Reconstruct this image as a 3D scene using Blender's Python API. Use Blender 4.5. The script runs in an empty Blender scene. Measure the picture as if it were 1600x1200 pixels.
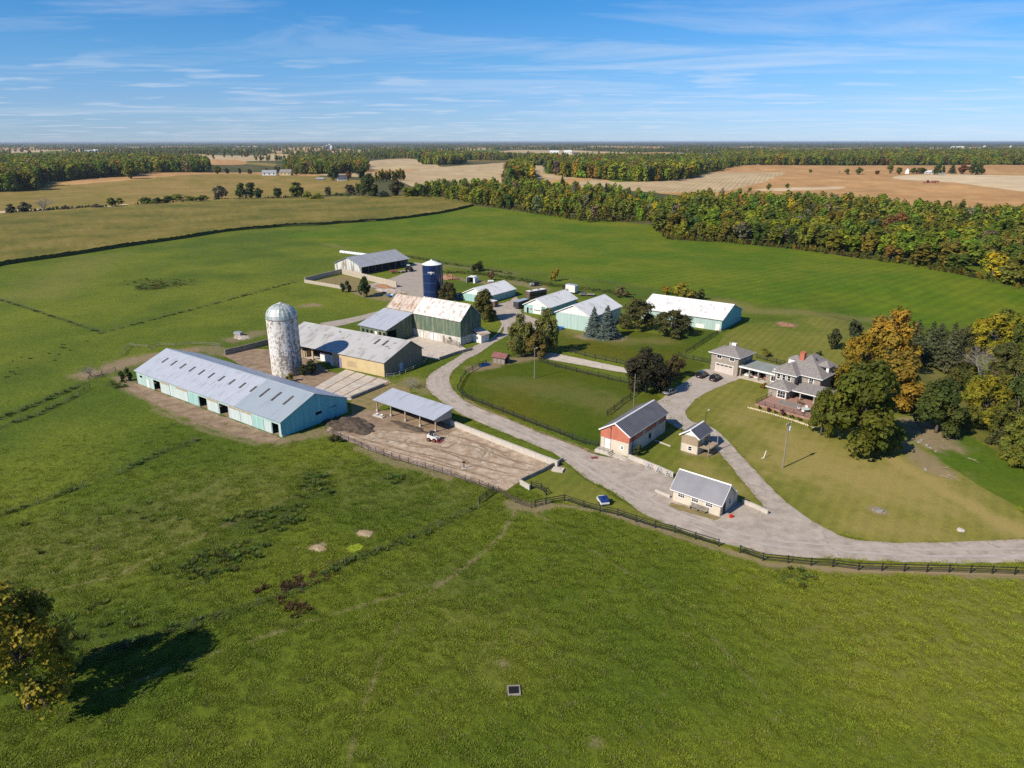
import bpy, math, random
import numpy as np
from mathutils import Vector, Matrix
R = math.radians
SC = bpy.context.scene
COL = SC.collection
random.seed(11)
RNG = np.random.default_rng(7)

# ------------------------------------------------------------------ camera, sky, sun, exposure
CAM_H, FPX, HOR = 60.0, 1100.0, 221.0          # drone height (m), focal length (px of a 1600 px wide frame), horizon row
PITCH = math.atan((600 - HOR) / FPX)
cam_data = bpy.data.cameras.new('drone_camera')
cam = bpy.data.objects.new('drone_camera', cam_data)
COL.objects.link(cam)
cam_data.sensor_width = 36.0
cam_data.lens = 36.0 * FPX / 1600.0
cam_data.clip_start = 0.5
cam_data.clip_end = 90000
cam.location = (0, 0, CAM_H)
cam.rotation_euler = (math.pi / 2 - PITCH, 0, 0)
SC.camera = cam

SUN_EL = R(39.5)
SUN_AZ = R(180 + 52.5)                          # compass style, clockwise from +Y: the sun stands behind and left of the camera
SUN_DIR = Vector((math.sin(SUN_AZ) * math.cos(SUN_EL), math.cos(SUN_AZ) * math.cos(SUN_EL), math.sin(SUN_EL)))
sd = bpy.data.lights.new('sun', 'SUN')
sd.energy = 5.0
sd.angle = R(0.53)
sd.color = (1.0, 0.905, 0.765)
so = bpy.data.objects.new('sun', sd)
COL.objects.link(so)
so.location = (-200, -200, 300)
so.rotation_euler = SUN_DIR.to_track_quat('Z', 'Y').to_euler()

SC.view_settings.view_transform = 'Standard'
SC.view_settings.look = 'None'
SC.view_settings.gamma = 1.0
SC.view_settings.use_curve_mapping = False
SC.view_settings.exposure = 0.36
SC.render.engine = 'CYCLES'
SC.cycles.max_bounces = 5
SC.cycles.diffuse_bounces = 2
SC.cycles.glossy_bounces = 2
SC.cycles.transmission_bounces = 2
SC.cycles.transparent_max_bounces = 6
SC.cycles.volume_bounces = 0
SC.cycles.use_denoising = False

W = bpy.data.worlds.new('World')
SC.world = W
W.use_nodes = True
nt = W.node_tree
nt.nodes.clear()
def N(nt, t, **kw):
    n = nt.nodes.new(t)
    for k, v in kw.items():
        setattr(n, k, v)
    return n
def setin(n, **kw):
    for k, v in kw.items():
        n.inputs[k.replace('_', ' ')].default_value = v
def math_n(nt, op, a, b=None, clamp=False):
    n = N(nt, 'ShaderNodeMath', operation=op, use_clamp=clamp)
    for i, v in enumerate((a, b)):
        if v is None: continue
        if hasattr(v, 'links'): nt.links.new(v, n.inputs[i])
        else: n.inputs[i].default_value = v
    return n.outputs[0]
def ramp(nt, fac, stops):
    n = N(nt, 'ShaderNodeValToRGB')
    el = n.color_ramp.elements
    while len(el) < len(stops): el.new(0.5)
    for e, (p, c) in zip(el, stops):
        e.position = p
        e.color = c if len(c) == 4 else (*c, 1)
    nt.links.new(fac, n.inputs[0])
    return n.outputs[0]
def mixc(nt, f, a, b, mode='MIX'):
    n = N(nt, 'ShaderNodeMix', data_type='RGBA', blend_type=mode)
    for s, v in ((n.inputs[0], f), (n.inputs[6], a), (n.inputs[7], b)):
        if hasattr(v, 'links'): nt.links.new(v, s)
        elif isinstance(v, (int, float)): s.default_value = v
        else: s.default_value = v if len(v) == 4 else (*v, 1)
    return n.outputs[2]
def noise(nt, vec, scale, detail=5, rough=.55, dist=0, dims='3D'):
    n = N(nt, 'ShaderNodeTexNoise', noise_dimensions=dims)
    setin(n, Scale=scale, Detail=detail, Roughness=rough, Distortion=dist)
    if vec is not None: nt.links.new(vec, n.inputs['Vector'])
    return n.outputs['Fac']
def mapping(nt, vec, scale=(1, 1, 1), loc=(0, 0, 0), rot=(0, 0, 0)):
    n = N(nt, 'ShaderNodeMapping')
    n.inputs['Scale'].default_value = scale
    n.inputs['Location'].default_value = loc
    n.inputs['Rotation'].default_value = rot
    nt.links.new(vec, n.inputs['Vector'])
    return n.outputs[0]

sky = N(nt, 'ShaderNodeTexSky', sky_type='NISHITA')
sky.sun_disc = False
sky.sun_elevation = SUN_EL
sky.sun_rotation = SUN_AZ
sky.altitude = 300
sky.air_density = 1.0
sky.dust_density = 0.0
sky.ozone_density = 2.0
hs = N(nt, 'ShaderNodeHueSaturation')
setin(hs, Saturation=1.0, Value=1.0)
tc = N(nt, 'ShaderNodeTexCoord')
sep = N(nt, 'ShaderNodeSeparateXYZ')
nt.links.new(tc.outputs['Generated'], sep.inputs[0])
# the clear autumn air of the photograph: a deeper blue overhead, pale blue (not white) at the horizon, the same all round
grade = ramp(nt, sep.outputs[2], [(0.0, (.37, .54, 1.0)), (.05, (.37, .56, .95)), (.10, (.30, .58, .92)), (.17, (.19, .56, .93)), (1.0, (.19, .54, .92))])
nt.links.new(mixc(nt, 1.0, sky.outputs[0], grade, 'MULTIPLY'), hs.inputs['Color'])
zz = math_n(nt, 'MAXIMUM', sep.outputs[2], 0.0)
den = math_n(nt, 'ADD', zz, 0.035)
comb = N(nt, 'ShaderNodeCombineXYZ')
nt.links.new(math_n(nt, 'DIVIDE', sep.outputs[0], den), comb.inputs[0])
nt.links.new(math_n(nt, 'DIVIDE', sep.outputs[1], den), comb.inputs[1])
cv = comb.outputs[0]
# high thin cirrus: long streaks lying across the view, and low fair-weather puffs far away
c1 = noise(nt, mapping(nt, cv, (0.30, 0.62, 1), (3.1, 7.7, 0), (0, 0, R(-8))), 0.9, 7, .62, 1.2)
c1b = noise(nt, mapping(nt, cv, (0.10, 0.2, 1), (1.4, 2.2, 0)), 0.9, 3, .5)
cir = ramp(nt, math_n(nt, 'MULTIPLY', c1, math_n(nt, 'ADD', c1b, 0.45)), [(0.46, (0, 0, 0)), (0.84, (1, 1, 1))])
cir = math_n(nt, 'MULTIPLY', cir, 0.5)
c2 = noise(nt, mapping(nt, cv, (0.55, 0.8, 1), (8.3, 1.7, 0)), 1.5, 5, .5)
cum = ramp(nt, c2, [(0.55, (0, 0, 0)), (0.64, (1, 1, 1))])
lowmask = ramp(nt, sep.outputs[2], [(0.0, (1, 1, 1)), (0.075, (1, 1, 1)), (0.12, (0, 0, 0))])
cum = math_n(nt, 'MULTIPLY', math_n(nt, 'MULTIPLY', cum, lowmask), 0.30)
cl = math_n(nt, 'MAXIMUM', cir, cum, True)
skyc = mixc(nt, cl, hs.outputs[0], (6.3, 6.6, 7.2, 1))
bg = N(nt, 'ShaderNodeBackground')
nt.links.new(skyc, bg.inputs[0])
bg.inputs['Strength'].default_value = 0.1
wo = N(nt, 'ShaderNodeOutputWorld')
nt.links.new(bg.outputs[0], wo.inputs[0])

# ------------------------------------------------------------------ helpers: where a sight line meets the ground
CP, SP = math.cos(PITCH), math.sin(PITCH)
def G(px, py, z=0.0):
    u = (px - 800) / FPX; v = (py - 600) / FPX
    d = (u, CP - v * SP, -(SP + v * CP))
    t = (z - CAM_H) / d[2]
    return (d[0] * t, d[1] * t)
def GP(pts): return [G(*p) for p in pts]

def _hash(ix, iy, s):
    h = (ix.astype(np.int64) * 374761393 + iy.astype(np.int64) * 668265263 + s * 974634777) & 0x7fffffff
    h = ((h ^ (h >> 13)) * 1274126177) & 0x7fffffff
    return ((h ^ (h >> 16)) & 0xffff) / 65535.0
def vnoise(x, y, s=0):
    x = np.asarray(x, float); y = np.asarray(y, float)
    ix = np.floor(x); iy = np.floor(y); fx = x - ix; fy = y - iy
    fx = fx * fx * (3 - 2 * fx); fy = fy * fy * (3 - 2 * fy)
    a = _hash(ix, iy, s); b = _hash(ix + 1, iy, s); c = _hash(ix, iy + 1, s); d = _hash(ix + 1, iy + 1, s)
    return (a * (1 - fx) + b * fx) * (1 - fy) + (c * (1 - fx) + d * fx) * fy
def fbm(x, y, s=0, o=4):
    t = 0; a = .5
    for i in range(o):
        t = t + a * vnoise(x * 2 ** i, y * 2 ** i, s + i * 17); a *= .5
    return t / (1 - .5 ** o)
def sstep(a, b, x):
    t = np.clip((x - a) / (b - a), 0, 1)
    return t * t * (3 - 2 * t)
def hgt(x, y):
    x = np.asarray(x, float); y = np.asarray(y, float)
    r = np.hypot(x, y)
    far = sstep(430, 900, r)
    h = far * ((fbm(x / 420, y / 420, 5, 2) - .5) * 11)
    val = sstep(96, 128, x - (y - 150) * .12) * sstep(70, 130, y) * (1 - sstep(255, 330, y))
    return h - 4.5 * val
def hz(x, y): return float(hgt(np.array([x]), np.array([y]))[0])
def inpoly(x, y, poly):
    c = np.zeros(x.shape, bool)
    n = len(poly)
    bx0 = min(p[0] for p in poly); bx1 = max(p[0] for p in poly); by0 = min(p[1] for p in poly); by1 = max(p[1] for p in poly)
    s = np.where((x >= bx0) & (x <= bx1) & (y >= by0) & (y <= by1))[0]
    xs, ys = x[s], y[s]; cc = np.zeros(xs.shape, bool)
    for i in range(n):
        x0, y0 = poly[i]; x1, y1 = poly[(i + 1) % n]
        if y0 == y1: continue
        k = (y0 > ys) != (y1 > ys)
        cc ^= k & (xs < (x1 - x0) * (ys - y0) / (y1 - y0) + x0)
    c[s] = cc
    return c
def dpoly(x, y, pl):
    d = np.full(x.shape, 1e9)
    if len(pl) == 1: return np.hypot(x - pl[0][0], y - pl[0][1])
    for (x0, y0), (x1, y1) in zip(pl[:-1], pl[1:]):
        vx, vy = x1 - x0, y1 - y0; l = vx * vx + vy * vy + 1e-9
        t = np.clip(((x - x0) * vx + (y - y0) * vy) / l, 0, 1)
        d = np.minimum(d, np.hypot(x - x0 - t * vx, y - y0 - t * vy))
    return d

# ------------------------------------------------------------------ materials
MATS = {}
def newmat(name):
    m = bpy.data.materials.new(name); m.use_nodes = True
    t = m.node_tree; t.nodes.clear()
    b = N(t, 'ShaderNodeBsdfPrincipled'); o = N(t, 'ShaderNodeOutputMaterial')
    t.links.new(b.outputs[0], o.inputs[0])
    MATS[name] = m
    return m, t, b
def col3(t, f, cs):
    if len(cs) == 1: return None
    st = [(0.32 + 0.36 * i / (len(cs) - 1), c) for i, c in enumerate(cs)]
    return ramp(t, f, st)
def mat(name, cs, scale=1.0, rough=.8, metal=0.0, spec=.3, stretch=(1, 1, 1), detail=6, bump=0.0, bscale=None, coord='Object', nrough=.6):
    """plain procedural surface: two or three colours of the same stuff mixed by noise, plus a fine relief"""
    if isinstance(cs[0], (int, float)): cs = [cs, tuple(c * .78 for c in cs)]
    m, t, b = newmat(name)
    v = N(t, 'ShaderNodeNewGeometry').outputs['Position'] if coord == 'Position' else N(t, 'ShaderNodeTexCoord').outputs[coord]
    v2 = mapping(t, v, stretch)
    f = noise(t, v2, scale, detail, nrough)
    t.links.new(col3(t, f, cs), b.inputs['Base Color'])
    setin(b, Roughness=rough, Metallic=metal)
    b.inputs['Specular IOR Level'].default_value = spec
    if bump:
        bn = N(t, 'ShaderNodeBump'); setin(bn, Strength=bump, Distance=0.05)
        t.links.new(noise(t, v2, bscale or scale * 4, 4), bn.inputs['Height'])
        t.links.new(bn.outputs[0], b.inputs['Normal'])
    return m
def mat_patch(name, base, patch, scale, lo, hi, rough=.7, metal=0., stretch=(1, 1, 1), base2=None, spec=.3, scale2=None):
    """base colour with worn or rusted patches of their own shape"""
    m, t, b = newmat(name)
    v = mapping(t, N(t, 'ShaderNodeTexCoord').outputs['Object'], stretch)
    f = noise(t, v, scale, 8, .65)
    k = ramp(t, f, [(lo, (0, 0, 0)), (hi, (1, 1, 1))])
    bb = base
    if base2: bb = mixc(t, noise(t, v, scale2 or scale * .3, 5), base, base2)
    t.links.new(mixc(t, k, bb, patch), b.inputs['Base Color'])
    setin(b, Roughness=rough, Metallic=metal)
    b.inputs['Specular IOR Level'].default_value = spec
    return m

# ------------------------------------------------------------------ mesh builder
class MB:
    def __init__(s): s.v = []; s.f = []; s.mi = []
    def add(s, vs, fs, mi=0):
        o = len(s.v); s.v += [tuple(p) for p in vs]
        for f in fs: s.f.append([i + o for i in f]); s.mi.append(mi)
    def box(s, x0, x1, y0, y1, z0, z1, mi=0):
        s.add([(x0, y0, z0), (x1, y0, z0), (x1, y1, z0), (x0, y1, z0), (x0, y0, z1), (x1, y0, z1), (x1, y1, z1), (x0, y1, z1)],
              [(0, 3, 2, 1), (4, 5, 6, 7), (0, 1, 5, 4), (1, 2, 6, 5), (2, 3, 7, 6), (3, 0, 4, 7)], mi); return s
    def bar(s, a, b, w, h=None, mi=0):
        """square bar from a to b"""
        h = h or w; a = Vector(a); b = Vector(b); d = (b - a).normalized()
        up = Vector((0, 0, 1)) if abs(d.z) < .95 else Vector((0, 1, 0))
        sx = d.cross(up).normalized() * (w / 2); sy = sx.cross(d).normalized() * (h / 2)
        vs = [p + i * sx + j * sy for p in (a, b) for i, j in ((-1, -1), (1, -1), (1, 1), (-1, 1))]
        s.add(vs, [(0, 1, 2, 3), (7, 6, 5, 4), (0, 4, 5, 1), (1, 5, 6, 2), (2, 6, 7, 3), (3, 7, 4, 0)], mi); return s
    def tube(s, pts, rs, n=8, mi=0, cap=True):
        pts = [Vector(p) for p in pts]
        if isinstance(rs, (int, float)): rs = [rs] * len(pts)
        vs = []; fs = []
        for k, p in enumerate(pts):
            d = (pts[min(k + 1, len(pts) - 1)] - pts[max(k - 1, 0)]).normalized()
            up = Vector((0, 0, 1)) if abs(d.z) < .9 else Vector((1, 0, 0))
            a = d.cross(up).normalized(); b = d.cross(a).normalized()
            for i in range(n):
                t = 2 * math.pi * i / n
                vs.append(p + (a * math.cos(t) + b * math.sin(t)) * rs[k])
        for k in range(len(pts) - 1):
            for i in range(n):
                j = (i + 1) % n
                fs.append((k * n + i, (k + 1) * n + i, (k + 1) * n + j, k * n + j))
        if cap:
            fs.append(tuple(range(n))); fs.append(tuple(reversed(range((len(pts) - 1) * n, len(pts) * n))))
        s.add(vs, fs, mi); return s
    def lathe(s, prof, n=24, c=(0, 0), mi=0, cap=True):
        vs = []; fs = []
        for r, z in prof:
            for i in range(n):
                t = 2 * math.pi * i / n; vs.append((c[0] + r * math.cos(t), c[1] + r * math.sin(t), z))
        for k in range(len(prof) - 1):
            for i in range(n):
                j = (i + 1) % n; fs.append((k * n + i, k * n + j, (k + 1) * n + j, (k + 1) * n + i))
        if cap:
            fs.append(tuple(reversed(range(n)))); fs.append(tuple(range((len(prof) - 1) * n, len(prof) * n)))
        s.add(vs, fs, mi); return s
    def prism(s, poly, z0, z1, mi=0):
        """polygon (x, y) counter-clockwise, extruded in z"""
        n = len(poly)
        s.add([(x, y, z0) for x, y in poly] + [(x, y, z1) for x, y in poly],
              [tuple(reversed(range(n))), tuple(range(n, 2 * n))] + [(i, (i + 1) % n, n + (i + 1) % n, n + i) for i in range(n)], mi); return s
    def extr(s, poly, axis, a, b, mi=0, taper=None):
        """polygon in the plane across an axis ('x': (y, z), 'y': (x, z)), extruded from a to b"""
        n = len(poly)
        def q(p, t): return (t, p[0], p[1]) if axis == 'x' else (p[0], t, p[1])
        s.add([q(p, a) for p in poly] + [q(p, b) for p in (taper or poly)],
              [tuple(reversed(range(n))), tuple(range(n, 2 * n))] + [(i, (i + 1) % n, n + (i + 1) % n, n + i) for i in range(n)], mi); return s
    def ico(s, c, r, jit=0, mi=0, sq=1.0, n=7, m=5):
        vs = []; fs = []
        for j in range(m + 1):
            ph = math.pi * j / m
            for i in range(n):
                t = 2 * math.pi * i / n; k = r * (1 + random.uniform(-jit, jit))
                vs.append((c[0] + k * math.sin(ph) * math.cos(t), c[1] + k * math.sin(ph) * math.sin(t), c[2] + k * sq * math.cos(ph)))
        for j in range(m):
            for i in range(n):
                a = (i + 1) % n; fs.append((j * n + i, (j + 1) * n + i, (j + 1) * n + a, j * n + a))
        s.add(vs, fs, mi); return s
    def mesh(s, name, m, smooth=False):
        me = bpy.data.meshes.new(name)
        me.from_pydata([tuple(v) for v in s.v], [], s.f)
        for k in (m if isinstance(m, (list, tuple)) else [m]):
            me.materials.append(MATS[k] if isinstance(k, str) else k)
        if any(s.mi): me.polygons.foreach_set('material_index', s.mi)
        bmn = me
        import bmesh
        bm = bmesh.new(); bm.from_mesh(me); bmesh.ops.recalc_face_normals(bm, faces=bm.faces); bm.to_mesh(me); bm.free()
        if smooth: me.polygons.foreach_set('use_smooth', [True] * len(me.polygons))
        me.update()
        return me
    def build(s, name, m, parent=None, smooth=False, loc=None, rz=None):
        return link(name, s.mesh(name, m, smooth), parent, loc, rz)
def link(name, data, parent=None, loc=None, rz=None):
    o = bpy.data.objects.new(name, data); COL.objects.link(o)
    if parent: o.parent = parent
    if loc: o.location = loc
    if rz is not None: o.rotation_euler = (0, 0, rz)
    return o
def tag(o, label=None, cat=None, group=None, kind=None):
    if label: o['label'] = label
    if cat: o['category'] = cat
    if group: o['group'] = group
    if kind: o['kind'] = kind
    return o
def thing(name, label, cat, loc=(0, 0, 0), rz=0.0, group=None):
    o = link(name, None, None, loc if len(loc) == 3 else (loc[0], loc[1], hz(*loc)), rz)
    o.empty_display_size = 0.5
    return tag(o, label, cat, group)
def copy_tree(o, parent=None):
    c = o.copy(); COL.objects.link(c)
    if parent: c.parent = parent
    for ch in o.children: copy_tree(ch, c)
    return c
def npmesh(name, V, F, mats, attrs=None, smooth=False, mi=None):
    """fast mesh from arrays: V (n,3), F (m,k) all faces with k corners"""
    me = bpy.data.meshes.new(name)
    V = np.asarray(V, np.float32); F = np.asarray(F, np.int32); m, k = F.shape
    me.vertices.add(len(V)); me.vertices.foreach_set('co', V.ravel())
    me.loops.add(m * k); me.loops.foreach_set('vertex_index', F.ravel())
    me.polygons.add(m); me.polygons.foreach_set('loop_start', np.arange(0, m * k, k, dtype=np.int32))
    if smooth: me.polygons.foreach_set('use_smooth', np.ones(m, bool))
    for q in mats: me.materials.append(MATS[q] if isinstance(q, str) else q)
    if mi is not None: me.polygons.foreach_set('material_index', np.asarray(mi, np.int32))
    for an, (dom, typ, arr) in (attrs or {}).items():
        a = me.attributes.new(an, typ, dom)
        a.data.foreach_set('color' if typ == 'FLOAT_COLOR' else ('vector' if typ == 'FLOAT_VECTOR' else 'value'), np.asarray(arr).ravel())
    me.update(calc_edges=True)
    return me
# ================================================================== GROUND
Z_PASTURE, Z_HAY, Z_PADDOCK, Z_LAWN, Z_CORN, Z_BRONZE, Z_STUB, Z_BROWN, Z_FLOOR, Z_ROUGH, Z_MEADOW, Z_PALE = range(12)
ZNAME = ['pasture', 'hay_field', 'paddock_ground', 'lawn', 'corn_field', 'bean_field', 'stubble_field', 'harvested_field', 'woodland_ground', 'rough_ground', 'meadow', 'dry_field']
ZONES = [  # later entries win; outlines as sight lines on the ground
    (Z_BRONZE, [(-160, 345), (-120, 302), (0, 300), (60, 296), (64, 288), (130, 284), (230, 272), (300, 268), (400, 274), (500, 279), (560, 284), (592, 291), (560, 299), (470, 306), (350, 311), (200, 321), (0, 333)]),
    (Z_PALE, [(-100, 334), (0, 327.5), (100, 322), (215, 316.5), (215, 318.6), (100, 325), (0, 331), (-100, 338)]),
    (Z_BROWN, [(62, 292), (130, 283), (205, 276), (228, 270), (262, 268.5), (330, 270), (400, 273.5), (300, 275), (240, 281), (160, 287)]),
    (Z_STUB, [(478, 275), (560, 272), (620, 270), (690, 263), (800, 254), (830, 262), (858, 262), (880, 268), (960, 290), (860, 300), (760, 292), (660, 300), (630, 287), (590, 280), (540, 279)]),
    (Z_STUB, [(570, 249), (650, 247.5), (690, 253), (680, 264), (575, 265)]),
    (Z_BRONZE, [(450, 262), (400, 257), (355, 258), (350, 252), (440, 254)]),
    (Z_BROWN, [(300, 249), (385, 248.5), (390, 257), (315, 257)]),
    (Z_BROWN, [(820, 300), (850, 285), (905, 280), (960, 288), (1080, 282), (1110, 266), (1150, 258), (1700, 257), (1700, 335), (1450, 330), (1330, 310), (1200, 304), (1100, 306), (1000, 300)]),
    (Z_STUB, [(905, 283), (960, 289), (1080, 283), (1112, 268), (1150, 267), (1240, 268), (1190, 285), (1120, 300), (1000, 300), (900, 296)]),
    (Z_PALE, [(1372, 275.5), (1460, 273), (1700, 276), (1700, 312), (1560, 296), (1480, 286), (1420, 281)]),
    (Z_PALE, [(1150, 296), (1240, 291.5), (1345, 291), (1310, 294.5), (1200, 297.5)]),
    (Z_STUB, [(800, 234), (880, 235), (985, 237.5), (1010, 240), (930, 243), (830, 243.5), (750, 243)]),
    (Z_BRONZE, [(700, 240), (760, 238), (830, 239.5), (820, 245), (720, 245)]),
    (Z_HAY, [(10, 238), (100, 235.5), (105, 238), (40, 242)]),
    (Z_STUB, [(18, 244), (60, 242), (62, 247), (20, 247.5)]),
    (Z_CORN, [(-260, 365), (0, 334.5), (200, 322.5), (350, 312.5), (470, 308.5), (600, 308), (690, 312.5), (742, 323.5), (700, 333), (600, 344.5), (480, 352.5), (360, 361), (200, 386), (0, 416), (-300, 475)]),
    (Z_PASTURE, [(-400, 520), (-300, 474), (0, 415), (200, 385), (360, 360), (480, 352), (600, 344), (640, 345), (640, 420), (400, 480), (0, 560), (-400, 600)]),
    (Z_HAY, [(742, 324), (840, 335), (940, 345), (1030, 352), (1040, 374), (1130, 378), (1250, 390), (1400, 412), (1500, 430), (1660, 462), (1720, 500), (1560, 487), (1450, 492), (1330, 492), (1240, 481), (1165, 470), (1100, 458), (1000, 445), (900, 432), (800, 421), (700, 407), (640, 397), (560, 390), (440, 368), (560, 349), (640, 341), (700, 334)]),
    (Z_PADDOCK, [(716, 606), (730, 583), (765, 566), (812, 548), (846, 560), (900, 576), (990, 600), (985, 622), (948, 649), (960, 668), (936, 700), (880, 680), (780, 646), (722, 622)]),
    (Z_PADDOCK, [(870, 508), (900, 524), (980, 514), (1040, 525), (1115, 512), (1128, 520), (1095, 540), (1060, 556), (1090, 566), (1110, 568), (1060, 595), (1000, 570), (900, 548), (850, 538)]),
    (Z_LAWN, [(1150, 560), (1110, 566), (1130, 522), (1165, 505), (1240, 500), (1300, 492), (1420, 500), (1405, 530), (1440, 640), (1480, 700), (1620, 822), (1640, 850), (1400, 852), (1290, 830), (1190, 770), (1110, 680), (1060, 640)]),
    (Z_PADDOCK, [(948, 648), (985, 622), (1024, 612), (1045, 640), (1040, 662), (985, 712), (936, 702)]),
    (Z_LAWN, [(983, 714), (1040, 668), (1064, 672), (1110, 690), (1205, 802), (1160, 800), (1100, 760), (1052, 748)]),
    (Z_LAWN, [(860, 700), (905, 742), (950, 770), (1040, 822), (1150, 860), (1300, 880), (1640, 890), (1640, 901), (1300, 893), (1200, 885), (1122, 856), (1040, 826), (960, 800), (880, 785), (836, 770), (812, 752), (880, 722)]),
    (Z_MEADOW, [(1440, 690), (1480, 665), (1530, 690), (1620, 730), (1650, 800), (1600, 796), (1540, 765), (1470, 720)]),
    (Z_ROUGH, [(1430, 520), (1470, 560), (1520, 600), (1560, 650), (1660, 720), (1640, 735), (1560, 700), (1500, 668), (1450, 640), (1410, 560)]),
]
ang = np.radians(np.concatenate([np.arange(-180, -48, 6.0), np.arange(-48, 48, 0.2), np.arange(48, 180, 6.0)]))
rr = [0.0, 15.0, 30.0, 40.0]
while rr[-1] < 60000:
    r = rr[-1]
    rr.append(r + (0.55 if r < 60 else max(0.55, min(r * r / (CAM_H * 683) * 1.25, r * .2))))
rr = np.array(rr[1:])
nA, nR = len(ang), len(rr)
RRg, AAg = np.meshgrid(rr, ang, indexing='ij')
gx = (RRg * np.sin(AAg)).ravel(); gy = (RRg * np.cos(AAg)).ravel()
gx = np.append(gx, 0.0); gy = np.append(gy, 0.0)
i0 = (np.arange(nR - 1)[:, None] * nA + np.arange(nA)[None, :])
i1 = (np.arange(nR - 1)[:, None] * nA + (np.arange(nA)[None, :] + 1) % nA)
GF = np.stack([i0, i0 + nA, i1 + nA, i1], -1).reshape(-1, 4)[:, ::-1]
fan = np.stack([np.full(nA, len(gx) - 1), (np.arange(nA) + 1) % nA, np.arange(nA), np.arange(nA)], -1)
def zone_of(x, y):
    d = np.hypot(x, y)
    a = np.clip(d / 260, .35, 12)
    qx = x + (fbm(x / (9 * a), y / (9 * a), 3, 3) - .5) * 5 * a
    qy = y + (fbm(x / (9 * a), y / (9 * a), 4, 3) - .5) * 5 * a
    z = np.where(d > 430, Z_FLOOR, Z_PASTURE)
    z = np.where((d > 430) & (y < 60), Z_PASTURE, z)
    # the plain beyond: a patchwork of woods and fields on a skewed grid
    fx_ = (x * .92 + y * .39) / 420 + (vnoise(x / 260, y / 260, 71) - .5) * .5; fy_ = (-x * .39 + y * .92) / 330 + (vnoise(x / 260, y / 260, 72) - .5) * .5
    hsh_ = _hash(np.floor(fx_), np.floor(fy_), 73) * .75 + .25 * vnoise(x / 1500, y / 1500, 74)
    patch_ = np.select([hsh_ < .40, hsh_ < .54, hsh_ < .65, hsh_ < .72, hsh_ < .84], [Z_FLOOR, Z_STUB, Z_BRONZE, Z_HAY, Z_BROWN], Z_FLOOR)
    z = np.where((d > 1100) & (d < 11000) & (y > 60), patch_, z)
    for k, poly in ZONES:
        big = k in (Z_LAWN, Z_PADDOCK, Z_MEADOW, Z_CORN)
        z = np.where(inpoly(x if big else qx, y if big else qy, GP(poly)), k, z)
    return z
fc = GF[:, [0, 1, 2, 3]]
fxc = gx[fc].mean(1); fyc = gy[fc].mean(1)
fz = zone_of(fxc, fyc)
# field borders run smoothly, not along the grid: relax the vertices that lie on them
zg = fz.reshape(nR - 1, nA)
ii, jj = np.where(zg[:-1] != zg[1:]); ea = [((ii + 1) * nA + jj), ((ii + 1) * nA + (jj + 1) % nA)]
i2, j2 = np.where(zg != np.roll(zg, -1, 1)); eb_ = [(i2 * nA + (j2 + 1) % nA), ((i2 + 1) * nA + (j2 + 1) % nA)]
e0 = np.r_[ea[0], eb_[0]]; e1 = np.r_[ea[1], eb_[1]]
cntv = np.zeros(len(gx)); np.add.at(cntv, e0, 1); np.add.at(cntv, e1, 1)
mvb = cntv >= 2
for _ in range(26):
    for arr in (gx, gy):
        sm = np.zeros(len(gx)); np.add.at(sm, e0, arr[e1]); np.add.at(sm, e1, arr[e0])
        arr[mvb] = .5 * arr[mvb] + .5 * sm[mvb] / cntv[mvb]
gz = hgt(gx, gy)

# masks: bare soil, rank weeds, dry grass (all of them marks that lie on the ground itself)
DIRT = [([(140, 585), (165, 580), (200, 566), (250, 556), (300, 547)], 4.0, 1), ([(188, 590), (215, 612), (255, 632), (300, 652), (352, 672), (400, 686), (440, 690)], 1.7, .9),
        ([(240, 640), (330, 676), (400, 694)], .8, .5), ([(838, 797), (880, 790), (940, 799), (1000, 818), (1060, 838), (1122, 858), (1200, 882), (1300, 890), (1450, 895), (1640, 902)], .75, .8),
        ([(806, 796), (783, 838), (745, 872), (700, 905), (640, 945)], .3, .65), ([(826, 795), (840, 806), (858, 813)], .3, .7), ([(120, 1100), (300, 1030), (520, 960), (700, 905)], .28, .4), ([(0, 940), (180, 900), (330, 830), (470, 770), (540, 720)], .3, .4), ([(640, 945), (600, 1020), (560, 1130), (540, 1210)], .28, .4), ([(850, 815), (960, 880), (1080, 960), (1200, 1090)], .25, .35), ([(800, 790), (835, 795), (850, 790)], 1.6, .7), ([(570, 832)], 1.3, 1), ([(497, 856)], 1.2, 1), ([(478, 478), (490, 477)], 2.6, 1),
        ([(918, 526), (960, 527)], 3.4, .9), ([(742, 576), (790, 565), (830, 558)], 2.6, .85), ([(1229, 507)], 3.2, .95), ([(1440, 665), (1462, 690)], 4.5, .9),
        ([(1405, 690), (1440, 715), (1470, 738)], 2.6, .75), ([(1080, 706), (1105, 708), (1120, 700)], 1.8, .8), ([(1373, 797)], 1.4, .8),
        ([(560, 700), (600, 716), (660, 735), (700, 748)], 1.4, .6), ([(440, 690), (520, 672), (560, 655)], 2.2, .7), ([(872, 733)], 1.5, .5),
        ([(690, 430), (720, 436), (760, 442)], 2.5, .8), ([(800, 441), (830, 446), (850, 452)], 3.5, .7), ([(603, 620), (640, 595), (668, 610)], 3, .5), ([(715, 640), (790, 660), (900, 700)], .9, .5),
        ([(370, 530), (395, 522)], 4, .7), ([(345, 552), (330, 545), (300, 548)], 3, .6), ([(640, 430), (700, 415), (800, 428)], 3, .35), ([(803, 1078)], 1.0, .7), ([(930, 1158)], .8, .4), ([(785, 1035)], .8, .5)]
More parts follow.
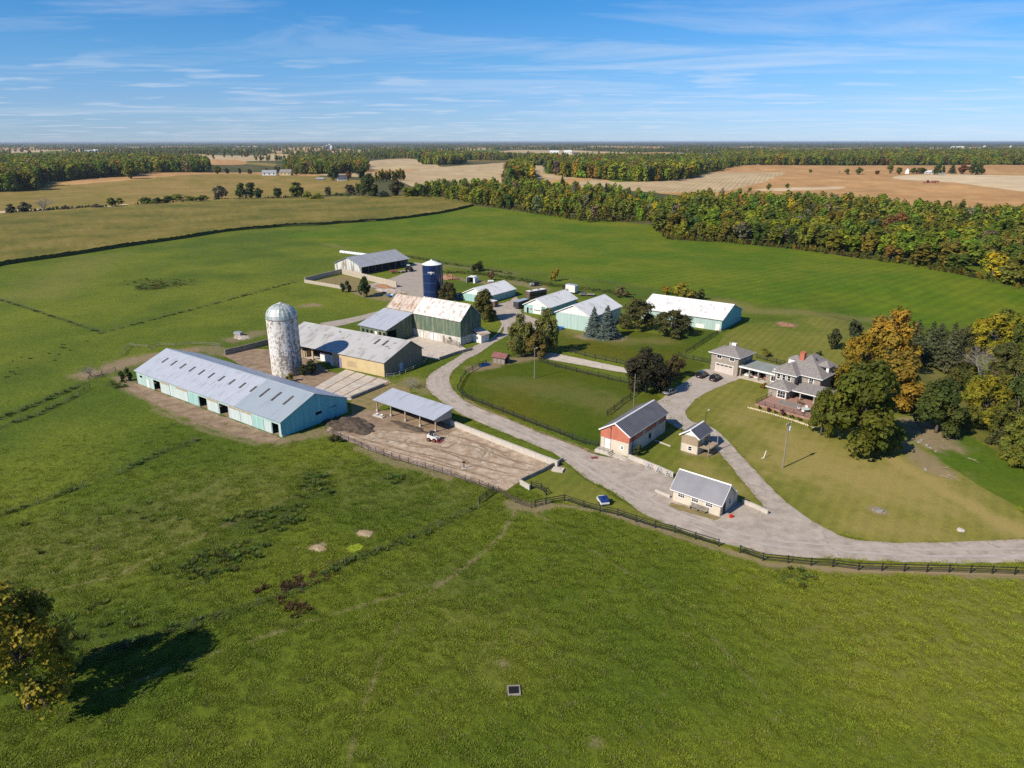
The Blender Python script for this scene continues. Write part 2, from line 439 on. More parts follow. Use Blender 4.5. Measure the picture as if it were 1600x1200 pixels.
WEED = [([(385, 812), (430, 815), (455, 800)], 3.6, 1), ([(485, 748), (500, 770)], 3.2, .9), ([(310, 875), (345, 880), (375, 868)], 4, .95), ([(262, 886)], 2, .9), ([(318, 906)], 1.6, .9),
        ([(232, 449), (262, 446)], 6, .9), ([(215, 440), (290, 442)], 7, .5), ([(740, 797), (690, 822), (640, 845), (590, 862), (540, 880), (500, 905), (460, 925), (410, 945), (350, 962), (300, 978)], 1.0, 1),
        ([(300, 978), (200, 1010), (120, 1040)], 1.2, .8), ([(0, 655), (70, 626), (130, 600)], .9, 1), ([(0, 668), (60, 648), (123, 617)], .7, 1), ([(0, 468), (80, 494), (160, 521)], .5, .9), ([(160, 520), (300, 484), (460, 441)], .5, 1),
        ([(0, 806), (60, 786), (130, 760)], .7, .9), ([(190, 738), (260, 705), (305, 690)], .8, .9), ([(60, 840), (170, 820), (230, 800)], 7, .22), ([(120, 985), (180, 975)], 5, .6),
        ([(700, 425), (760, 428), (830, 440), (880, 447), (980, 460)], 3, .9), ([(620, 398), (700, 412), (800, 428)], 2, .8), ([(1230, 900), (1250, 905)], 2.5, .7), ([(0, 590), (60, 560), (130, 540)], 6, .2), ([(610, 745), (640, 750)], 2, .8), ([(190, 605), (180, 598)], 2, .8)]
DRY = [([(1250, 720), (1330, 740), (1420, 760)], 9, .8), ([(1400, 720), (1480, 770), (1560, 815), (1640, 850)], 2.6, 1), ([(1230, 690), (1290, 715)], 6, .7), ([(1180, 640), (1150, 655)], 4, .5), ([(1350, 820), (1450, 830)], 3, .5), ([(1090, 730), (1140, 770)], 3, .55),
       ([(1400, 480), (1300, 490), (1180, 486), (1130, 470)], 4, .7), ([(1440, 550), (1500, 590), (1560, 640)], 5, .6), ([(980, 640), (880, 610), (800, 600)], 6, .35), ([(560, 357), (470, 372), (540, 388)], 3, .5), ([(900, 520), (960, 533), (1040, 533)], 4, .5),
       ([(0, 880), (200, 840), (380, 770)], 10, .4), ([(560, 760), (700, 770)], 8, .3), ([(700, 920), (780, 1000)], 7, .25), ([(1400, 1000), (1560, 950)], 10, .35), ([(160, 395), (60, 460)], 12, .3)]
def strokes(x, y, L, soft=.6, seed=0):
    o = np.zeros(x.shape)
    near = np.where(np.hypot(x, y) < 460)[0]
    xs, ys = x[near], y[near]
    w = (fbm(xs / 2.3, ys / 2.3, 40 + seed, 3) - .5) * 1.5
    acc = np.zeros(xs.shape)
    for pl, wd, st in L:
        P = GP(pl)
        d = dpoly(xs, ys, P)
        e = d / wd + w
        acc = np.maximum(acc, st * (1 - sstep(1 - soft, 1 + soft, e)))
    o[near] = acc
    return o
a_dirt = strokes(gx, gy, DIRT, .55, 1)
a_weed = strokes(gx, gy, WEED, .5, 2)
a_dry = strokes(gx, gy, DRY, .9, 3)
def mottle_hotspot(x, y): return np.clip(.42 + (fbm(x / 22, y / 22, 9, 5) - .5) * 1.9 + (fbm(x / 95, y / 95, 21, 3) - .5) * 1.1 + .42 * sstep(-15, 60, x) * (1 - sstep(100, 150, y)) - .16 * sstep(0, 60, -x) * (1 - sstep(120, 170, y)), 0, 1)  # random mottle, plus the sun hot-spot painted in: near right brighter, left darker
a_m = mottle_hotspot(gx, gy)

def groundmat(name, a, b, weed=(.042, .062, .012), dry=(.20, .165, .06), dirt=(.30, .215, .14), fine=1.6, fk=.55, rows=None, bump=.5, far=None):
    m, t, bs = newmat(name)
    pos = N(t, 'ShaderNodeNewGeometry').outputs['Position']
    def at(n):
        q = N(t, 'ShaderNodeAttribute', attribute_name=n); return q.outputs['Fac']
    c = mixc(t, at('mottle_hotspot'), a, b)
    f1 = noise(t, pos, fine, 6, .7)
    f2 = noise(t, pos, fine * .22, 5, .6)
    c = mixc(t, 1.0, c, ramp(t, f1, [(.25, (1 - fk,) * 3), (.5, (1, 1, 1)), (.78, (1 + fk * .8, 1 + fk * .75, 1 + fk * .4))]), 'MULTIPLY')
    c = mixc(t, .8, c, ramp(t, f2, [(.3, (.82, .84, .8)), (.7, (1.18, 1.14, 1.05))]), 'MULTIPLY')
    if rows:
        rot, sc, k = rows
        wv = N(t, 'ShaderNodeTexWave', wave_type='BANDS', bands_direction='X'); setin(wv, Scale=sc, Distortion=1.2, Detail=2)
        wv.inputs['Detail Scale'].default_value = .4
        t.links.new(mapping(t, pos, (1, 1, 1), (0, 0, 0), (0, 0, rot)), wv.inputs['Vector'])
        c = mixc(t, k, c, ramp(t, wv.outputs['Fac'], [(.2, (.72, .74, .7)), (.8, (1.2, 1.18, 1.12))]), 'MULTIPLY')
    def brk(x): return math_n(t, 'MULTIPLY', x, ramp(t, f1, [(.3, (.55,) * 3), (.6, (1, 1, 1))]))
    c = mixc(t, brk(at('dry')), c, dry)
    c = mixc(t, brk(at('weed')), c, weed)
    c = mixc(t, brk(at('dirt')), c, mixc(t, f2, dirt, tuple(q * .72 for q in dirt)))
    t.links.new(c, bs.inputs['Base Color'])
    setin(bs, Roughness=.95); bs.inputs['Specular IOR Level'].default_value = .12
    bn = N(t, 'ShaderNodeBump'); setin(bn, Strength=bump, Distance=.35)
    t.links.new(f1, bn.inputs['Height']); t.links.new(bn.outputs[0], bs.inputs['Normal'])
    return m
groundmat('pasture_turf', (.070, .108, .009), (.130, .155, .014), fine=1.1, fk=.5, bump=.9)
groundmat('hay_turf', (.070, .122, .004), (.128, .150, .009), fine=.5, fk=.25, bump=.3, rows=(R(52), .06, .25))
groundmat('paddock_turf', (.042, .083, .003), (.090, .092, .006), fine=1.5, fk=.35, bump=.4)
groundmat('lawn_turf', (.098, .125, .014), (.185, .172, .036), dry=(.30, .23, .078), fine=1.8, fk=.28, bump=.25, rows=(R(33), .14, .22))
groundmat('corn_soil', (.12, .10, .05), (.16, .13, .06))
groundmat('bean_ground', (.19, .15, .034), (.265, .18, .058), fine=.12, fk=.25, bump=.2)
groundmat('stubble_ground', (.38, .285, .165), (.475, .365, .225), fine=.1, fk=.16, bump=.15, rows=(R(20), .045, .4))
groundmat('harvested_ground', (.36, .205, .085), (.47, .28, .125), fine=.08, fk=.2, bump=.15, rows=(R(-14), .03, .35))
groundmat('wood_floor', (.060, .068, .022), (.105, .092, .036), fine=.15, fk=.4)
groundmat('rough_turf', (.095, .105, .016), (.17, .148, .034), fine=.9, fk=.45)
groundmat('meadow_turf', (.056, .108, .006), (.088, .122, .009), fine=.9, fk=.3)
groundmat('dry_ground', (.50, .39, .25), (.58, .46, .31), fine=.1, fk=.14, bump=.1, rows=(R(75), .05, .4))
ZMAT = ['pasture_turf', 'hay_turf', 'paddock_turf', 'lawn_turf', 'corn_soil', 'bean_ground', 'stubble_ground', 'harvested_ground', 'wood_floor', 'rough_turf', 'meadow_turf', 'dry_ground']
GV = np.stack([gx, gy, gz], -1)
def submesh(F, V, attrs):
    u, inv = np.unique(F, return_inverse=True)
    return V[u], inv.reshape(F.shape), {k: a[u] for k, a in attrs.items()}, u
ATT = {'mottle_hotspot': a_m, 'dirt': a_dirt, 'weed': a_weed, 'dry': a_dry}
allF = np.vstack([GF, fan[:, [0, 2, 1, 1]]])
for k in range(12):
    F = GF[fz == k]
    if not len(F): continue
    v, f, at, u = submesh(F, GV, ATT)
    me = npmesh(ZNAME[k], v, f, [ZMAT[k]], {n: ('POINT', 'FLOAT', q) for n, q in at.items()}, smooth=True)
    tag(link(ZNAME[k], me), kind='structure')
mb = MB()     # the little disc straight below the drone
mb.v = [tuple(GV[i]) for i in range(nA)]; mb.f = [list(range(nA))]; mb.mi = [0]
tag(mb.build('ground', 'pasture_turf'), kind='structure')

# ------------------------------------------------------------------ corn: a standing crop 2.3 m tall, tan tassels over green stalks
m, t, bs = newmat('corn_tassels')
pos = N(t, 'ShaderNodeNewGeometry').outputs['Position']
f1 = noise(t, pos, .55, 6, .75); f2 = noise(t, pos, .022, 5, .6)
c = ramp(t, f2, [(.34, (.095, .098, .012)), (.5, (.155, .130, .022)), (.66, (.20, .156, .035))])
c = mixc(t, 1, c, ramp(t, f1, [(.25, (.5, .55, .5)), (.5, (1, 1, 1)), (.8, (1.45, 1.35, 1.2))]), 'MULTIPLY')
wv = N(t, 'ShaderNodeTexWave', wave_type='BANDS', bands_direction='X'); setin(wv, Scale=.32, Distortion=2.0, Detail=2)
t.links.new(mapping(t, pos, (1, 1, 1), (0, 0, 0), (0, 0, R(38))), wv.inputs['Vector'])
c = mixc(t, .45, c, ramp(t, wv.outputs['Fac'], [(.1, (.72, .76, .7)), (.9, (1.15, 1.12, 1.1))]), 'MULTIPLY')
t.links.new(c, bs.inputs['Base Color']); setin(bs, Roughness=.9); bs.inputs['Specular IOR Level'].default_value = .15
mat('corn_stalks', [(.030, .045, .012), (.065, .082, .020), (.095, .09, .032)], 1.3, .9, bump=.6, coord='Position')
F = GF[fz == Z_CORN]
u, inv = np.unique(F, return_inverse=True); f = inv.reshape(F.shape); v = GV[u].copy()
rowk = np.sin((v[:, 0] * math.cos(R(38)) + v[:, 1] * math.sin(R(38))) * 2.0)
v[:, 2] += 2.15 + RNG.uniform(-.3, .3, len(v)) + .12 * rowk + (fbm(v[:, 0] / 30, v[:, 1] / 30, 31, 3) - .5) * .5
E1 = np.sort(np.stack([f, np.roll(f, -1, 1)], -1).reshape(-1, 2), 1)
ue, cnt = np.unique(E1, axis=0, return_counts=True)
be = ue[cnt == 1]
nv = len(v)
low = v.copy(); low[:, 2] = gz[u] - .1
mid = v.copy(); mid[:, 2] = gz[u] + 1.1; mid[:, :2] += RNG.uniform(-.25, .25, (nv, 2))
sk = np.vstack([np.stack([be[:, 0], be[:, 1], be[:, 1] + nv, be[:, 0] + nv], -1), np.stack([be[:, 0] + nv, be[:, 1] + nv, be[:, 1] + 2 * nv, be[:, 0] + 2 * nv], -1)])
me = npmesh('corn_crop', np.vstack([v, mid, low]), np.vstack([f, sk]), ['corn_tassels', 'corn_stalks'], mi=np.r_[np.zeros(len(f)), np.ones(len(sk))].astype(int))
tag(link('corn_crop', me), 'standing ripe corn, tan tassels over dark green stalks, left of the farm', kind='stuff')

# ------------------------------------------------------------------ roads and hard ground
def smooth_px(pts, closed=True, step=1.2, jit=.16, seed=0):
    P = [Vector((*G(*p), 0)) for p in pts]
    out = []; n = len(P); rg = random.Random(seed)
    for i in range(n if closed else n - 1):
        p1, p2 = P[i], P[(i + 1) % n]
        p0 = P[i - 1] if closed or i else p1; p3 = P[(i + 2) % n] if closed or i + 2 < n else p2
        L = (p2 - p1).length; k = max(1, int(L / step))
        sharp1 = (p1 - p0).length > 1e-6 and (p2 - p1).normalized().dot((p1 - p0).normalized()) < .55
        sharp2 = (p3 - p2).length > 1e-6 and (p3 - p2).normalized().dot((p2 - p1).normalized()) < .55
        t1 = (p2 - p0) * .5 * (L / max((p2 - p0).length, 1e-6)) if not sharp1 else (p2 - p1)
        t2 = (p3 - p1) * .5 * (L / max((p3 - p1).length, 1e-6)) if not sharp2 else (p2 - p1)
        for j in range(k):
            s = j / k
            q = p1 * (2 * s**3 - 3 * s**2 + 1) + t1 * (s**3 - 2 * s**2 + s) + p2 * (-2 * s**3 + 3 * s**2) + t2 * (s**3 - s**2)
            out.append((q.x + rg.uniform(-jit, jit), q.y + rg.uniform(-jit, jit)))
    return out
def sheet(name, px, m, z, kind='structure', jit=.16, step=1.2, thick=None):
    P = smooth_px(px, True, step, jit, len(name))
    me = bpy.data.meshes.new(name)
    me.from_pydata([(x, y, z) for x, y in P], [], [list(range(len(P)))])
    me.materials.append(MATS[m])
    if me.polygons[0].normal.z < 0: me.flip_normals()
    o = link(name, me)
    tag(o, kind=kind)
    return o
def roadmat(name, a, b, c3, crack=.5, scale=.35):
    m, t, bs = newmat(name)
    pos = N(t, 'ShaderNodeNewGeometry').outputs['Position']
    f = noise(t, pos, scale, 8, .65); g = noise(t, pos, 7, 5, .7)
    c = ramp(t, f, [(.3, a), (.5, b), (.7, c3)])
    c = mixc(t, 1, c, ramp(t, g, [(.3, (.84,) * 3), (.7, (1.12,) * 3)]), 'MULTIPLY')
    vz = N(t, 'ShaderNodeTexVoronoi', feature='DISTANCE_TO_EDGE'); setin(vz, Scale=.13)
    w = N(t, 'ShaderNodeVectorMath', operation='ADD'); t.links.new(pos, w.inputs[0])
    nn = N(t, 'ShaderNodeTexNoise'); setin(nn, Scale=.6, Detail=4); t.links.new(pos, nn.inputs['Vector'])
    sc = N(t, 'ShaderNodeVectorMath', operation='SCALE'); sc.inputs['Scale'].default_value = 4; t.links.new(nn.outputs['Color'], sc.inputs[0]); t.links.new(sc.outputs[0], w.inputs[1])
    t.links.new(w.outputs[0], vz.inputs['Vector'])
    k = ramp(t, vz.outputs['Distance'], [(0, (1, 1, 1)), (.012, (1, 1, 1)), (.03, (0, 0, 0))])
    k = math_n(t, 'MULTIPLY', math_n(t, 'MULTIPLY', k, crack), ramp(t, f, [(.42, (0, 0, 0)), (.6, (1, 1, 1))]))
    c = mixc(t, k, c, (.13, .115, .085))
    t.links.new(c, bs.inputs['Base Color']); setin(bs, Roughness=.92); bs.inputs['Specular IOR Level'].default_value = .2
    bn = N(t, 'ShaderNodeBump'); setin(bn, Strength=.35, Distance=.06); t.links.new(g, bn.inputs['Height']); t.links.new(bn.outputs[0], bs.inputs['Normal'])
roadmat('drive_gravel', (.245, .205, .165), (.365, .312, .258), (.445, .385, .325), .45)
roadmat('house_asphalt', (.31, .265, .22), (.375, .325, .275), (.42, .37, .32), .3)
roadmat('yard_concrete', (.22, .15, .092), (.39, .30, .21), (.52, .43, .335), .8, .5)
roadmat('pale_concrete', (.40, .345, .275), (.49, .43, .355), (.54, .485, .41), .5, .5)
roadmat('yard_dirt', (.145, .10, .065), (.245, .175, .115), (.33, .25, .17), .0, .4)
roadmat('track_gravel', (.26, .225, .185), (.33, .285, .235), (.38, .33, .275), .0)
roadmat('verge_dirt', (.13, .12, .03), (.20, .16, .065), (.27, .20, .10), .0, .6)
MAIN = [(1640, 880), (1600, 879), (1500, 880), (1400, 878), (1300, 872), (1245, 871), (1190, 864), (1149, 854), (1107.5, 843), (1069, 829.6), (1036, 817), (1003, 801), (975.5, 781.5), (951, 765), (920.5, 751), (901, 735), (879, 718), (862, 706), (817.5, 688), (762.5, 666), (721, 648), (694, 630), (674.5, 615), (665, 601), (669, 587.5), (688, 574), (707.5, 563), (742, 540), (774, 527), (787, 520), (785.6, 507), (777.5, 494), (764.5, 480),
        (796, 470), (806, 462), (812, 470), (815, 488), (835, 497), (866, 508), (858, 519), (830, 514), (802, 515), (794, 523.5), (771, 536.5), (742, 556), (731, 560), (721, 568), (707.5, 579), (702, 593), (707.5, 608), (724, 624.6), (749, 638), (790, 653.5), (845, 677), (900, 697.5), (925, 708), (940, 713), (981, 718), (1010, 728), (1051, 748), (1075, 755), (1160, 786), (1200, 803), (1190, 786), (1163, 755), (1136, 720.6), (1117, 700), (1107, 686), (1122, 674), (1150, 703), (1180.6, 736), (1211.6, 769), (1242.5, 796), (1277, 818.6), (1311, 836), (1342, 844), (1394, 848), (1462.5, 848), (1600, 843), (1640, 842)]
sheet('gravel_road', MAIN, 'drive_gravel', .028)
def widen(px, k):
    P = [Vector(G(*p)) for p in px]; out = []
    return P
sheet('driveway', [(1024, 631), (1040, 618), (1060, 603), (1085, 587), (1102, 577), (1112, 577), (1152, 588), (1160, 591), (1148, 595), (1115.5, 608), (1086, 624), (1071.6, 640.5), (1073, 652), (1083, 659), (1099, 663), (1118, 671), (1128, 681), (1117, 692), (1105, 690), (1090, 676), (1063, 671), (1039, 657), (1026, 645)], 'house_asphalt', .034)
sheet('footpath', [(835, 551), (866, 552), (920, 563), (985, 577), (990, 584), (960, 580), (900, 569), (845, 559)], 'pale_concrete', .03, jit=.08)
sheet('farm_track', [(500, 505), (530, 500), (560, 494), (592, 486), (606, 484), (606, 491), (575, 498), (540, 507), (512, 513)], 'track_gravel', .03)
sheet('far_yard', [(596, 440), (628, 428), (648, 410), (662, 412), (664, 438), (662, 468), (648, 466), (628, 456), (592, 452), (570, 445)], 'track_gravel', .03)
sheet('barn_yard', [(345, 553), (380, 545), (415, 546), (470, 545), (520, 582), (602, 591), (612, 598), (586, 610), (548, 624), (505, 612), (420, 592), (380, 572)], 'yard_dirt', .026)
sheet('courtyard', [(636, 531), (650, 522), (690, 530), (721, 540), (735, 549), (682, 562), (655, 556), (625, 552)], 'pale_concrete', .03)
sheet('feed_yard', [(508, 674), (535, 652), (590, 640), (630, 650), (705, 666), (768, 690), (856, 722), (870, 728), (838, 742), (811, 753), (790, 768), (770, 764), (704.8, 743), (625, 719.5), (575, 702), (540, 688)], 'yard_concrete', .03)
sheet('yard_soil', [(516, 672), (535, 652), (590, 640), (640, 646), (705, 664), (715, 672), (690, 682), (640, 676), (590, 672), (560, 684)], 'yard_dirt', .036, jit=.4)
sheet('barn_apron', [(560, 606), (586, 607), (612, 599), (640, 606), (640, 622), (610, 618), (590, 640), (552, 650), (548, 628)], 'verge_dirt', .033, jit=.3)
sheet('shed_verge', [(1048, 785), (1060, 788), (1126, 809), (1118, 813), (1060, 797), (1046, 790)], 'verge_dirt', .034)
# drive-side strips of thin dry grass
sheet('road_verge', [(726, 622), (760, 639), (830, 668), (900, 694), (936, 706), (930, 710), (898, 699), (845, 679), (790, 656), (749, 640.5), (722, 627)], 'verge_dirt', .022, jit=.35)

def strip(name, px, w, m, z, jit=.05, seed=0):
    P = [Vector((x, y, 0)) for x, y in smooth_px(px, False, .7, jit, seed)]
    L = []; Rr_ = []
    for i, p in enumerate(P):
        d = (P[min(i + 1, len(P) - 1)] - P[max(i - 1, 0)]).normalized(); n_ = Vector((-d.y, d.x, 0)); k = w / 2 * (.75 + .5 * vnoise(np.array([i * .35 + seed]), np.array([seed * 3.1]), 5)[0]) * min(1, .25 + i / 5, .25 + (len(P) - 1 - i) / 5)
        L.append(p + n_ * k); Rr_.append(p - n_ * k)
    n = len(P); mb = MB(); mb.add([(q.x, q.y, z) for q in L + Rr_], [(i, n + i, n + i + 1, i + 1) for i in range(n - 1)]); return tag(mb.build(name, m, None), kind='structure')
mat('track_mud', [(.16, .105, .065), (.24, .17, .11), (.31, .235, .16)], .7, .95, coord='Position')
mat('track_worn', [(.33, .29, .25), (.41, .365, .315)], .5, .95, coord='Position')
TR = [[(560, 684), (640, 706), (720, 722), (800, 742)], [(556, 689), (640, 713), (715, 733), (780, 752)], [(640, 690), (700, 706), (780, 726), (838, 738)], [(690, 690), (740, 698), (790, 716), (842, 729)], [(720, 684), (760, 697), (800, 712)],
      [(640, 684), (632, 690), (640, 697), (672, 700), (720, 716), (744, 730)], [(700, 680), (730, 686), (760, 702), (752, 716)], [(590, 684), (650, 695), (700, 700), (716, 690)], [(745, 690), (775, 703), (805, 722), (826, 728)], [(600, 694), (690, 722), (770, 748)]]
for i, p in enumerate(TR): strip('tyre_track', p, .45 if i % 2 else .6, 'track_mud', .042 + i * .003, .12, i + 1)
LANE = [(776, 486), (790, 506), (780, 524), (745, 550), (704, 570), (684, 590), (690, 612), (722, 636), (776, 660), (830, 683), (885, 706), (930, 735), (985, 770), (1060, 806), (1130, 832), (1220, 850), (1330, 858), (1450, 864), (1640, 862)]
def offs(px, o):
    P = [Vector((*G(*p), 0)) for p in px]; out = []
    for i, p in enumerate(P):
        d = (P[min(i + 1, len(P) - 1)] - P[max(i - 1, 0)]).normalized(); q = p + Vector((-d.y, d.x, 0)) * o
        out.append(q)
    return out
def topx(q):
    z = -CAM_H; zc = q.y * CP - z * SP; yc = -(q.y * SP + z * CP); return (800 + FPX * q.x / zc, 600 + FPX * yc / zc)
for k, o in enumerate((-1.0, .8)): strip('wheel_track', [topx(q) for q in offs(LANE, o)], .62, 'track_worn', .05 + k * .004, .1, 40 + k)

sheet('barn_apron', [(212, 598.5), (442, 685), (428, 693), (380, 683), (300, 655), (240, 628), (196, 606)], 'yard_dirt', .03, jit=.4)
mat('algae', [(.20, .27, .008), (.28, .33, .015)], 1.5, .6, coord='Position')
sheet('algae_pool', [(541, 858), (549, 852), (561, 850), (568, 854), (562, 860), (550, 865)], 'algae', .07, jit=.15, step=.4)

sheet('bunker_floor', [(482, 441), (535, 430), (612, 449), (645, 462), (602, 471), (566, 464), (537, 453)], 'verge_dirt', .024, jit=.3)
# ================================================================== VEGETATION
def leafmat(name, mode):
    """foliage: colour comes from the object (trees) or from each scattered copy; every leaf clump has its own tint"""
    m = bpy.data.materials.new(name); m.use_nodes = True
    t = m.node_tree; t.nodes.clear(); MATS[name] = m
    if mode == 'object':
        base = N(t, 'ShaderNodeObjectInfo').outputs['Color']
    else:
        base = N(t, 'ShaderNodeAttribute', attribute_type='INSTANCER', attribute_name='icol').outputs['Color']
    tint = N(t, 'ShaderNodeAttribute', attribute_name='tint').outputs['Fac']
    hue = N(t, 'ShaderNodeAttribute', attribute_name='hue').outputs['Fac']
    c = mixc(t, 1, base, ramp(t, tint, [(0, (.66, .7, .66)), (.5, (1.05, 1.05, 1.0)), (1, (1.5, 1.42, 1.15))]), 'MULTIPLY')
    c = mixc(t, 1, c, ramp(t, hue, [(0, (.84, .99, .95)), (.5, (1, 1, 1)), (1, (1.14, 1.03, .86))]), 'MULTIPLY')
    d = N(t, 'ShaderNodeBsdfPrincipled'); setin(d, Roughness=.65); d.inputs['Specular IOR Level'].default_value = .18
    t.links.new(c, d.inputs['Base Color'])
    tr = N(t, 'ShaderNodeBsdfTranslucent'); t.links.new(mixc(t, 1, c, (1.1, 1.15, .6), 'MULTIPLY'), tr.inputs[0])
    mx = N(t, 'ShaderNodeMixShader'); mx.inputs[0].default_value = .33
    o = N(t, 'ShaderNodeOutputMaterial')
    t.links.new(d.outputs[0], mx.inputs[1]); t.links.new(tr.outputs[0], mx.inputs[2]); t.links.new(mx.outputs[0], o.inputs[0])
leafmat('leaves', 'object'); leafmat('leaves_scattered', 'inst')
mat('bark', [(.055, .042, .032), (.11, .088, .07), (.15, .125, .1)], 3, .9, stretch=(1, 1, .25), bump=.8)
mat('bark_pale', [(.16, .14, .12), (.25, .225, .2), (.32, .29, .26)], 3, .9, stretch=(1, 1, .25), bump=.6)

def leaf_cards(P, Nrm, size, rng, tint, hue, asp=.62, bend=.18):
    n = len(P)
    a = np.cross(Nrm, rng.normal(size=(n, 3))); a /= np.linalg.norm(a, axis=1)[:, None] + 1e-9
    b = np.cross(Nrm, a)
    s = size * rng.uniform(.65, 1.35, n)[:, None]
    q = np.stack([P - a * s * asp, P - b * s - Nrm * s * bend, P + a * s * asp, P + b * s - Nrm * s * bend], 1)
    return q.reshape(-1, 3), np.arange(4 * n).reshape(-1, 4), np.repeat(tint, 4), np.repeat(hue, 4)
def crown(name, seed, nl, leaves, size, mt='leaves', shape='round', h=12., w=8.6, base=.22, gap=.25, lobes=None, spread=.62, lr=(.26, .42)):
    """a crown of leaf clumps: lobes of uneven size on the ends of limbs, leaves mostly on their shells, holes between them"""
    rng = np.random.default_rng(seed)
    C = []; Rr = []
    for i in range(nl):
        if shape == 'round':
            th = rng.uniform(0, 2 * np.pi); zc = rng.uniform(-1, 1) ** 1; r0 = np.sqrt(1 - zc * zc) * rng.uniform(.35, 1) ; k = spread
            C.append((np.cos(th) * r0 * k, np.sin(th) * r0 * k, zc * k))
        elif shape == 'tall':
            th = rng.uniform(0, 2 * np.pi); zc = rng.uniform(-1, 1); r0 = (1 - .55 * abs(zc)) * rng.uniform(.2, .8)
            C.append((np.cos(th) * r0 * .7, np.sin(th) * r0 * .7, zc * .74))
        elif shape == 'dome':   # open grown: widest low down, foliage to the grass
            th = rng.uniform(0, 2 * np.pi); zc = rng.uniform(0, 1) ** 1.15; r0 = np.sqrt(max(0, 1 - zc ** 2.3)) * rng.uniform(.35, 1) ** .6
            C.append((np.cos(th) * r0 * .74, np.sin(th) * r0 * .74, (zc - .45) * 1.25))
        else:  # wide, flat topped
            th = rng.uniform(0, 2 * np.pi); zc = rng.uniform(-.7, .8); r0 = rng.uniform(.3, 1)
            C.append((np.cos(th) * r0 * .72, np.sin(th) * r0 * .72, zc * .55))
        Rr.append(rng.uniform(*lr))
    C = np.array(C); Rr = np.array(Rr)
    lob = rng.integers(0, nl, leaves)
    d = rng.normal(size=(leaves, 3)); d[:, 2] = np.where(rng.random(leaves) < .62, np.abs(d[:, 2]), d[:, 2]); d /= np.linalg.norm(d, axis=1)[:, None]
    rad = Rr[lob] * (rng.random(leaves) ** .38)
    # small twigs: leaves gather in tufts, so the shell is ragged
    P = C[lob] + d * rad[:, None]
    key = np.floor(P * 5.5).astype(int)
    hsh = _hash(key[:, 0] * 31 + key[:, 2] * 7, key[:, 1], seed)
    keep = hsh > gap
    P, d, lob, hsh = P[keep], d[keep], lob[keep], hsh[keep]
    tint = np.clip(.5 + (rng.random(nl)[lob] - .5) * .6 + (hsh - .6) * .5 + rng.normal(0, .16, len(P)), 0, 1)
    hue = np.clip(.5 + (rng.random(nl)[lob] - .5) * .7 + rng.normal(0, .15, len(P)), 0, 1)
    P = P + rng.normal(0, .025, P.shape)
    z0, z1 = P[:, 2].min(), P[:, 2].max()
    P = np.stack([P[:, 0] * w / 2, P[:, 1] * w / 2, h * base + (P[:, 2] - z0) / (z1 - z0) * h * (1 - base)], -1)
    nrm = d * 1.1 + rng.normal(0, .42, d.shape) + np.array([0, 0, .35]); nrm /= np.linalg.norm(nrm, axis=1)[:, None]
    V, F, t, hu = leaf_cards(P, nrm, size, rng, tint, hue)
    me = npmesh(name, V, F, [mt], {'tint': ('POINT', 'FLOAT', t), 'hue': ('POINT', 'FLOAT', hu)})
    Cw = np.stack([C[:, 0] * w / 2, C[:, 1] * w / 2, h * base + (C[:, 2] - z0) / (z1 - z0) * h * (1 - base)], -1)
    return me, Cw
def trunk_mesh(name, C, h, r, seed, m='bark', twigs=0, fork=.2):
    rg = random.Random(seed); mb = MB()
    top = Vector((rg.uniform(-.3, .3), rg.uniform(-.3, .3), h * .62))
    pts = [Vector((0, 0, -.3)), Vector((0, 0, h * .1)), Vector((top.x * .4, top.y * .4, h * .32)), top]
    mb.tube(pts, [r * 1.35, r, r * .72, r * .3], 7)
    for c in C:
        c = Vector(c); k = rg.uniform(fork, .5)
        s = pts[2].lerp(top, max(0, (k - .3) * 2)) if k > .3 else pts[1].lerp(pts[2], k / .3)
        mid = s.lerp(c, .55) + Vector((0, 0, h * .03))
        mb.tube([s, mid, c], [r * .42, r * .25, r * .07], 5, cap=False)
        for _ in range(twigs):
            e = c + Vector((rg.gauss(0, 1), rg.gauss(0, 1), rg.gauss(.5, .8))) * h * .085
            q = mid.lerp(c, rg.uniform(.2, 1))
            mb.tube([q, q.lerp(e, .5) + Vector((0, 0, h * .01)), e], [r * .12, r * .07, r * .025], 4, cap=False)
    return mb.mesh(name, m, True)
PROTO = {}
def proto(key, seed, nl, leaves, size, shape='round', h=12., w=8.6, base=.2, gap=.25, twigs=0, bark='bark', spread=.62, lr=(.26, .42), tr=.3):
    me, C = crown('crown_' + key, seed, nl, leaves, size, 'leaves', shape, h, w, base, gap, spread=spread, lr=lr)
    PROTO[key] = (me, trunk_mesh('trunk_' + key, C[:14], h, tr, seed, bark, twigs), h, w)
proto('oak', 1, 30, 11500, .34, 'dome', 12, 11, .0, .27, lr=(.2, .36), spread=.7)
proto('maple', 2, 26, 9500, .32, 'dome', 12, 11, .0, .24, lr=(.24, .4), spread=.62)
proto('ash', 3, 26, 8500, .34, 'dome', 12, 12, .02, .34, lr=(.2, .34))
proto('poplar', 4, 24, 8000, .27, 'dome', 12, 7.2, .0, .38, twigs=2, lr=(.18, .34), bark='bark_pale')
proto('thin', 5, 40, 16000, .22, 'dome', 12, 12, .0, .34, twigs=6, lr=(.16, .3), spread=.75)
for i in range(6): proto('wood%d' % i, 20 + i, 13 + i % 3 * 3, 1900, .66, ['dome', 'tall', 'round', 'dome', 'round', 'dome'][i], 12, [8.8, 7, 9, 9.6, 8.2, 8][i], .02, .27, lr=(.24, .44))
for i in range(3): proto('shrub%d' % i, 40 + i, 9, 900, .26, 'wide', 3, 4.4, .0, .25, lr=(.25, .45), tr=.07)
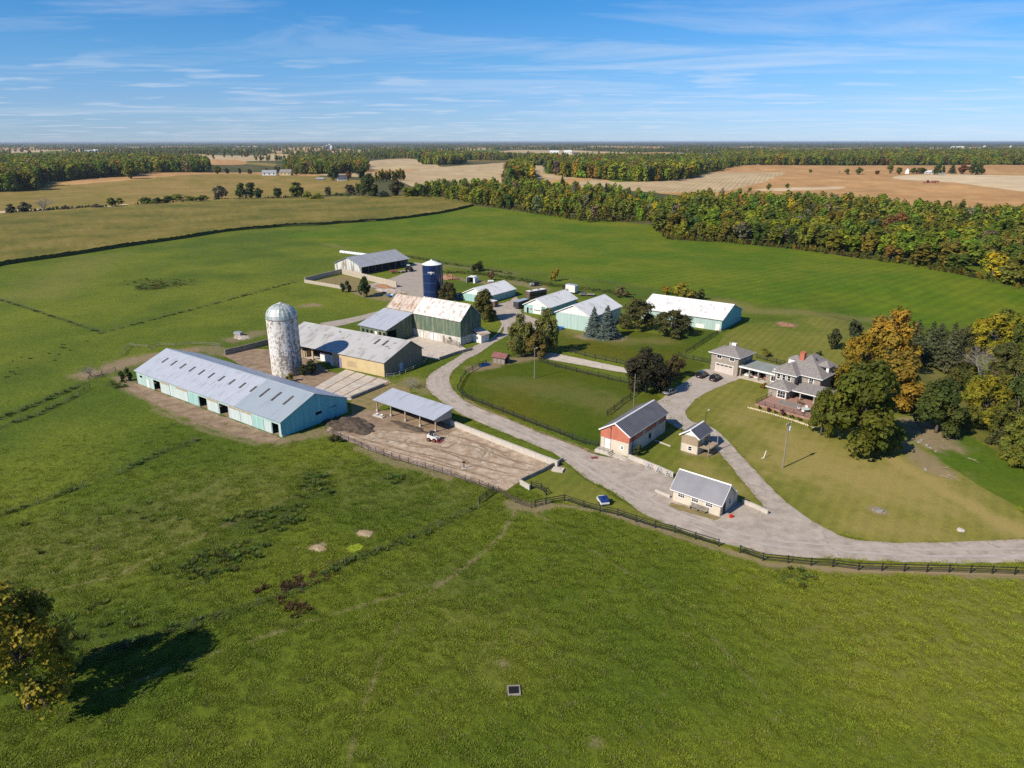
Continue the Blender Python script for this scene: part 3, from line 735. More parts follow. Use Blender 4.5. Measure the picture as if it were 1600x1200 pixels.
def conifer(key, seed, h, w, tiers, per, size, droop=.25, base=.04, bare=0):
    rng = np.random.default_rng(seed); P = []; D = []; T = []
    for k in range(tiers):
        f = k / tiers; z = h * (base + (1 - base) * f); L = w / 2 * (1 - f) ** .8 * rng.uniform(.82, 1.1)
        nb = max(4, int(11 * (1 - f) + 4))
        for b in range(nb):
            th = 2 * np.pi * (b + rng.random()) / nb; l = L * rng.uniform(.72, 1.12); tt = rng.random()
            m = max(3, int(per * (l / w * 2) + 2))
            s = rng.random(m) ** .6
            x = np.cos(th) * l * s; y = np.sin(th) * l * s; zz = z - droop * l * s * s + rng.normal(0, .05 * h / tiers * 3, m)
            side = rng.normal(0, .16 * l, m) * s
            P.append(np.stack([x - np.sin(th) * side, y + np.cos(th) * side, zz], -1))
            D.append(np.tile([np.cos(th) * .5, np.sin(th) * .5, .75], (m, 1)) + rng.normal(0, .35, (m, 3))); T.append(np.clip(tt * .55 + .25 * s + rng.normal(0, .12, m), 0, 1))
    P = np.vstack(P); D = np.vstack(D); D /= np.linalg.norm(D, axis=1)[:, None]; T = np.concatenate(T)
    V, F, t, hu = leaf_cards(P, D, size, rng, T, np.clip(rng.normal(.45, .12, len(P)), 0, 1), .34)
    me = npmesh('crown_' + key, V, F, ['leaves'], {'tint': ('POINT', 'FLOAT', t), 'hue': ('POINT', 'FLOAT', hu)})
    mb = MB(); mb.tube([(0, 0, -.2), (0, 0, h * .5), (0, 0, h * .97)], [h * .022, h * .014, h * .003], 6)
    PROTO[key] = (me, mb.mesh('trunk_' + key, 'bark', True), h, w)
conifer('spruce', 61, 12, 7, 34, 30, .34, .22)
conifer('pine', 62, 12, 7.5, 17, 24, .42, .05, .12)
def bare_tree(key, seed, h, w):
    rg = random.Random(seed); mb = MB()
    def br(p, d, l, r, n):
        e = p + d * l; mb.tube([p, p.lerp(e, .5) + Vector((rg.gauss(0, .05), rg.gauss(0, .05), .03)) * l, e], [r, r * .75, r * .5], 5 if n > 2 else 3, cap=False)
        if n == 0: return
        for _ in range(3 if n > 1 else 4):
            dd = (d + Vector((rg.gauss(0, .55), rg.gauss(0, .55), rg.gauss(.15, .35)))).normalized()
            br(p.lerp(e, rg.uniform(.55, 1)), dd, l * rg.uniform(.6, .8), r * .55, n - 1)
    for _ in range(3): br(Vector((0, 0, -.1)), Vector((rg.gauss(0, .25), rg.gauss(0, .25), 1)).normalized(), h * .3, .16, 5)
    PROTO[key] = (None, mb.mesh('branches_' + key, 'bark_pale'), h, w)
bare_tree('bare', 9, 9, 7)

def tree(key, x, y, h, w, color, label, cat='tree', group=None, name=None, rz=None, z=None):
    cm, tm, ph, pw = PROTO[key]
    nm = name or {'spruce': 'spruce_tree', 'pine': 'pine_tree', 'bare': 'bare_tree', 'poplar': 'poplar_tree', 'maple': 'maple_tree', 'oak': 'oak_tree'}.get(key, 'shrub' if key.startswith('shrub') else 'broadleaf_tree')
    t = thing(nm, label, cat, (x, y, (hz(x, y) if z is None else z)), random.uniform(0, 6.28) if rz is None else rz, group)
    s = (w / pw, w / pw * random.uniform(.93, 1.07), h / ph)
    a = link('trunk' if not key.startswith('shrub') else 'stem', tm, t); a.scale = s
    if cm:
        c = link('crown', cm, t); c.scale = s; c.color = (*color, 1)
    return t
def pxtree(key, px, py, hpx, wpx, color, label, **k):
    """a tree whose foot is seen at (px, py) and that looks hpx tall and wpx wide there"""
    x, y = G(px, py)
    zc = y * CP + CAM_H * SP
    m = zc / FPX
    h = hpx * m / math.cos(math.atan2(CAM_H, math.hypot(x, y)) ) if True else 0
    return tree(key, x, y, h, wpx * m, color, label, **k)

OLIVE = (.125, .136, .022); GREEN = (.095, .122, .016); DGREEN = (.055, .078, .016); YGREEN = (.168, .182, .018); YEL = (.33, .22, .016); ORANGE = (.27, .135, .024)
RUST = (.17, .075, .028); GREY = (.12, .105, .07); MID = (.135, .145, .020); PINE = (.050, .068, .035); BLUE = (.125, .16, .155); PURP = (.040, .036, .020)
pxtree('thin', 48, 1105, 185, 215, (.25, .20, .022), 'half bare tree with yellow leaves in the near left corner of the pasture', rz=2.2)
pxtree('ash', 814, 556, 66, 50, (.155, .158, .042), 'tall loose cottonwood on the left of the pair behind the red-roofed hut', group=None)
pxtree('ash', 853, 553, 72, 48, (.14, .145, .040), 'tall loose cottonwood on the right of the pair by the concrete path')
pxtree('oak', 836, 558, 42, 46, (.15, .115, .034), 'low thin tree with browning leaves between the two cottonwoods')
pxtree('oak', 756, 500, 48, 44, (.105, .098, .025), 'olive green tree behind the right end of the green barn')
pxtree('spruce', 927, 525, 46, 36, BLUE, 'smaller blue spruce, left one of the two beside the white barn')
pxtree('spruce', 948, 527, 50, 46, (.115, .15, .148), 'larger blue spruce, right one of the two beside the white barn')
pxtree('ash', 996, 513, 48, 66, (.085, .082, .028), 'wide olive tree between the two white roofed barns')
pxtree('ash', 1050, 523, 40, 72, (.072, .074, .026), 'low spreading olive tree in front of the long white roofed barn')
pxtree('maple', 1010, 612, 68, 80, PURP, 'big dark purple leaved maple beside the house driveway')
pxtree('ash', 1054, 590, 36, 42, (.085, .066, .03), 'smaller brownish tree at the right side of the dark maple')
pxtree('oak', 1338, 703, 138, 136, (.088, .098, .012), 'largest tree of the lawn, dark green, in front of the house terrace', rz=2.6)
pxtree('oak', 1282, 680, 74, 50, (.09, .10, .014), 'green tree leaning over the right end of the brick terrace')
pxtree('ash', 1388, 570, 92, 96, (.30, .19, .026), 'tall golden orange tree behind the house, farthest of the orange ones')
pxtree('ash', 1345, 588, 72, 78, (.24, .165, .018), 'gold and green tree close behind the house chimney')
pxtree('oak', 1395, 634, 84, 106, (.25, .165, .024), 'wide rusty gold tree between the house and the dark round tree')
pxtree('ash', 1325, 618, 62, 60, (.20, .155, .018), 'yellowing tree right against the back of the house')
pxtree('oak', 1462, 676, 84, 84, (.058, .076, .016), 'round dark green tree casting its shade on the lawn slope')
pxtree('ash', 1512, 668, 40, 40, (.12, .125, .022), 'small yellow green tree right of the round dark tree')
pxtree('shrub0', 1303, 545, 32, 36, (.052, .058, .022), 'grey green bush, nearer of the two on the grass behind the house')
pxtree('shrub1', 1333, 532, 34, 40, (.048, .055, .022), 'grey green bush, farther of the two on the grass behind the house')
for i, (px, py, hp, wp) in enumerate([(1452, 552, 70, 52), (1484, 560, 80, 54), (1432, 530, 52, 40), (1468, 530, 48, 50)]):
    pxtree('pine', px, py, hp, wp, (.085 + .012 * (i % 2), .10, .048), ['bushy grey green pine with orange trees at its left', 'tallest grey green pine in the clump right of the orange trees', 'small pine peeping out behind the orange trees', 'pine at the back of the clump right of the orange trees'][i])
pxtree('ash', 1552, 532, 66, 80, (.24, .21, .016), 'bright yellow tree above the grey bare tree at the right')
pxtree('bare', 1538, 566, 64, 60, GREY, 'grey leafless tree in the right hand valley', )
pxtree('oak', 1590, 540, 56, 44, (.085, .105, .02), 'dark tree right of the bright yellow tree')
pxtree('ash', 1536, 650, 78, 76, (.185, .17, .016), 'yellow green tree at the right edge of the rough slope')
pxtree('oak', 1588, 655, 92, 70, (.075, .10, .022), 'dark green tree at the right border, middle of the slope')
pxtree('ash', 1592, 716, 74, 74, (.13, .145, .024), 'green tree at the right border, lowest on the slope')
pxtree('oak', 1590, 590, 60, 60, (.115, .115, .03), 'brownish green tree at the right border above the dark one')
pxtree('shrub2', 1558, 690, 26, 40, (.075, .082, .03), 'low grey green bush at the foot of the right hand trees')
pxtree('bare', 1562, 600, 50, 50, GREY, 'small leafless tree among the right hand trees')
pxtree('ash', 1508, 560, 42, 46, (.14, .125, .03), 'olive yellow tree between the pines and the grey bare tree')
pxtree('oak', 1500, 590, 36, 44, (.09, .095, .024), 'low green tree below the grey pines')
pxtree('shrub0', 569, 464, 30, 34, (.040, .062, .016), 'round dark green bush by the concrete bunker wall')
pxtree('shrub1', 541, 457, 19, 18, (.035, .05, .025), 'small dark bush left of the round one at the bunker')
pxtree('shrub2', 1066, 466, 22, 44, (.20, .165, .02), 'yellow bush behind the long white roofed barn', )
pxtree('shrub0', 1040, 460, 14, 22, (.24, .18, .02), 'bright yellow bush left of the larger one behind the long barn')
pxtree('shrub1', 1092, 469, 18, 26, (.1, .1, .03), 'olive bush right of the yellow bush behind the long barn')
pxtree('shrub2', 866, 439, 20, 16, (.25, .19, .02), 'yellow bush on the weedy bank of the hay field')
pxtree('shrub1', 748, 424, 16, 24, (.045, .058, .016), 'dark bush alone at the hay field edge by the tin shelter')
pxtree('shrub0', 767, 438, 14, 14, (.14, .075, .045), 'dead brown bush beside the tin shelter')
pxtree('shrub1', 884, 456, 12, 26, (.10, .085, .04), 'brown bush at the rear corner of the white barn')
pxtree('shrub2', 970, 463, 14, 30, (.12, .095, .045), 'brownish scrub between the white barns on the field edge')
pxtree('oak', 700, 470, 30, 34, (.085, .075, .028), 'small brown green tree at the foot of the blue silo')
pxtree('shrub0', 433, 583, 28, 20, (.12, .115, .022), 'yellowing bush at the left foot of the concrete silo')
pxtree('shrub1', 484, 586, 24, 34, (.045, .058, .017), 'dark bush in the shade of the concrete silo')
pxtree('shrub2', 452, 598, 14, 22, (.13, .115, .022), 'low weeds in front of the concrete silo', cat='bush')
pxtree('shrub1', 198, 596, 22, 20, (.05, .066, .018), 'dark bush at the left end of the long blue barn')
pxtree('shrub0', 995, 712, 17, 18, (.055, .07, .02), 'small shrub at the corner of the red brick building')
pxtree('shrub2', 1192, 606, 8, 12, (.22, .12, .03), 'small orange shrub by the glass breezeway')
pxtree('shrub0', 1196, 556, 10, 24, (.15, .14, .02), 'low yellow green bush behind the breezeway')
pxtree('shrub1', 1280, 556, 8, 12, (.06, .08, .02), 'small bush behind the house roof')
pxtree('bare', 648, 607, 18, 34, GREY, 'grey leafless bush at the corner of the tan barn yard', name='bare_bush', cat='bush')
pxtree('bare', 142, 588, 24, 30, GREY, 'leafless bush over the field gate left of the blue barn', name='bare_bush', cat='bush')
pxtree('shrub2', 525, 690, 12, 22, (.06, .06, .025), 'dark weeds at the corner of the long blue barn', cat='bush')

for px, py, hp, wp, c, k in [(1600, 520, 62, 60, YGREEN, 'ash'), (1572, 512, 50, 56, OLIVE, 'oak'), (1524, 528, 44, 50, (.11, .11, .03), 'oak'), (1500, 540, 52, 44, (.085, .09, .04), 'ash'), (1570, 560, 50, 50, (.10, .105, .03), 'oak'), (1612, 566, 70, 60, GREEN, 'ash'), (1615, 620, 78, 64, DGREEN, 'oak'), (1562, 630, 70, 62, (.12, .125, .02), 'ash'), (1616, 680, 80, 70, MID, 'oak'),
                            (1575, 672, 60, 60, (.10, .11, .022), 'ash'), (1606, 732, 60, 64, OLIVE, 'oak'), (1528, 612, 44, 54, YGREEN, 'oak'), (1640, 640, 90, 70, GREEN, 'ash'), (1640, 560, 80, 60, MID, 'oak'), (1550, 596, 44, 46, (.11, .10, .05), 'ash'), (1645, 720, 84, 70, GREEN, 'oak')]:
    pxtree(k, px, py, hp, wp, c, 'tree in the dense yellow green thicket along the right border', group='thicket trees along the right border')
# trees that stand alone in the middle distance, along the road behind the corn
ROADSIDE = [(18, 333, 17, 18, 'wood1', GREY), (40, 331, 18, 24, 'wood2', GREY), (66, 330, 30, 34, 'bare', GREY), (102, 328, 10, 14, 'shrub1', GREY), (180, 320, 13, 34, 'shrub0', OLIVE), (152, 324, 8, 22, 'shrub2', GREY),
            (228, 318, 12, 40, 'shrub1', GREEN), (256, 316, 11, 34, 'shrub0', DGREEN), (286, 314, 12, 44, 'shrub2', MID), (318, 312, 9, 30, 'shrub0', OLIVE), (347, 311, 22, 30, 'wood3', GREY), (385, 309, 25, 34, 'wood0', DGREEN), (404, 309, 17, 18, 'wood2', DGREEN),
            (434, 308, 17, 18, 'wood4', DGREEN), (464, 307, 24, 32, 'wood1', MID), (490, 312, 14, 32, 'shrub2', YGREEN), (513, 306, 16, 14, 'wood4', GREY), (528, 307, 7, 16, 'shrub1', DGREEN), (577, 310, 38, 36, 'oak', DGREEN), (600, 311, 12, 34, 'shrub0', (.05, .07, .05)),
            (620, 310, 29, 30, 'wood2', (.07, .066, .03)), (640, 312, 18, 34, 'wood4', YGREEN), (546, 302, 14, 22, 'wood5', GREY), (560, 301, 14, 14, 'wood0', OLIVE),
            (206, 282, 24, 28, 'wood2', MID), (522, 285, 22, 20, 'wood0', DGREEN), (545, 284, 14, 12, 'wood4', RUST), (565, 284, 22, 20, 'wood2', DGREEN), (463, 276, 13, 12, 'wood1', OLIVE), (435, 275, 12, 14, 'wood0', DGREEN), (415, 274, 10, 12, 'wood3', MID), (375, 272, 9, 8, 'wood1', DGREEN), (390, 273, 8, 8, 'wood5', DGREEN), (340, 272, 12, 16, 'wood4', MID), (355, 272, 9, 10, 'wood2', DGREEN),
            (1266, 270, 5, 6, 'wood0', MID), (1201, 296, 10, 10, 'wood2', MID), (1230, 293.5, 8, 9, 'wood4', MID), (1172, 299, 7, 10, 'wood3', MID), (1322, 273, 9, 10, 'wood3', OLIVE), (1342, 273, 11, 14, 'wood2', OLIVE), (1311, 272, 7, 9, 'bare', GREY), (1370, 273, 6, 10, 'wood4', RUST),
            (1390, 272, 16, 11, 'wood2', MID), (1404, 273, 11, 12, 'wood4', OLIVE), (1432, 272, 9, 22, 'wood0', MID), (1464, 274, 16, 14, 'wood5', DGREEN), (1473, 273, 13, 8, 'wood1', DGREEN), (1487, 273, 17, 15, 'pine', PINE), (1504, 273, 15, 20, 'wood2', RUST), (1524, 274, 16, 22, 'wood0', DGREEN), (1534, 273, 9, 10, 'wood4', DGREEN), (1443, 272, 8, 10, 'wood3', MID),
            *[(588 + i * 5.4, 287 - i * .25, 15 + (i * 7) % 5, 9, 'wood%d' % (1 + 4 * (i % 2)), (.24, .20, .03)) for i in range(9)], (878, 309, 30, 18, 'spruce', PINE), (946, 318, 30, 16, 'spruce', (.04, .055, .025))]
KIND = {'bare': 'leafless', 'pine': 'pointed', 'spruce': 'spire shaped'}
def where(px, py):
    if px < 340: return 'along the gravel road behind the corn field'
    if px < 660 and py > 300: return 'in the tree row at the end of the corn field'
    if px < 660: return 'by the far houses left of the ploughed fields'
    if px > 1375: return 'around the far white farmhouse among brown fields'
    if px < 960: return 'rising above the wood behind the hay field'
    return 'alone on the far brown field'
def cname(c):
    r, g, b = c
    if r > g * 1.6: return 'rust coloured'
    if r > .2: return 'golden'
    if r > g * 1.02 and r > .1 and b > .05: return 'greyish'
    if r > .11 : return 'yellow green'
    if g < .055: return 'dark green'
    if b > .027: return 'brownish green'
    return 'mid green'
for px, py, hp, wp, k, c in ROADSIDE:
    sz = 'bush' if k.startswith('shrub') else 'tree'
    kd = KIND.get(k, '')
    lab = f'{cname(c)} {kd + " " if kd else ""}{sz} {where(px, py)}' if not (px > 580 and px < 640 and py > 283 and py < 288) else 'slim golden tree in the yellow row behind the corn field corner'
    pxtree(k, px, py, hp, wp, c, lab, cat=sz, group=('slim golden trees in a row' if lab.startswith('slim') else f'{sz}s {where(px, py)}'))

# ------------------------------------------------------------------ the wood along the far side of the hay field
def sample_px(poly, spacing, n, rng, mn=None):
    """points spread over the ground outline with a least spacing"""
    P = GP(poly); xs = [p[0] for p in P]; ys = [p[1] for p in P]
    c = np.stack([rng.uniform(min(xs), max(xs), n), rng.uniform(min(ys), max(ys), n)], -1)
    c = c[inpoly(c[:, 0], c[:, 1], P)]
    out = []; grid = {}
    for p in c:
        k = (int(p[0] // spacing), int(p[1] // spacing)); ok = True
        for i in (-1, 0, 1):
            for j in (-1, 0, 1):
                for q in grid.get((k[0] + i, k[1] + j), ()):
                    if (q[0] - p[0]) ** 2 + (q[1] - p[1]) ** 2 < spacing ** 2: ok = False
        if ok: grid.setdefault(k, []).append(p); out.append(p)
    return np.array(out)
rgw = np.random.default_rng(5)
BELT_R = [(1026, 360), (1045, 371), (1130, 376), (1250, 388), (1400, 409), (1500, 427), (1590, 446), (1680, 470), (1760, 480), (1760, 345), (1600, 338), (1450, 330), (1330, 320), (1200, 316), (1100, 316), (1040, 326), (1016, 340)]
BELT_L = [(640, 311), (690, 315), (740, 321), (800, 329), (850, 336), (920, 347), (1012, 345), (1030, 335), (1020, 322), (960, 308), (880, 303), (790, 299), (700, 298)]
SCRUB = [(1020, 352), (1040, 374), (1130, 379), (1250, 391), (1400, 412), (1500, 430), (1600, 449), (1600, 445), (1500, 426), (1400, 408.5), (1250, 387.5), (1130, 375.5), (1050, 370)]
pr = sample_px(BELT_R, 10.2, 26000, rgw); pl_ = sample_px(BELT_L, 10.4, 26000, rgw)
bel = np.vstack([pr, pl_]); side = np.r_[np.ones(len(pr)), np.zeros(len(pl_))]
dd = np.hypot(bel[:, 0], bel[:, 1]); ordr = np.argsort(dd)
bel, side = bel[ordr], side[ordr]
PAL = [(GREEN, .18), (MID, .24), (DGREEN, .15), (OLIVE, .15), (YGREEN, .15), (YEL, .022), (ORANGE, .009), (RUST, .008), (GREY, .05)]
pc = np.array([p for _, p in PAL]); pc = pc / pc.sum()
def pick_col(x, y, rng):
    k = rng.choice(len(PAL), p=pc)
    if k in (0, 2, 3, 4) and rng.random() < .5: k = 4 if fbm(np.array([x / 45]), np.array([y / 45]), 77, 2)[0] > .52 else 0
    c = PAL[k][0]; j = rng.normal(1, .13, 3)
    return tuple(np.clip(np.array(c) * j * rng.uniform(.95, 1.4), .01, .4)), k
KN = ['leafy green', 'mid green', 'dark green', 'olive', 'yellow green', 'bright yellow', 'orange', 'rust red', 'grey brown']
front = []
# screen share: the nearer ones and the edge rows show largest
NB = 205
FRONT_R = GP([(1026, 360), (1045, 371), (1130, 376), (1250, 388), (1400, 409), (1500, 427), (1590, 446), (1680, 470), (1760, 480)]); FRONT_L = GP([(640, 311), (690, 315), (740, 321), (800, 329), (850, 336), (920, 347), (1012, 345)])
for i in range(min(NB, len(bel))):
    x, y = bel[i]; c, k = pick_col(x, y, rgw)
    edge = min(1, max(.55, (dd[ordr[i]] - 300) / 120))
    h = rgw.uniform(8.5, 15.5) * (.88 if k in (4, 5) else 1) * (.95 if not side[i] else 1)
    key = 'wood%d' % rgw.integers(0, 6)
    sd_ = 'right of the hay field' if side[i] else 'straight behind the hay field'
    zc_ = y * CP + CAM_H * SP; px_ = 800 + FPX * x / zc_
    ed = dpoly(np.array([x]), np.array([y]), FRONT_R if side[i] else FRONT_L)[0]
    row = 'at the front edge' if ed < 11 else ('behind the front edge' if ed < 26 else 'deep inside')
    end = ('left end' if px_ < 1180 else 'middle' if px_ < 1360 else 'right part' if px_ < 1500 else 'right end') if side[i] else ('left half' if px_ < 840 else 'right half')
    lab_ = f'{KN[k]} tree {row}, {end} of ' + ('wood beyond the hay field' if side[i] else 'wood behind the corn corner')
    tree(key, x, y, h, rgw.uniform(10.5, 17), c, lab_, group=lab_.replace(' tree ', ' trees ', 1))
rest = bel[NB:]

# ------------------------------------------------------------------ scattering of what nobody could count
def scatter(name, P, rz, sc, pick, colr, protos, label, tilt=None, wz=None):
    me = bpy.data.meshes.new(name)
    n = len(P); me.vertices.add(n); me.vertices.foreach_set('co', np.asarray(P, np.float32).ravel())
    def at(nm, typ, arr):
        a = me.attributes.new(nm, typ, 'POINT'); a.data.foreach_set('value' if typ in ('FLOAT', 'INT') else ('vector' if typ == 'FLOAT_VECTOR' else 'color'), np.asarray(arr).ravel())
    at('rotv', 'FLOAT_VECTOR', np.stack([np.zeros(n), np.zeros(n), rz], -1).astype(np.float32))
    at('sclv', 'FLOAT_VECTOR', np.stack([sc, sc, sc * (wz if wz is not None else 1)], -1).astype(np.float32)); at('pick', 'INT', np.asarray(pick, np.int32))
    at('icol', 'FLOAT_COLOR', np.c_[colr, np.ones(n)].astype(np.float32))
    me.update()
    o = link(name, me); tag(o, label, kind='stuff')
    g = bpy.data.node_groups.new(name, 'GeometryNodeTree')
    g.interface.new_socket('Geometry', in_out='INPUT', socket_type='NodeSocketGeometry'); g.interface.new_socket('Geometry', in_out='OUTPUT', socket_type='NodeSocketGeometry')
    gi = g.nodes.new('NodeGroupInput'); go = g.nodes.new('NodeGroupOutput')
    ip = g.nodes.new('GeometryNodeInstanceOnPoints'); jn = g.nodes.new('GeometryNodeJoinGeometry')
    for p in protos:
        oi = g.nodes.new('GeometryNodeObjectInfo'); oi.inputs['Object'].default_value = p; oi.inputs['As Instance'].default_value = True
        g.links.new(oi.outputs['Geometry'], jn.inputs[0])
    def na(nm, typ):
        q = g.nodes.new('GeometryNodeInputNamedAttribute'); q.data_type = typ; q.inputs['Name'].default_value = nm; return q.outputs[0]
    e2r = g.nodes.new('FunctionNodeEulerToRotation'); g.links.new(na('rotv', 'FLOAT_VECTOR'), e2r.inputs[0])
    g.links.new(gi.outputs[0], ip.inputs['Points']); g.links.new(jn.outputs[0], ip.inputs['Instance']); ip.inputs['Pick Instance'].default_value = True
    g.links.new(na('pick', 'INT'), ip.inputs['Instance Index']); g.links.new(e2r.outputs[0], ip.inputs['Rotation']); g.links.new(na('sclv', 'FLOAT_VECTOR'), ip.inputs['Scale'])
    g.links.new(ip.outputs[0], go.inputs[0])
    md = o.modifiers.new('scatter', 'NODES'); md.node_group = g
    return o
far_protos = []
for i in range(5):
    me, _ = crown('far_crown_%d' % i, 80 + i, 9 + i, 420, .95, 'leaves_scattered', ['round', 'wide', 'round', 'tall', 'round'][i], 12, 9 + i % 2, .0, .2, lr=(.3, .5))
    far_protos.append(bpy.data.objects.new('far_crown_%d' % i, me))
FP = []; FC = []; FS = []
def addwood(pts, hmin, hmax, rng, dark=1.0, sx=1.0):
    for x, y in pts:
        c, k = pick_col(x, y, rng)
        FP.append((x, y, hz(x, y) - .4)); FC.append(np.array(c) * dark); FS.append(rng.uniform(hmin, hmax) / 12 * sx)
addwood(rest, 9.5, 14.5, rgw, sx=1.1)
WOODS = [[(-80, 300), (0, 299), (57, 297), (62, 287), (125, 283), (185, 279.5), (205, 280), (230, 272), (262, 270), (325, 270), (328, 256), (260, 248), (150, 246), (60, 249), (-80, 252)],
         [(444, 270), (480, 274), (530, 273), (574, 268), (572, 257), (520, 254), (450, 257)],
         [(852, 272), (880, 280), (930, 283), (1000, 287.5), (1060, 285), (1084, 280), (1112, 266), (1150, 260), (1154, 252), (1060, 250), (960, 252), (890, 260)],
         [(1140, 257.5), (1300, 258), (1450, 257), (1700, 257.5), (1700, 239), (1450, 240), (1250, 241), (1120, 244)],
         [(640, 247), (700, 250), (760, 250), (790, 250), (800, 246), (740, 243), (640, 243)],
         [(660, 257), (690, 259), (720, 258), (730, 254), (680, 252), (655, 253)],
         [(800, 292), (830, 290), (826, 268), (805, 268), (790, 280)],
         [(820, 259), (875, 259), (872, 251), (835, 250)]]
for k, pl in enumerate(WOODS):
    P = np.array(pl); n = int((P[:, 0].max() - P[:, 0].min()) * (P[:, 1].max() - P[:, 1].min()) * (.24 if k < 3 else .55))
    px = rgw.uniform(P[:, 0].min(), P[:, 0].max(), n); py = rgw.uniform(P[:, 1].min(), P[:, 1].max(), n)
    kk = inpoly(px, py, pl); pts = [G(a, b) for a, b in zip(px[kk], py[kk])]
    addwood(pts, 16, 24, rgw, sx=1.15)
# the plain out to the horizon: woods, hedgerows and gaps with fields
n = 36000
px = rgw.uniform(-350, 1950, n); py = 222.4 + 28 * rgw.random(n) ** 1.9
w = np.array([G(a, b) for a, b in zip(px, py)])
zk = zone_of(w[:, 0], w[:, 1])
hed = (rgw.random(n) < .05)
ok = ((zk == Z_FLOOR) | hed | (py < 226)) & (np.hypot(w[:, 0], w[:, 1]) > 1100) & (zk != Z_PALE)
for _, pl in ZONES[:14]: ok &= ~inpoly(w[:, 0], w[:, 1], GP(pl))
addwood(w[ok], 15, 22, rgw, dark=.92)
FP = np.array(FP); n = len(FP)
scatter('far_woodland', FP, rgw.uniform(0, 6.28, n), np.array(FS), rgw.integers(0, 5, n), np.array(FC), far_protos, 'autumn woods of the plain running out to the horizon', wz=1.0)

# ------------------------------------------------------------------ pasture grass near the camera, rank weeds in patches
def tuft(name, seed, n, h, r, wd):
    rng = np.random.default_rng(seed); V = []; F = []; T = []
    for i in range(n):
        a = rng.uniform(0, 6.28); q = r * math.sqrt(rng.random()); b = np.array([q * math.cos(a), q * math.sin(a), -.02]); l = h * rng.uniform(.55, 1.1)
        a2 = a + rng.normal(0, .7); ln = rng.uniform(.25, .8); d = np.array([math.cos(a2) * ln, math.sin(a2) * ln, 1.]); s = np.array([-math.sin(a2), math.cos(a2), 0]) * wd
        m_ = b + d * l * .55; e = b + d * l * .8 + np.array([math.cos(a2), math.sin(a2), 0]) * l * .3
        o = len(V); V += [b - s, b + s, m_ + s * .8, m_ - s * .8, e]; F += [(o, o + 1, o + 2, o + 3), (o + 3, o + 2, o + 4, o + 4)]; T += [.25 + .42 * rng.random()] * 5
    V = np.array(V)
    quads = np.array([f if f[2] != f[3] else (f[0], f[1], f[2], f[2]) for f in F])
    me = bpy.data.meshes.new(name); me.from_pydata(V.tolist(), [], [f[:3] if f[2] == f[3] else f for f in F]); me.materials.append(MATS['leaves_scattered'])
    a = me.attributes.new('tint', 'FLOAT', 'POINT'); a.data.foreach_set('value', np.array(T, np.float32)); a = me.attributes.new('hue', 'FLOAT', 'POINT'); a.data.foreach_set('value', np.full(len(V), .5, np.float32))
    return bpy.data.objects.new(name, me)
TU = [tuft('tuft_%d' % i, 100 + i, 18, .125, .34, .03) for i in range(4)]
rg = np.random.default_rng(12)
def near_pts(n, r0, r1, power=1.0):
    a = rg.uniform(-R(44), R(44), n); r = r0 + (r1 - r0) * rg.random(n) ** power
    return r * np.sin(a), r * np.cos(a), r
def shade_cols(x, y, base_a, base_b):
    m_ = mottle_hotspot(x, y)[:, None]
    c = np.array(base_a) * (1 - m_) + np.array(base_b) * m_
    return c * rg.uniform(.7, 1.3, (len(x), 1)) * (1 + rg.normal(0, .05, (len(x), 3)))
x, y, r = near_pts(300000, 50, 170, .72)
zn = zone_of(x, y)
d_ = strokes(x, y, DIRT, .55, 1); clump = fbm(x / 1.1, y / 1.1, 55, 2)
ok = (zn == Z_PASTURE) & (d_ < .35) & (clump > rg.uniform(.2, .62, len(x))) & (rg.random(len(x)) < 1 - .93 * sstep(75, 170, r))
for pl in (MAIN,): ok &= ~inpoly(x, y, GP(pl))
BARN = [G(205, 600), G(443, 690), G(555, 648), G(620, 590), G(640, 560), G(470, 530), G(300, 545)]
YARD = GP([(500, 676), (545, 640), (600, 600), (705, 656), (885, 712), (812, 756), (790, 768), (704.8, 746), (575, 704)])
ok &= ~inpoly(x, y, BARN) & ~inpoly(x, y, YARD)
x, y, r = x[ok], y[ok], r[ok]; n = len(x)
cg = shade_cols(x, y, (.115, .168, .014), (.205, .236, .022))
dry_ = rg.random(n) < .05; cg[dry_] = np.array([.2, .17, .08]) * rg.uniform(.7, 1.2, (dry_.sum(), 1))
scatter('pasture_grass', np.stack([x, y, hgt(x, y)], -1), rg.uniform(0, 6.28, n), rg.uniform(.7, 1.5, n) * (1 + .5 * (clump[ok] > .6)), rg.integers(0, 4, n), cg, TU, 'uneven grazed pasture grass in front of the farm', wz=rg.uniform(.6, 1.25, n))
print('grass', n)
WEED = WEED + [([(400, 934), (425, 920), (455, 910), (492, 904)], 1.25, 1)] * 2 + [([(448, 946), (462, 958), (474, 962)], 1.5, 1)]
WU = [tuft('weed_%d' % i, 120 + i, 34, .55, .38, .055) for i in range(3)]
WX = []; WY = []
for pl, wd, st in WEED:
    P = GP(pl)
    L = sum(math.dist(a, b) for a, b in zip(P[:-1], P[1:])) + 2 * wd
    k = int(min(1800, L * wd * 2 * 1.1 * st * st))
    tt = rg.random(k)
    seg = np.array(P if len(P) > 1 else [P[0], P[0]]); cum = np.r_[0, np.cumsum(np.hypot(*(seg[1:] - seg[:-1]).T))]
    s = tt * cum[-1]
    bx = np.interp(s, cum, seg[:, 0]); by = np.interp(s, cum, seg[:, 1])
    q = wd * np.sqrt(rg.random(k)) * 1.15; a = rg.uniform(0, 6.28, k)
    WX.append(bx + q * np.cos(a)); WY.append(by + q * np.sin(a))
WX = np.concatenate(WX); WY = np.concatenate(WY)
kk = fbm(WX / 1.8, WY / 1.8, 91, 3) > .43
WX, WY = WX[kk], WY[kk]; n = len(WX)
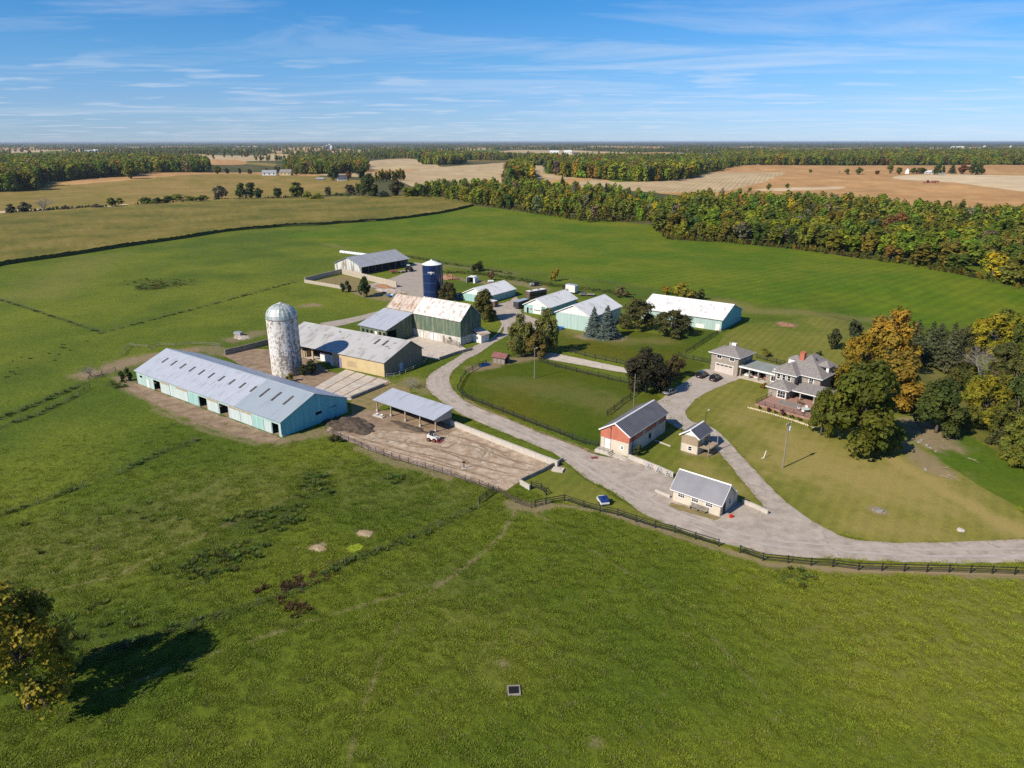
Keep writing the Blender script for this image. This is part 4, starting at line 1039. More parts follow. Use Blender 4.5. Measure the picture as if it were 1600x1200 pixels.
cw = np.array([.078, .108, .022]) * rg.uniform(.6, 1.6, (n, 1)) * (1 + rg.normal(0, .12, (n, 3)))
red = strokes(WX, WY, [([G_ for G_ in [(405, 932), (440, 912), (490, 905)]], 2.4, 1), ([(455, 950), (470, 962), (462, 955)], 2, 1)], .5, 8) > .4
cw[red] = np.array([.105, .058, .028]) * rg.uniform(.5, 1.3, (red.sum(), 1))
gold = (rg.random(n) < .25) & (WY > 260)
cw[gold] = np.array([.19, .14, .04]) * rg.uniform(.6, 1.3, (gold.sum(), 1))
scatter('weed_patches', np.stack([WX, WY, hgt(WX, WY)], -1), rg.uniform(0, 6.28, n), rg.uniform(.55, 1.25, n), rg.integers(0, 3, n), cw, WU, 'rank dark weeds in patches and along the ditch and fence lines', wz=rg.uniform(.6, 1.3, n))

# grass creeping over the edges of the roads and yards
EX = []; EY = []
for px_ in (MAIN, [(1024, 631), (1040, 618), (1060, 603), (1085, 587)], [(1148, 595), (1115.5, 608), (1086, 624), (1071.6, 640.5), (1073, 652), (1083, 659), (1099, 663)], [(846, 560), (900, 570), (960, 581), (990, 585)], [(850, 550), (920, 562), (985, 576)], [(512, 676), (575, 703), (625, 720), (704.8, 744), (790, 768)]):
    P = np.array(smooth_px(px_, px_ is MAIN, .25, .0)); k = RNG.random(len(P)) < .62 * (fbm(P[:, 0] / 3, P[:, 1] / 3, 15, 3) > .42)
    EX.append(P[k, 0] + RNG.normal(0, .28, k.sum())); EY.append(P[k, 1] + RNG.normal(0, .28, k.sum()))
EX = np.concatenate(EX); EY = np.concatenate(EY); n = len(EX)
ce = np.array([.14, .145, .022]) * rg.uniform(.6, 1.35, (n, 1)) * (1 + rg.normal(0, .08, (n, 3))); dr_ = rg.random(n) < .3; ce[dr_] = np.array([.26, .20, .09]) * rg.uniform(.7, 1.2, (dr_.sum(), 1))
scatter('roadside_grass', np.stack([EX, EY, np.full(n, .03)], -1), rg.uniform(0, 6.28, n), rg.uniform(.6, 1.3, n), rg.integers(0, 4, n), ce, TU, 'ragged grass creeping over the edges of the gravel road and yard', wz=rg.uniform(.4, .9, n))
# low growth along the skirts of the wood
sc_ = sample_px(SCRUB, 1.5, 9000, rgw); sk2 = sample_px([(640, 312), (740, 322), (850, 337), (920, 348), (1012, 346), (1012, 342), (920, 344), (850, 333), (740, 318), (640, 309)], 1.9, 6000, rgw); sc_ = np.vstack([sc_, sk2])
n = len(sc_); cs_ = np.array([.10, .105, .02]) * rg.uniform(.55, 1.5, (n, 1)) * (1 + rg.normal(0, .16, (n, 3))); ye = rg.random(n) < .12; cs_[ye] = np.array([.24, .17, .02]) * rg.uniform(.7, 1.2, (ye.sum(), 1))
hl = np.array([G(a, b) for a, b in zip(np.linspace(-60, 560, 900), np.interp(np.linspace(-60, 560, 900), [-60, 0, 200, 350, 470, 560], [335, 330.5, 319.5, 311, 307, 305]))]); kh = fbm(hl[:, 0] / 22, hl[:, 1] / 22, 33, 2) > .44
hl = hl[kh] + rgw.normal(0, 2.2, (kh.sum(), 2)); nh = len(hl); ch_ = np.array([.085, .088, .026]) * rgw.uniform(.55, 1.5, (nh, 1)) * (1 + rgw.normal(0, .15, (nh, 3)))
scatter('hedge_growth', np.stack([hl[:, 0], hl[:, 1], hgt(hl[:, 0], hl[:, 1]) - .2], -1), rgw.uniform(0, 6.28, nh), rgw.uniform(.10, .30, nh), rgw.integers(0, 5, nh), np.clip(ch_, .01, .4), far_protos, 'ragged hedge growth along the gravel road behind the corn field', wz=rgw.uniform(.6, 1.1, nh))
scatter('undergrowth', np.stack([sc_[:, 0], sc_[:, 1], hgt(sc_[:, 0], sc_[:, 1]) - .2], -1), rg.uniform(0, 6.28, n), rg.uniform(.10, .34, n), rg.integers(0, 5, n), np.clip(cs_, .01, .4), far_protos, 'bushy undergrowth along the skirts of the autumn wood', wz=rg.uniform(.7, 1.2, n))
# ================================================================== BUILDINGS
def facade(parent, m, p0, p1, h, holes=(), t=.16, name='wall', gable=None, z0=0.0, skew=None):
    """wall slab from p0 to p1 (outer face on the right of the way), with real openings (u0, u1, z0, z1) and an optional gable top (u, z)"""
    p0 = Vector((*p0, 0)); p1 = Vector((*p1, 0)); L = (p1 - p0).length; d = (p1 - p0) / L; nin = Vector((-d.y, d.x, 0)) * t
    us = sorted({0.0, L, *[round(q, 4) for o in holes for q in o[:2]]}); zs = sorted({z0, h, *[round(q, 4) for o in holes for q in o[2:4]]})
    us = [u for u in us if 0 <= u <= L]; zs = [z for z in zs if z0 <= z <= h]
    def solid(i, j):
        if not (0 <= i < len(us) - 1 and 0 <= j < len(zs) - 1): return False
        cu, cz = (us[i] + us[i + 1]) / 2, (zs[j] + zs[j + 1]) / 2
        return not any(o[0] < cu < o[1] and o[2] < cz < o[3] for o in holes)
    mb = MB()
    def P(u, z, b): return tuple(p0 + d * u + (nin if b else Vector()) + Vector((0, 0, z)))
    for i in range(len(us) - 1):
        for j in range(len(zs) - 1):
            if not solid(i, j): continue
            a, b, c, e = us[i], us[i + 1], zs[j], zs[j + 1]
            mb.add([P(a, c, 0), P(b, c, 0), P(b, e, 0), P(a, e, 0)], [(0, 1, 2, 3)])
            mb.add([P(a, c, 1), P(b, c, 1), P(b, e, 1), P(a, e, 1)], [(3, 2, 1, 0)])
            if not solid(i - 1, j): mb.add([P(a, c, 0), P(a, c, 1), P(a, e, 1), P(a, e, 0)], [(3, 2, 1, 0)])
            if not solid(i + 1, j): mb.add([P(b, c, 0), P(b, c, 1), P(b, e, 1), P(b, e, 0)], [(0, 1, 2, 3)])
            if not solid(i, j - 1) and c > z0 + 1e-6: mb.add([P(a, c, 0), P(b, c, 0), P(b, c, 1), P(a, c, 1)], [(3, 2, 1, 0)])
            if not solid(i, j + 1) and not (gable and e == h): mb.add([P(a, e, 0), P(b, e, 0), P(b, e, 1), P(a, e, 1)], [(0, 1, 2, 3)])
    if gable:
        pts = [(0, h), (L, h)] + [(u, z) for u, z in gable]
        n = len(pts)
        mb.add([P(u, z, 0) for u, z in pts], [tuple(range(n))]); mb.add([P(u, z, 1) for u, z in pts], [tuple(reversed(range(n)))])
        for k in range(1, n):
            a, b = pts[k], pts[(k + 1) % n]
            mb.add([P(*a, 0), P(*a, 1), P(*b, 1), P(*b, 0)], [(0, 3, 2, 1)])
    me = bpy.data.meshes.new(name); me.from_pydata(mb.v, [], mb.f); me.materials.append(MATS[m]); me.update()
    return link(name, me, parent)
def slope(parent, m, a, b, c, e, rib=.9, th=.09, rh=.035, name='roof_slope', sub=None):
    """sheet roof slope: eave a->b, ridge e->c (a under e), ribs run from eave to ridge"""
    a, b, c, e = map(Vector, (a, b, c, e)); L = (b - a).length; nrm = (b - a).cross(e - a).normalized()
    if nrm.z < 0: nrm = -nrm
    k = max(1, round(L / rib)); prof = []
    for i in range(k + 1):
        u = i / k
        if rh > 0:
            w = .05 / L
            for du, hh in ((-w * 1.6, 0), (-w * .6, rh), (w * .6, rh), (w * 1.6, 0)):
                if 0 <= u + du <= 1: prof.append((u + du, hh))
        else: prof.append((u, 0))
    if prof[0][0] > 0: prof.insert(0, (0, prof[0][1]))
    if prof[-1][0] < 1: prof.append((1, prof[-1][1]))
    n = len(prof); vs = []
    for u, hh in prof: vs.append(a.lerp(b, u) + nrm * (th + hh))
    for u, hh in prof: vs.append(e.lerp(c, u) + nrm * (th + hh))
    for u, hh in prof: vs.append(a.lerp(b, u))
    for u, hh in prof: vs.append(e.lerp(c, u))
    fs = []
    for i in range(n - 1):
        fs += [(i, i + 1, n + i + 1, n + i), (2 * n + i, 3 * n + i, 3 * n + i + 1, 2 * n + i + 1), (i, 2 * n + i, 2 * n + i + 1, i + 1), (n + i, n + i + 1, 3 * n + i + 1, 3 * n + i)]
    fs += [(0, n, 3 * n, 2 * n), (n - 1, 3 * n - 1, 4 * n - 1, 2 * n - 1)]
    mb = MB(); mb.add(vs, fs)
    return mb.build(name, m, parent)
def gable_roof(parent, m, x0, x1, y0, y1, he, hr, yr=.5, o=.4, rib=.9, rh=.035, cap=True, m2=None, trim=None, th=.09):
    ym = y0 + (y1 - y0) * yr
    kf = (hr - he) / (ym - y0); kb = (hr - he) / (y1 - ym)
    A = (x0 - o, y0 - o, he - kf * o); B = (x1 + o, y0 - o, he - kf * o); C = (x1 + o, ym, hr); D = (x0 - o, ym, hr)
    E = (x0 - o, y1 + o, he - kb * o); F = (x1 + o, y1 + o, he - kb * o)
    s1 = slope(parent, m, A, B, C, D, rib, th, rh); s2 = slope(parent, m2 or m, F, E, D, C, rib, th, rh)
    if cap: MB().extr([(ym - .22, hr + th - .06), (ym + .22, hr + th - .06), (ym, hr + th + .07)], 'x', x0 - o - .01, x1 + o + .01).build('ridge_cap', m if trim is None else trim, parent)
    if trim:
        for xx in (x0 - o, x1 + o):
            sg = -1 if xx < x0 else 1
            for p, q in ((A, D), (E, D)):
                MB().bar((xx + sg * .03, p[1], p[2] - .02), (xx + sg * .03, q[1], q[2] - .02), .05, .24).build('bargeboard', trim, parent)
        for p in (A, E):
            MB().bar((x0 - o, p[1] + (-.04 if p is A else .04), p[2]), (x1 + o, p[1] + (-.04 if p is A else .04), p[2]), .06, .16).build('gutter', trim, parent)
    return s1, s2
def face_frame(p, nrm):
    """local axes of a wall face: u along the wall (to the right when looking at it), outward n"""
    n = Vector((*nrm, 0)).normalized(); u = Vector((-n.y, n.x, 0))
    return Vector(p), u, n
def fbox(mb, fr, u0, u1, z0, z1, n0, n1, mi=0):
    p, u, n = fr
    vs = [p + u * a + n * c + Vector((0, 0, b)) for c in (n0, n1) for a, b in ((u0, z0), (u1, z0), (u1, z1), (u0, z1))]
    mb.add(vs, [(3, 2, 1, 0), (4, 5, 6, 7), (0, 1, 5, 4), (1, 2, 6, 5), (2, 3, 7, 6), (3, 0, 4, 7)], mi)
def window(parent, p, nrm, w, h, frame='white_trim', pane='dark_glass', nx=2, ny=2, fw=.09, proud=.05, shutters=None):
    fr = face_frame(p, nrm); mb = MB()
    fbox(mb, fr, -w/2 - fw, -w/2, -fw, h + fw, .003, proud); fbox(mb, fr, w/2, w/2 + fw, -fw, h + fw, .003, proud)
    fbox(mb, fr, -w/2, w/2, -fw, 0, .003, proud + .03); fbox(mb, fr, -w/2, w/2, h, h + fw, .003, proud)
    for i in range(1, nx): fbox(mb, fr, -w/2 + w * i / nx - .025, -w/2 + w * i / nx + .025, 0, h, .012, proud * .8)
    for j in range(1, ny):
        for i in range(nx): fbox(mb, fr, -w/2 + w * i / nx + (.025 if i else 0), -w/2 + w * (i + 1) / nx - (.025 if i < nx - 1 else 0), h * j / ny - .025, h * j / ny + .025, .012, proud * .8)
    f = mb.build('window', frame, parent)
    g = MB(); fbox(g, fr, -w/2, w/2, 0, h, .002, .01); g.build('pane', pane, f)
    return f
def door(parent, p, nrm, w, h, m='white_paint', frame=None, handle=True, panels=0, name='door', proud=.045):
    fr = face_frame(p, nrm); mb = MB(); fbox(mb, fr, -w/2, w/2, .02, h, .003, proud)
    d = mb.build(name, m, parent)
    if frame:
        f = MB(); fbox(f, fr, -w/2 - .1, -w/2, 0, h + .1, .003, proud + .02); fbox(f, fr, w/2, w/2 + .1, 0, h + .1, .003, proud + .02); fbox(f, fr, -w/2, w/2, h, h + .1, .003, proud + .02)
        f.build('door_frame', frame, d)
    if handle:
        k = MB(); fbox(k, fr, w/2 - .16, w/2 - .09, .95, 1.1, proud, proud + .06); k.build('handle', 'dark_metal', d)
    for i in range(panels):
        k = MB(); fbox(k, fr, -w/2 + .05, w/2 - .05, h * (i + .08) / panels, h * (i + .92) / panels, proud, proud + .02); k.build('door_panel', m, d)
    return d
def opening_dark(parent, p, nrm, w, h): pass
mat('dark_metal', (.03, .03, .032), 2, .5, .3)
mat('white_trim', [(.72, .71, .68), (.80, .79, .77)], 1, .6)
mat('white_paint', [(.66, .64, .60), (.78, .77, .74)], .6, .6)
m, t, b = newmat('dark_glass'); b.inputs['Base Color'].default_value = (.012, .015, .018, 1); setin(b, Roughness=.06); b.inputs['Specular IOR Level'].default_value = .55
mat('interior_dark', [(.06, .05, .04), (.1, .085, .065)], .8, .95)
mat('wood_grey', [(.13, .11, .09), (.24, .21, .175), (.31, .275, .23)], 1.2, .9, stretch=(1, 1, .15), bump=.4)
mat('wood_tan', [(.30, .22, .14), (.42, .33, .22)], 1.2, .85, stretch=(1, 1, .2))
def ribwall(name, a, b, worn=None, period=.45, wk=.5, rough=.55, lo=.55, hi=.7):
    """vertical sheet or board siding: joints in the relief, weather in the colour"""
    m, t, bs = newmat(name)
    v = N(t, 'ShaderNodeTexCoord').outputs['Object']
    sx = N(t, 'ShaderNodeSeparateXYZ'); t.links.new(v, sx.inputs[0])
    q = math_n(t, 'ADD', sx.outputs[0], sx.outputs[1])
    f = noise(t, mapping(t, v, (1, 1, .12)), 1.6, 6, .65)
    bd = noise(t, mapping(t, v, (1 / period, 1 / period, .02)), 1.0, 1, .5)
    c = mixc(t, ramp(t, f, [(.35, (0, 0, 0)), (.65, (1, 1, 1))]), a, b)
    c = mixc(t, .35, c, ramp(t, bd, [(.35, (.7, .7, .7)), (.65, (1.2, 1.2, 1.2))]), 'MULTIPLY')
    if worn: c = mixc(t, math_n(t, 'MULTIPLY', ramp(t, noise(t, mapping(t, v, (1, 1, .16)), .9, 8, .7), [(lo, (0, 0, 0)), (hi, (1, 1, 1))]), wk), c, worn)
    t.links.new(c, bs.inputs['Base Color']); setin(bs, Roughness=rough); bs.inputs['Specular IOR Level'].default_value = .3
    fr = math_n(t, 'FRACT', math_n(t, 'DIVIDE', q, period)); pk = math_n(t, 'LESS_THAN', fr, .14)
    bn = N(t, 'ShaderNodeBump'); setin(bn, Strength=.8, Distance=.04); t.links.new(pk, bn.inputs['Height']); t.links.new(bn.outputs[0], bs.inputs['Normal'])
    return m
ribwall('teal_siding', (.27, .46, .43), (.32, .52, .49), (.48, .50, .46), .9, .5)
ribwall('blue_siding', (.13, .44, .50), (.17, .49, .53), (.30, .45, .45), .9, .4)
ribwall('pale_teal_siding', (.335, .47, .435), (.40, .52, .49), (.50, .51, .46), .9, .6)
ribwall('pale_door', (.44, .53, .51), (.51, .58, .56), (.42, .40, .34), .9, .7)
ribwall('green_boards', (.075, .130, .085), (.115, .160, .108), (.26, .24, .175), .3, .85, .85, .47, .62)
ribwall('white_siding', (.66, .67, .65), (.76, .77, .75), (.55, .53, .47), .9, .4)
ribwall('peeling_boards', (.60, .62, .58), (.50, .55, .52), (.22, .13, .09), .5, .95, .85, .5, .58)
mat_patch('roof_bluegrey', (.45, .475, .52), (.33, .345, .37), .9, .52, .70, .42, .3, base2=(.52, .545, .59), stretch=(1.3, .12, 1))
mat_patch('roof_newer', (.42, .475, .50), (.37, .42, .45), .35, .5, .75, .42, .45, base2=(.46, .51, .53), stretch=(1.3, .12, 1))
mat_patch('roof_grey', (.50, .49, .475), (.36, .345, .33), .55, .48, .66, .6, .2, base2=(.56, .55, .54), stretch=(1, .3, 1))
mat_patch('roof_tan', (.38, .375, .365), (.24, .22, .20), .45, .5, .70, .65, .1, base2=(.46, .455, .445), stretch=(1, .25, 1))
mat_patch('roof_white', (.60, .605, .60), (.44, .43, .40), .45, .52, .70, .55, .05, base2=(.66, .665, .66), stretch=(1, .35, 1))
mat_patch('roof_white_worn', (.62, .615, .60), (.40, .36, .31), 1.1, .54, .66, .6, .0, base2=(.67, .67, .655), stretch=(1, .4, 1))
mat_patch('roof_barn_white', (.60, .56, .51), (.36, .30, .25), 1.0, .50, .62, .7, .0, base2=(.66, .63, .58), stretch=(1, .35, 1))
mat_patch('roof_rust', (.44, .37, .31), (.27, .15, .085), .6, .45, .62, .75, .0, base2=(.55, .49, .43), stretch=(1.6, .25, 1))
mat_patch('roof_shed_grey', (.38, .39, .40), (.29, .295, .31), .5, .5, .7, .45, .35, base2=(.43, .44, .45), stretch=(1, .3, 1))
mat('roof_charcoal', [(.105, .105, .118), (.14, .14, .155)], .4, .42, .35)
mat('roof_slate_blue', [(.165, .165, .182), (.21, .21, .232)], .3, .5, .2)
mat('shingle', [(.155, .14, .13), (.215, .195, .18), (.26, .24, .225)], 2.2, .9, bump=.5, bscale=5)
mat('flat_roof', [(.19, .21, .19), (.26, .28, .25)], .5, .85)
mat('foundation', [(.38, .36, .325), (.52, .50, .46), (.58, .56, .53)], .8, .9, bump=.4)
mat('cream_block', [(.50, .44, .34), (.58, .52, .42)], .7, .85)
mat('tan_block', [(.47, .36, .19), (.53, .42, .24)], .5, .85)
mat('stone_wall', [(.20, .165, .13), (.29, .25, .205), (.36, .32, .27)], 2.4, .9, bump=.8, bscale=3)
mat('concrete', [(.34, .30, .25), (.44, .40, .345), (.50, .46, .40)], .5, .9, bump=.3)
mat('concrete_dark', [(.13, .115, .10), (.25, .225, .195), (.33, .30, .265)], .6, .92, bump=.4)
mat('bunker_concrete', [(.30, .255, .195), (.40, .345, .27), (.46, .405, .325)], .5, .92, bump=.3)
mat('skylight', [(.035, .03, .03), (.11, .095, .085)], 1.2, .4)
mat('red_metal', [(.20, .045, .035), (.27, .07, .05)], 1.0, .6)
# brick with real coursing scale (8 cm courses are far below a pixel here)
m, t, bs = newmat('red_brick')
v = N(t, 'ShaderNodeTexCoord').outputs['Object']; sx = N(t, 'ShaderNodeSeparateXYZ'); t.links.new(v, sx.inputs[0])
cb = N(t, 'ShaderNodeCombineXYZ'); t.links.new(math_n(t, 'ADD', sx.outputs[0], sx.outputs[1]), cb.inputs[0]); t.links.new(sx.outputs[2], cb.inputs[1])
bt = N(t, 'ShaderNodeTexBrick'); setin(bt, Scale=1.0); bt.inputs['Brick Width'].default_value = .26; bt.inputs['Row Height'].default_value = .085; bt.inputs['Mortar Size'].default_value = .008
bt.inputs['Color1'].default_value = (.47, .125, .065, 1); bt.inputs['Color2'].default_value = (.39, .095, .05, 1); bt.inputs['Mortar'].default_value = (.4, .22, .16, 1)
t.links.new(cb.outputs[0], bt.inputs['Vector'])
t.links.new(mixc(t, .5, bt.outputs['Color'], ramp(t, noise(t, v, .8, 6), [(.3, (.75, .75, .75)), (.7, (1.2, 1.2, 1.2))]), 'MULTIPLY'), bs.inputs['Base Color']); setin(bs, Roughness=.85)

def bld(name, label, ox, oy, deg, cat, group=None): return thing(name, label, cat, (ox, oy, 0), R(deg), group)
def floor_slab(p, x0, x1, y0, y1, m='yard_dirt', z=.05): return MB().box(x0, x1, y0, y1, -.05, z).build('floor', m, p)

# ---- the long blue barn on the left
b = bld('cattle_barn', 'very long low blue cattle barn with pale metal roof and open stall bays', -98.1, 174.6, -36.1, 'barn')
L, Wd, he, hr = 60.4, 18.4, 3.6, 7.3
bays = [('d', 4.2, 6.9), ('o', 8.4, 11.6), ('w', 12, 16), ('w', 16.4, 19.2), ('w', 19.2, 24.2), ('t', 24.4, 28.8), ('o', 29, 32.3), ('w', 32.6, 37.1), ('o', 37.4, 41), ('w', 41.4, 45.6), ('w', 45.9, 50), ('t', 50.3, 54.3), ('w', 54.6, 57), ('o', 57.2, 59.5)]
holes = [(a, c, .0, 2.75) for k, a, c in bays if k == 'o'] + [(1.6, 3, 2.0, 2.6), (46.4, 47.4, 2.0, 2.75), (48.2, 49.6, 2.0, 2.75), (51.8, 53.2, 2.1, 2.6)]
facade(b, 'pale_teal_siding', (0, 0), (L, 0), he, holes)
gz_ = [(Wd * .5, hr)]
facade(b, 'blue_siding', (L, 0), (L, Wd), he, [(4.6, 6.2, 1.9, 2.6), (9.2, 11, 2.1, 2.75), (13.6, 15.2, 2.2, 2.8)], gable=[(Wd, he), (Wd / 2, hr)][1:])
facade(b, 'blue_siding', (L, Wd), (0, Wd), he)
facade(b, 'blue_siding', (0, Wd), (0, 0), he, gable=[(Wd / 2, hr)])
floor_slab(b, .2, L - .2, .2, Wd - .2)
for xx in np.arange(5, 60, 6.1): MB().box(xx - .1, xx + .1, Wd / 2 - .1, Wd / 2 + .1, .05, hr - .3).build('post', 'wood_grey', b)
for y_ in (6.4, 12.2): MB().box(.3, L - .3, y_ - .07, y_ + .07, .05, 1.4).build('stall_partition', 'wood_grey', b)
xj = 44.0
def barn_slope(x0, x1, m, hl): 
    o = .35; k = (hr - he) / (Wd / 2)
    return slope(b, m, (x0, -o, he - k * o), (x1, -o, he - k * o), (x1, Wd / 2, hr), (x0, Wd / 2, hr), 1.0, .09, .03)
barn_slope(-.4, xj, 'roof_bluegrey', 0); barn_slope(xj + .004, L + .4, 'roof_newer', 0)
k = (hr - he) / (Wd / 2); o = .35
slope(b, 'roof_bluegrey', (L + .4, Wd + o, he - k * o), (-.4, Wd + o, he - k * o), (-.4, Wd / 2, hr), (L + .4, Wd / 2, hr), 1.0, .09, .03)
MB().extr([(Wd / 2 - .25, hr + .03), (Wd / 2 + .25, hr + .03), (Wd / 2, hr + .17)], 'x', -.41, L + .41).build('ridge_cap', 'roof_newer', b)
for i in range(13):
    xc = 5.2 + i * 4.25; l = 1.9 if i < 10 else 2.9; y0 = 5.2 - l / 2 + .3; y1 = y0 + l
    z_ = lambda y: he + k * y + .1
    w_ = .34
    sk = MB(); n_ = Vector((0, -k, 1)).normalized() * .05
    q = [(xc - w_, y0, z_(y0)), (xc + w_, y0, z_(y0)), (xc + w_, y1, z_(y1)), (xc - w_, y1, z_(y1))]
    q2 = [Vector(p) + n_ for p in q]
    sk.add([*q, *q2], [(3, 2, 1, 0), (4, 5, 6, 7), (0, 1, 5, 4), (1, 2, 6, 5), (2, 3, 7, 6), (3, 0, 4, 7)]); sk.build('skylight', 'skylight', b)
for kx, a, c in bays:
    if kx in 'wt':
        mb = MB(); fr = face_frame((0, 0, 0), (0, -1)); fbox(mb, fr, a, c, .12, 2.75 if kx == 't' else 2.6, .012, .07); mb.build('sliding_door', 'teal_siding' if kx == 't' else 'pale_door', b)
        if kx == 'w' and c - a > 3.5:
            mb = MB(); fbox(mb, fr, a, c, 2.62, 3.02, .012, .06); mb.build('vent_board', 'wood_tan', b)
    if kx == 'd': door(b, ((a + c) / 2, 0, 0), (0, -1), 1.1, 2.1, 'white_siding')
for yy, w in ((5.4, 1.6), (14.4, 1.6)):
    mb = MB(); fr = face_frame((L, 0, 0), (1, 0)); fbox(mb, fr, yy - w / 2, yy + w / 2, 1.9, 2.6, .004, .05); mb.build('shutter', 'blue_siding', b)
MB().box(L - .02, L + .12, 0, .9, .0, .5).build('kerb', 'foundation', b)

# ---- concrete stave silo with a ribbed dome
sx_, sy_ = G(442.5, 590); sy_ += 4.0
s = thing('stave_silo', 'tall whitewashed concrete silo with peeling paint and a ribbed grey green dome', 'silo', (sx_, sy_, 0))
m, t, bs = newmat('peeling_whitewash')
v = N(t, 'ShaderNodeTexCoord').outputs['Object']
f1 = noise(t, mapping(t, v, (1, 1, .7)), 1.7, 9, .72); f2 = noise(t, mapping(t, v, (1, 1, .12)), .8, 5, .6)
kf = ramp(t, math_n(t, 'ADD', f1, math_n(t, 'MULTIPLY', math_n(t, 'SUBTRACT', f2, .5), .55)), [(.49, (0, 0, 0)), (.56, (1, 1, 1))])
t.links.new(mixc(t, kf, mixc(t, f2, (.56, .53, .49), (.68, .66, .63)), mixc(t, f1, (.30, .265, .22), (.18, .15, .12))), bs.inputs['Base Color']); setin(bs, Roughness=.9)
bn = N(t, 'ShaderNodeBump'); setin(bn, Strength=.5, Distance=.05); t.links.new(f1, bn.inputs['Height']); t.links.new(bn.outputs[0], bs.inputs['Normal'])
SR, SH = 4.05, 15.6
MB().lathe([(SR, -.2), (SR, SH)], 40).build('stave_wall', 'peeling_whitewash', s)
for i in range(12): MB().lathe([(SR + .005, .9 + i * 1.28), (SR + .035, .9 + i * 1.28), (SR + .035, .96 + i * 1.28), (SR + .005, .96 + i * 1.28)], 40, cap=False).build('hoop', 'peeling_whitewash', s)
MB().lathe([(SR - .1, SH - .03), (SR + .14, SH - .03), (SR + .14, SH + .16), (SR - .1, SH + .16)], 40, cap=False).build('dome_rim', 'concrete_dark', s)
mat_patch('dome_metal', (.36, .40, .39), (.13, .23, .15), .8, .5, .66, .5, .35, base2=(.50, .53, .52))
mat('dome_pale', [(.46, .47, .45), (.58, .59, .57)], .6, .5, .3)
for i in range(20):
    a0, a1 = 2 * math.pi * i / 20, 2 * math.pi * (i + .965) / 20; am = (a0 + a1) / 2; mb = MB(); vs = []
    for kx in range(7):
        ph = kx / 6 * math.pi / 2 * .96; r = (SR + .06) * math.cos(ph); z = SH + .16 + 3.6 * math.sin(ph)
        for a, e in ((a0, 0), (am, .07), (a1, 0)): vs.append((math.cos(a) * (r + e * math.cos(ph)), math.sin(a) * (r + e * math.cos(ph)), z + e * math.sin(ph)))
    mb.add(vs, [(k * 3 + j, k * 3 + j + 1, k * 3 + j + 4, k * 3 + j + 3) for k in range(6) for j in (0, 1)]); mb.build('dome_panel', 'dome_pale' if i % 4 == 2 else 'dome_metal', s)
MB().lathe([(.6, SH + 3.6), (.55, SH + 3.95), (.2, SH + 4.15)], 16).build('dome_cap', 'dome_pale', s)
MB().lathe([(SR - .15, SH - .1), (SR - .15, SH + .15), (.3, SH + 3.4)], 24).build('dome_lining', 'dome_metal', s)

# ---- tan feed barn behind the silo
b = bld('feed_barn', 'long tan block barn with wide patched grey roof behind the concrete silo', -69.35, 201.35, -31.47, 'barn')
L, Wd, he, hr, yr = 41.2, 16.1, 4.2, 7.5, .68
facade(b, 'tan_block', (22.5, 0), (L, 0), he, [(27.6, 31.2, .8, 2.6)])
facade(b, 'tan_block', (0, 1.2), (22.5, 1.2), he, [(5, 12.4, 0, 3.4), (13, 21, 0, 3.4)])
mat('olive_block', [(.215, .18, .125), (.265, .225, .16)], .5, .9)
facade(b, 'olive_block', (L, 0), (L, Wd), he, [(6.1, 7.6, 0, 2.2)], gable=[(Wd * yr, hr)])
facade(b, 'tan_block', (L, Wd), (0, Wd), he); facade(b, 'tan_block', (0, Wd), (0, 1.2), he, gable=[(Wd * (1 - yr), hr)])
floor_slab(b, .2, L - .2, 1.4, Wd - .2, 'concrete', .06)
gable_roof(b, 'roof_tan', 0, L, 0, Wd, he, hr, yr, .45, 1.0, .02, cap=True, trim=None)
for x0 in (31.6, 34.6):
    kf = (hr - he) / (Wd * yr); z_ = lambda y: he + kf * y + .1
    mb = MB(); n_ = Vector((0, -kf, 1)).normalized() * .06
    q = [(x0, 6.6, z_(6.6)), (x0 + .7, 6.6, z_(6.6)), (x0 + .7, 9.2, z_(9.2)), (x0, 9.2, z_(9.2))]
    mb.add([*q, *[Vector(p) + n_ for p in q]], [(3, 2, 1, 0), (4, 5, 6, 7), (0, 1, 5, 4), (1, 2, 6, 5), (2, 3, 7, 6), (3, 0, 4, 7)]); mb.build('skylight', 'skylight', b)
for x0, y0 in [(4, 8.2), (7.6, 7.7), (11, 8.4), (12.6, 6.2), (16, 8.9), (20.5, 8.4), (19.4, 6.4), (25.5, 7.2), (37.5, 8.3), (36, 6.2), (29, 3.2)]:
    kf = (hr - he) / (Wd * yr); w, d = random.uniform(.35, 1), random.uniform(.35, .9); z_ = lambda y: he + kf * y + .115
    mb = MB(); q = [(x0, y0, z_(y0)), (x0 + w, y0, z_(y0)), (x0 + w, y0 + d, z_(y0 + d)), (x0, y0 + d, z_(y0 + d))]; n_ = Vector((0, -kf, 1)).normalized() * .03
    mb.add([*q, *[Vector(p) + n_ for p in q]], [(3, 2, 1, 0), (4, 5, 6, 7), (0, 1, 5, 4), (1, 2, 6, 5), (2, 3, 7, 6), (3, 0, 4, 7)]); mb.build('roof_patch', 'concrete_dark', b)
mb = MB()
for i in range(8): mb_ = MB(); mb_.box(27.75 + i * .43, 27.95 + i * .43, -.04, .05, .85, 2.55).build('slat', 'wood_tan', b)
MB().box(22.3, 22.7, -.2, .25, 0, he - .1).build('post', 'cream_block', b)
for x0 in (13, 8.6, 4.2): MB().box(x0 - .15, x0 + .15, 1.1, 1.35, 0, 3.4).build('post', 'wood_tan', b)
mat('purple_paint', [(.20, .16, .34), (.26, .22, .40)], 1, .6); mat('door_lilac', [(.42, .46, .60), (.48, .52, .66)], 1, .6)
mb = MB(); fbox(mb, face_frame((0, 0, 0), (0, -1)), 21.0, 22.2, .05, 2.9, -1.1, -.1); mb.build('feed_panel', 'white_paint', b)
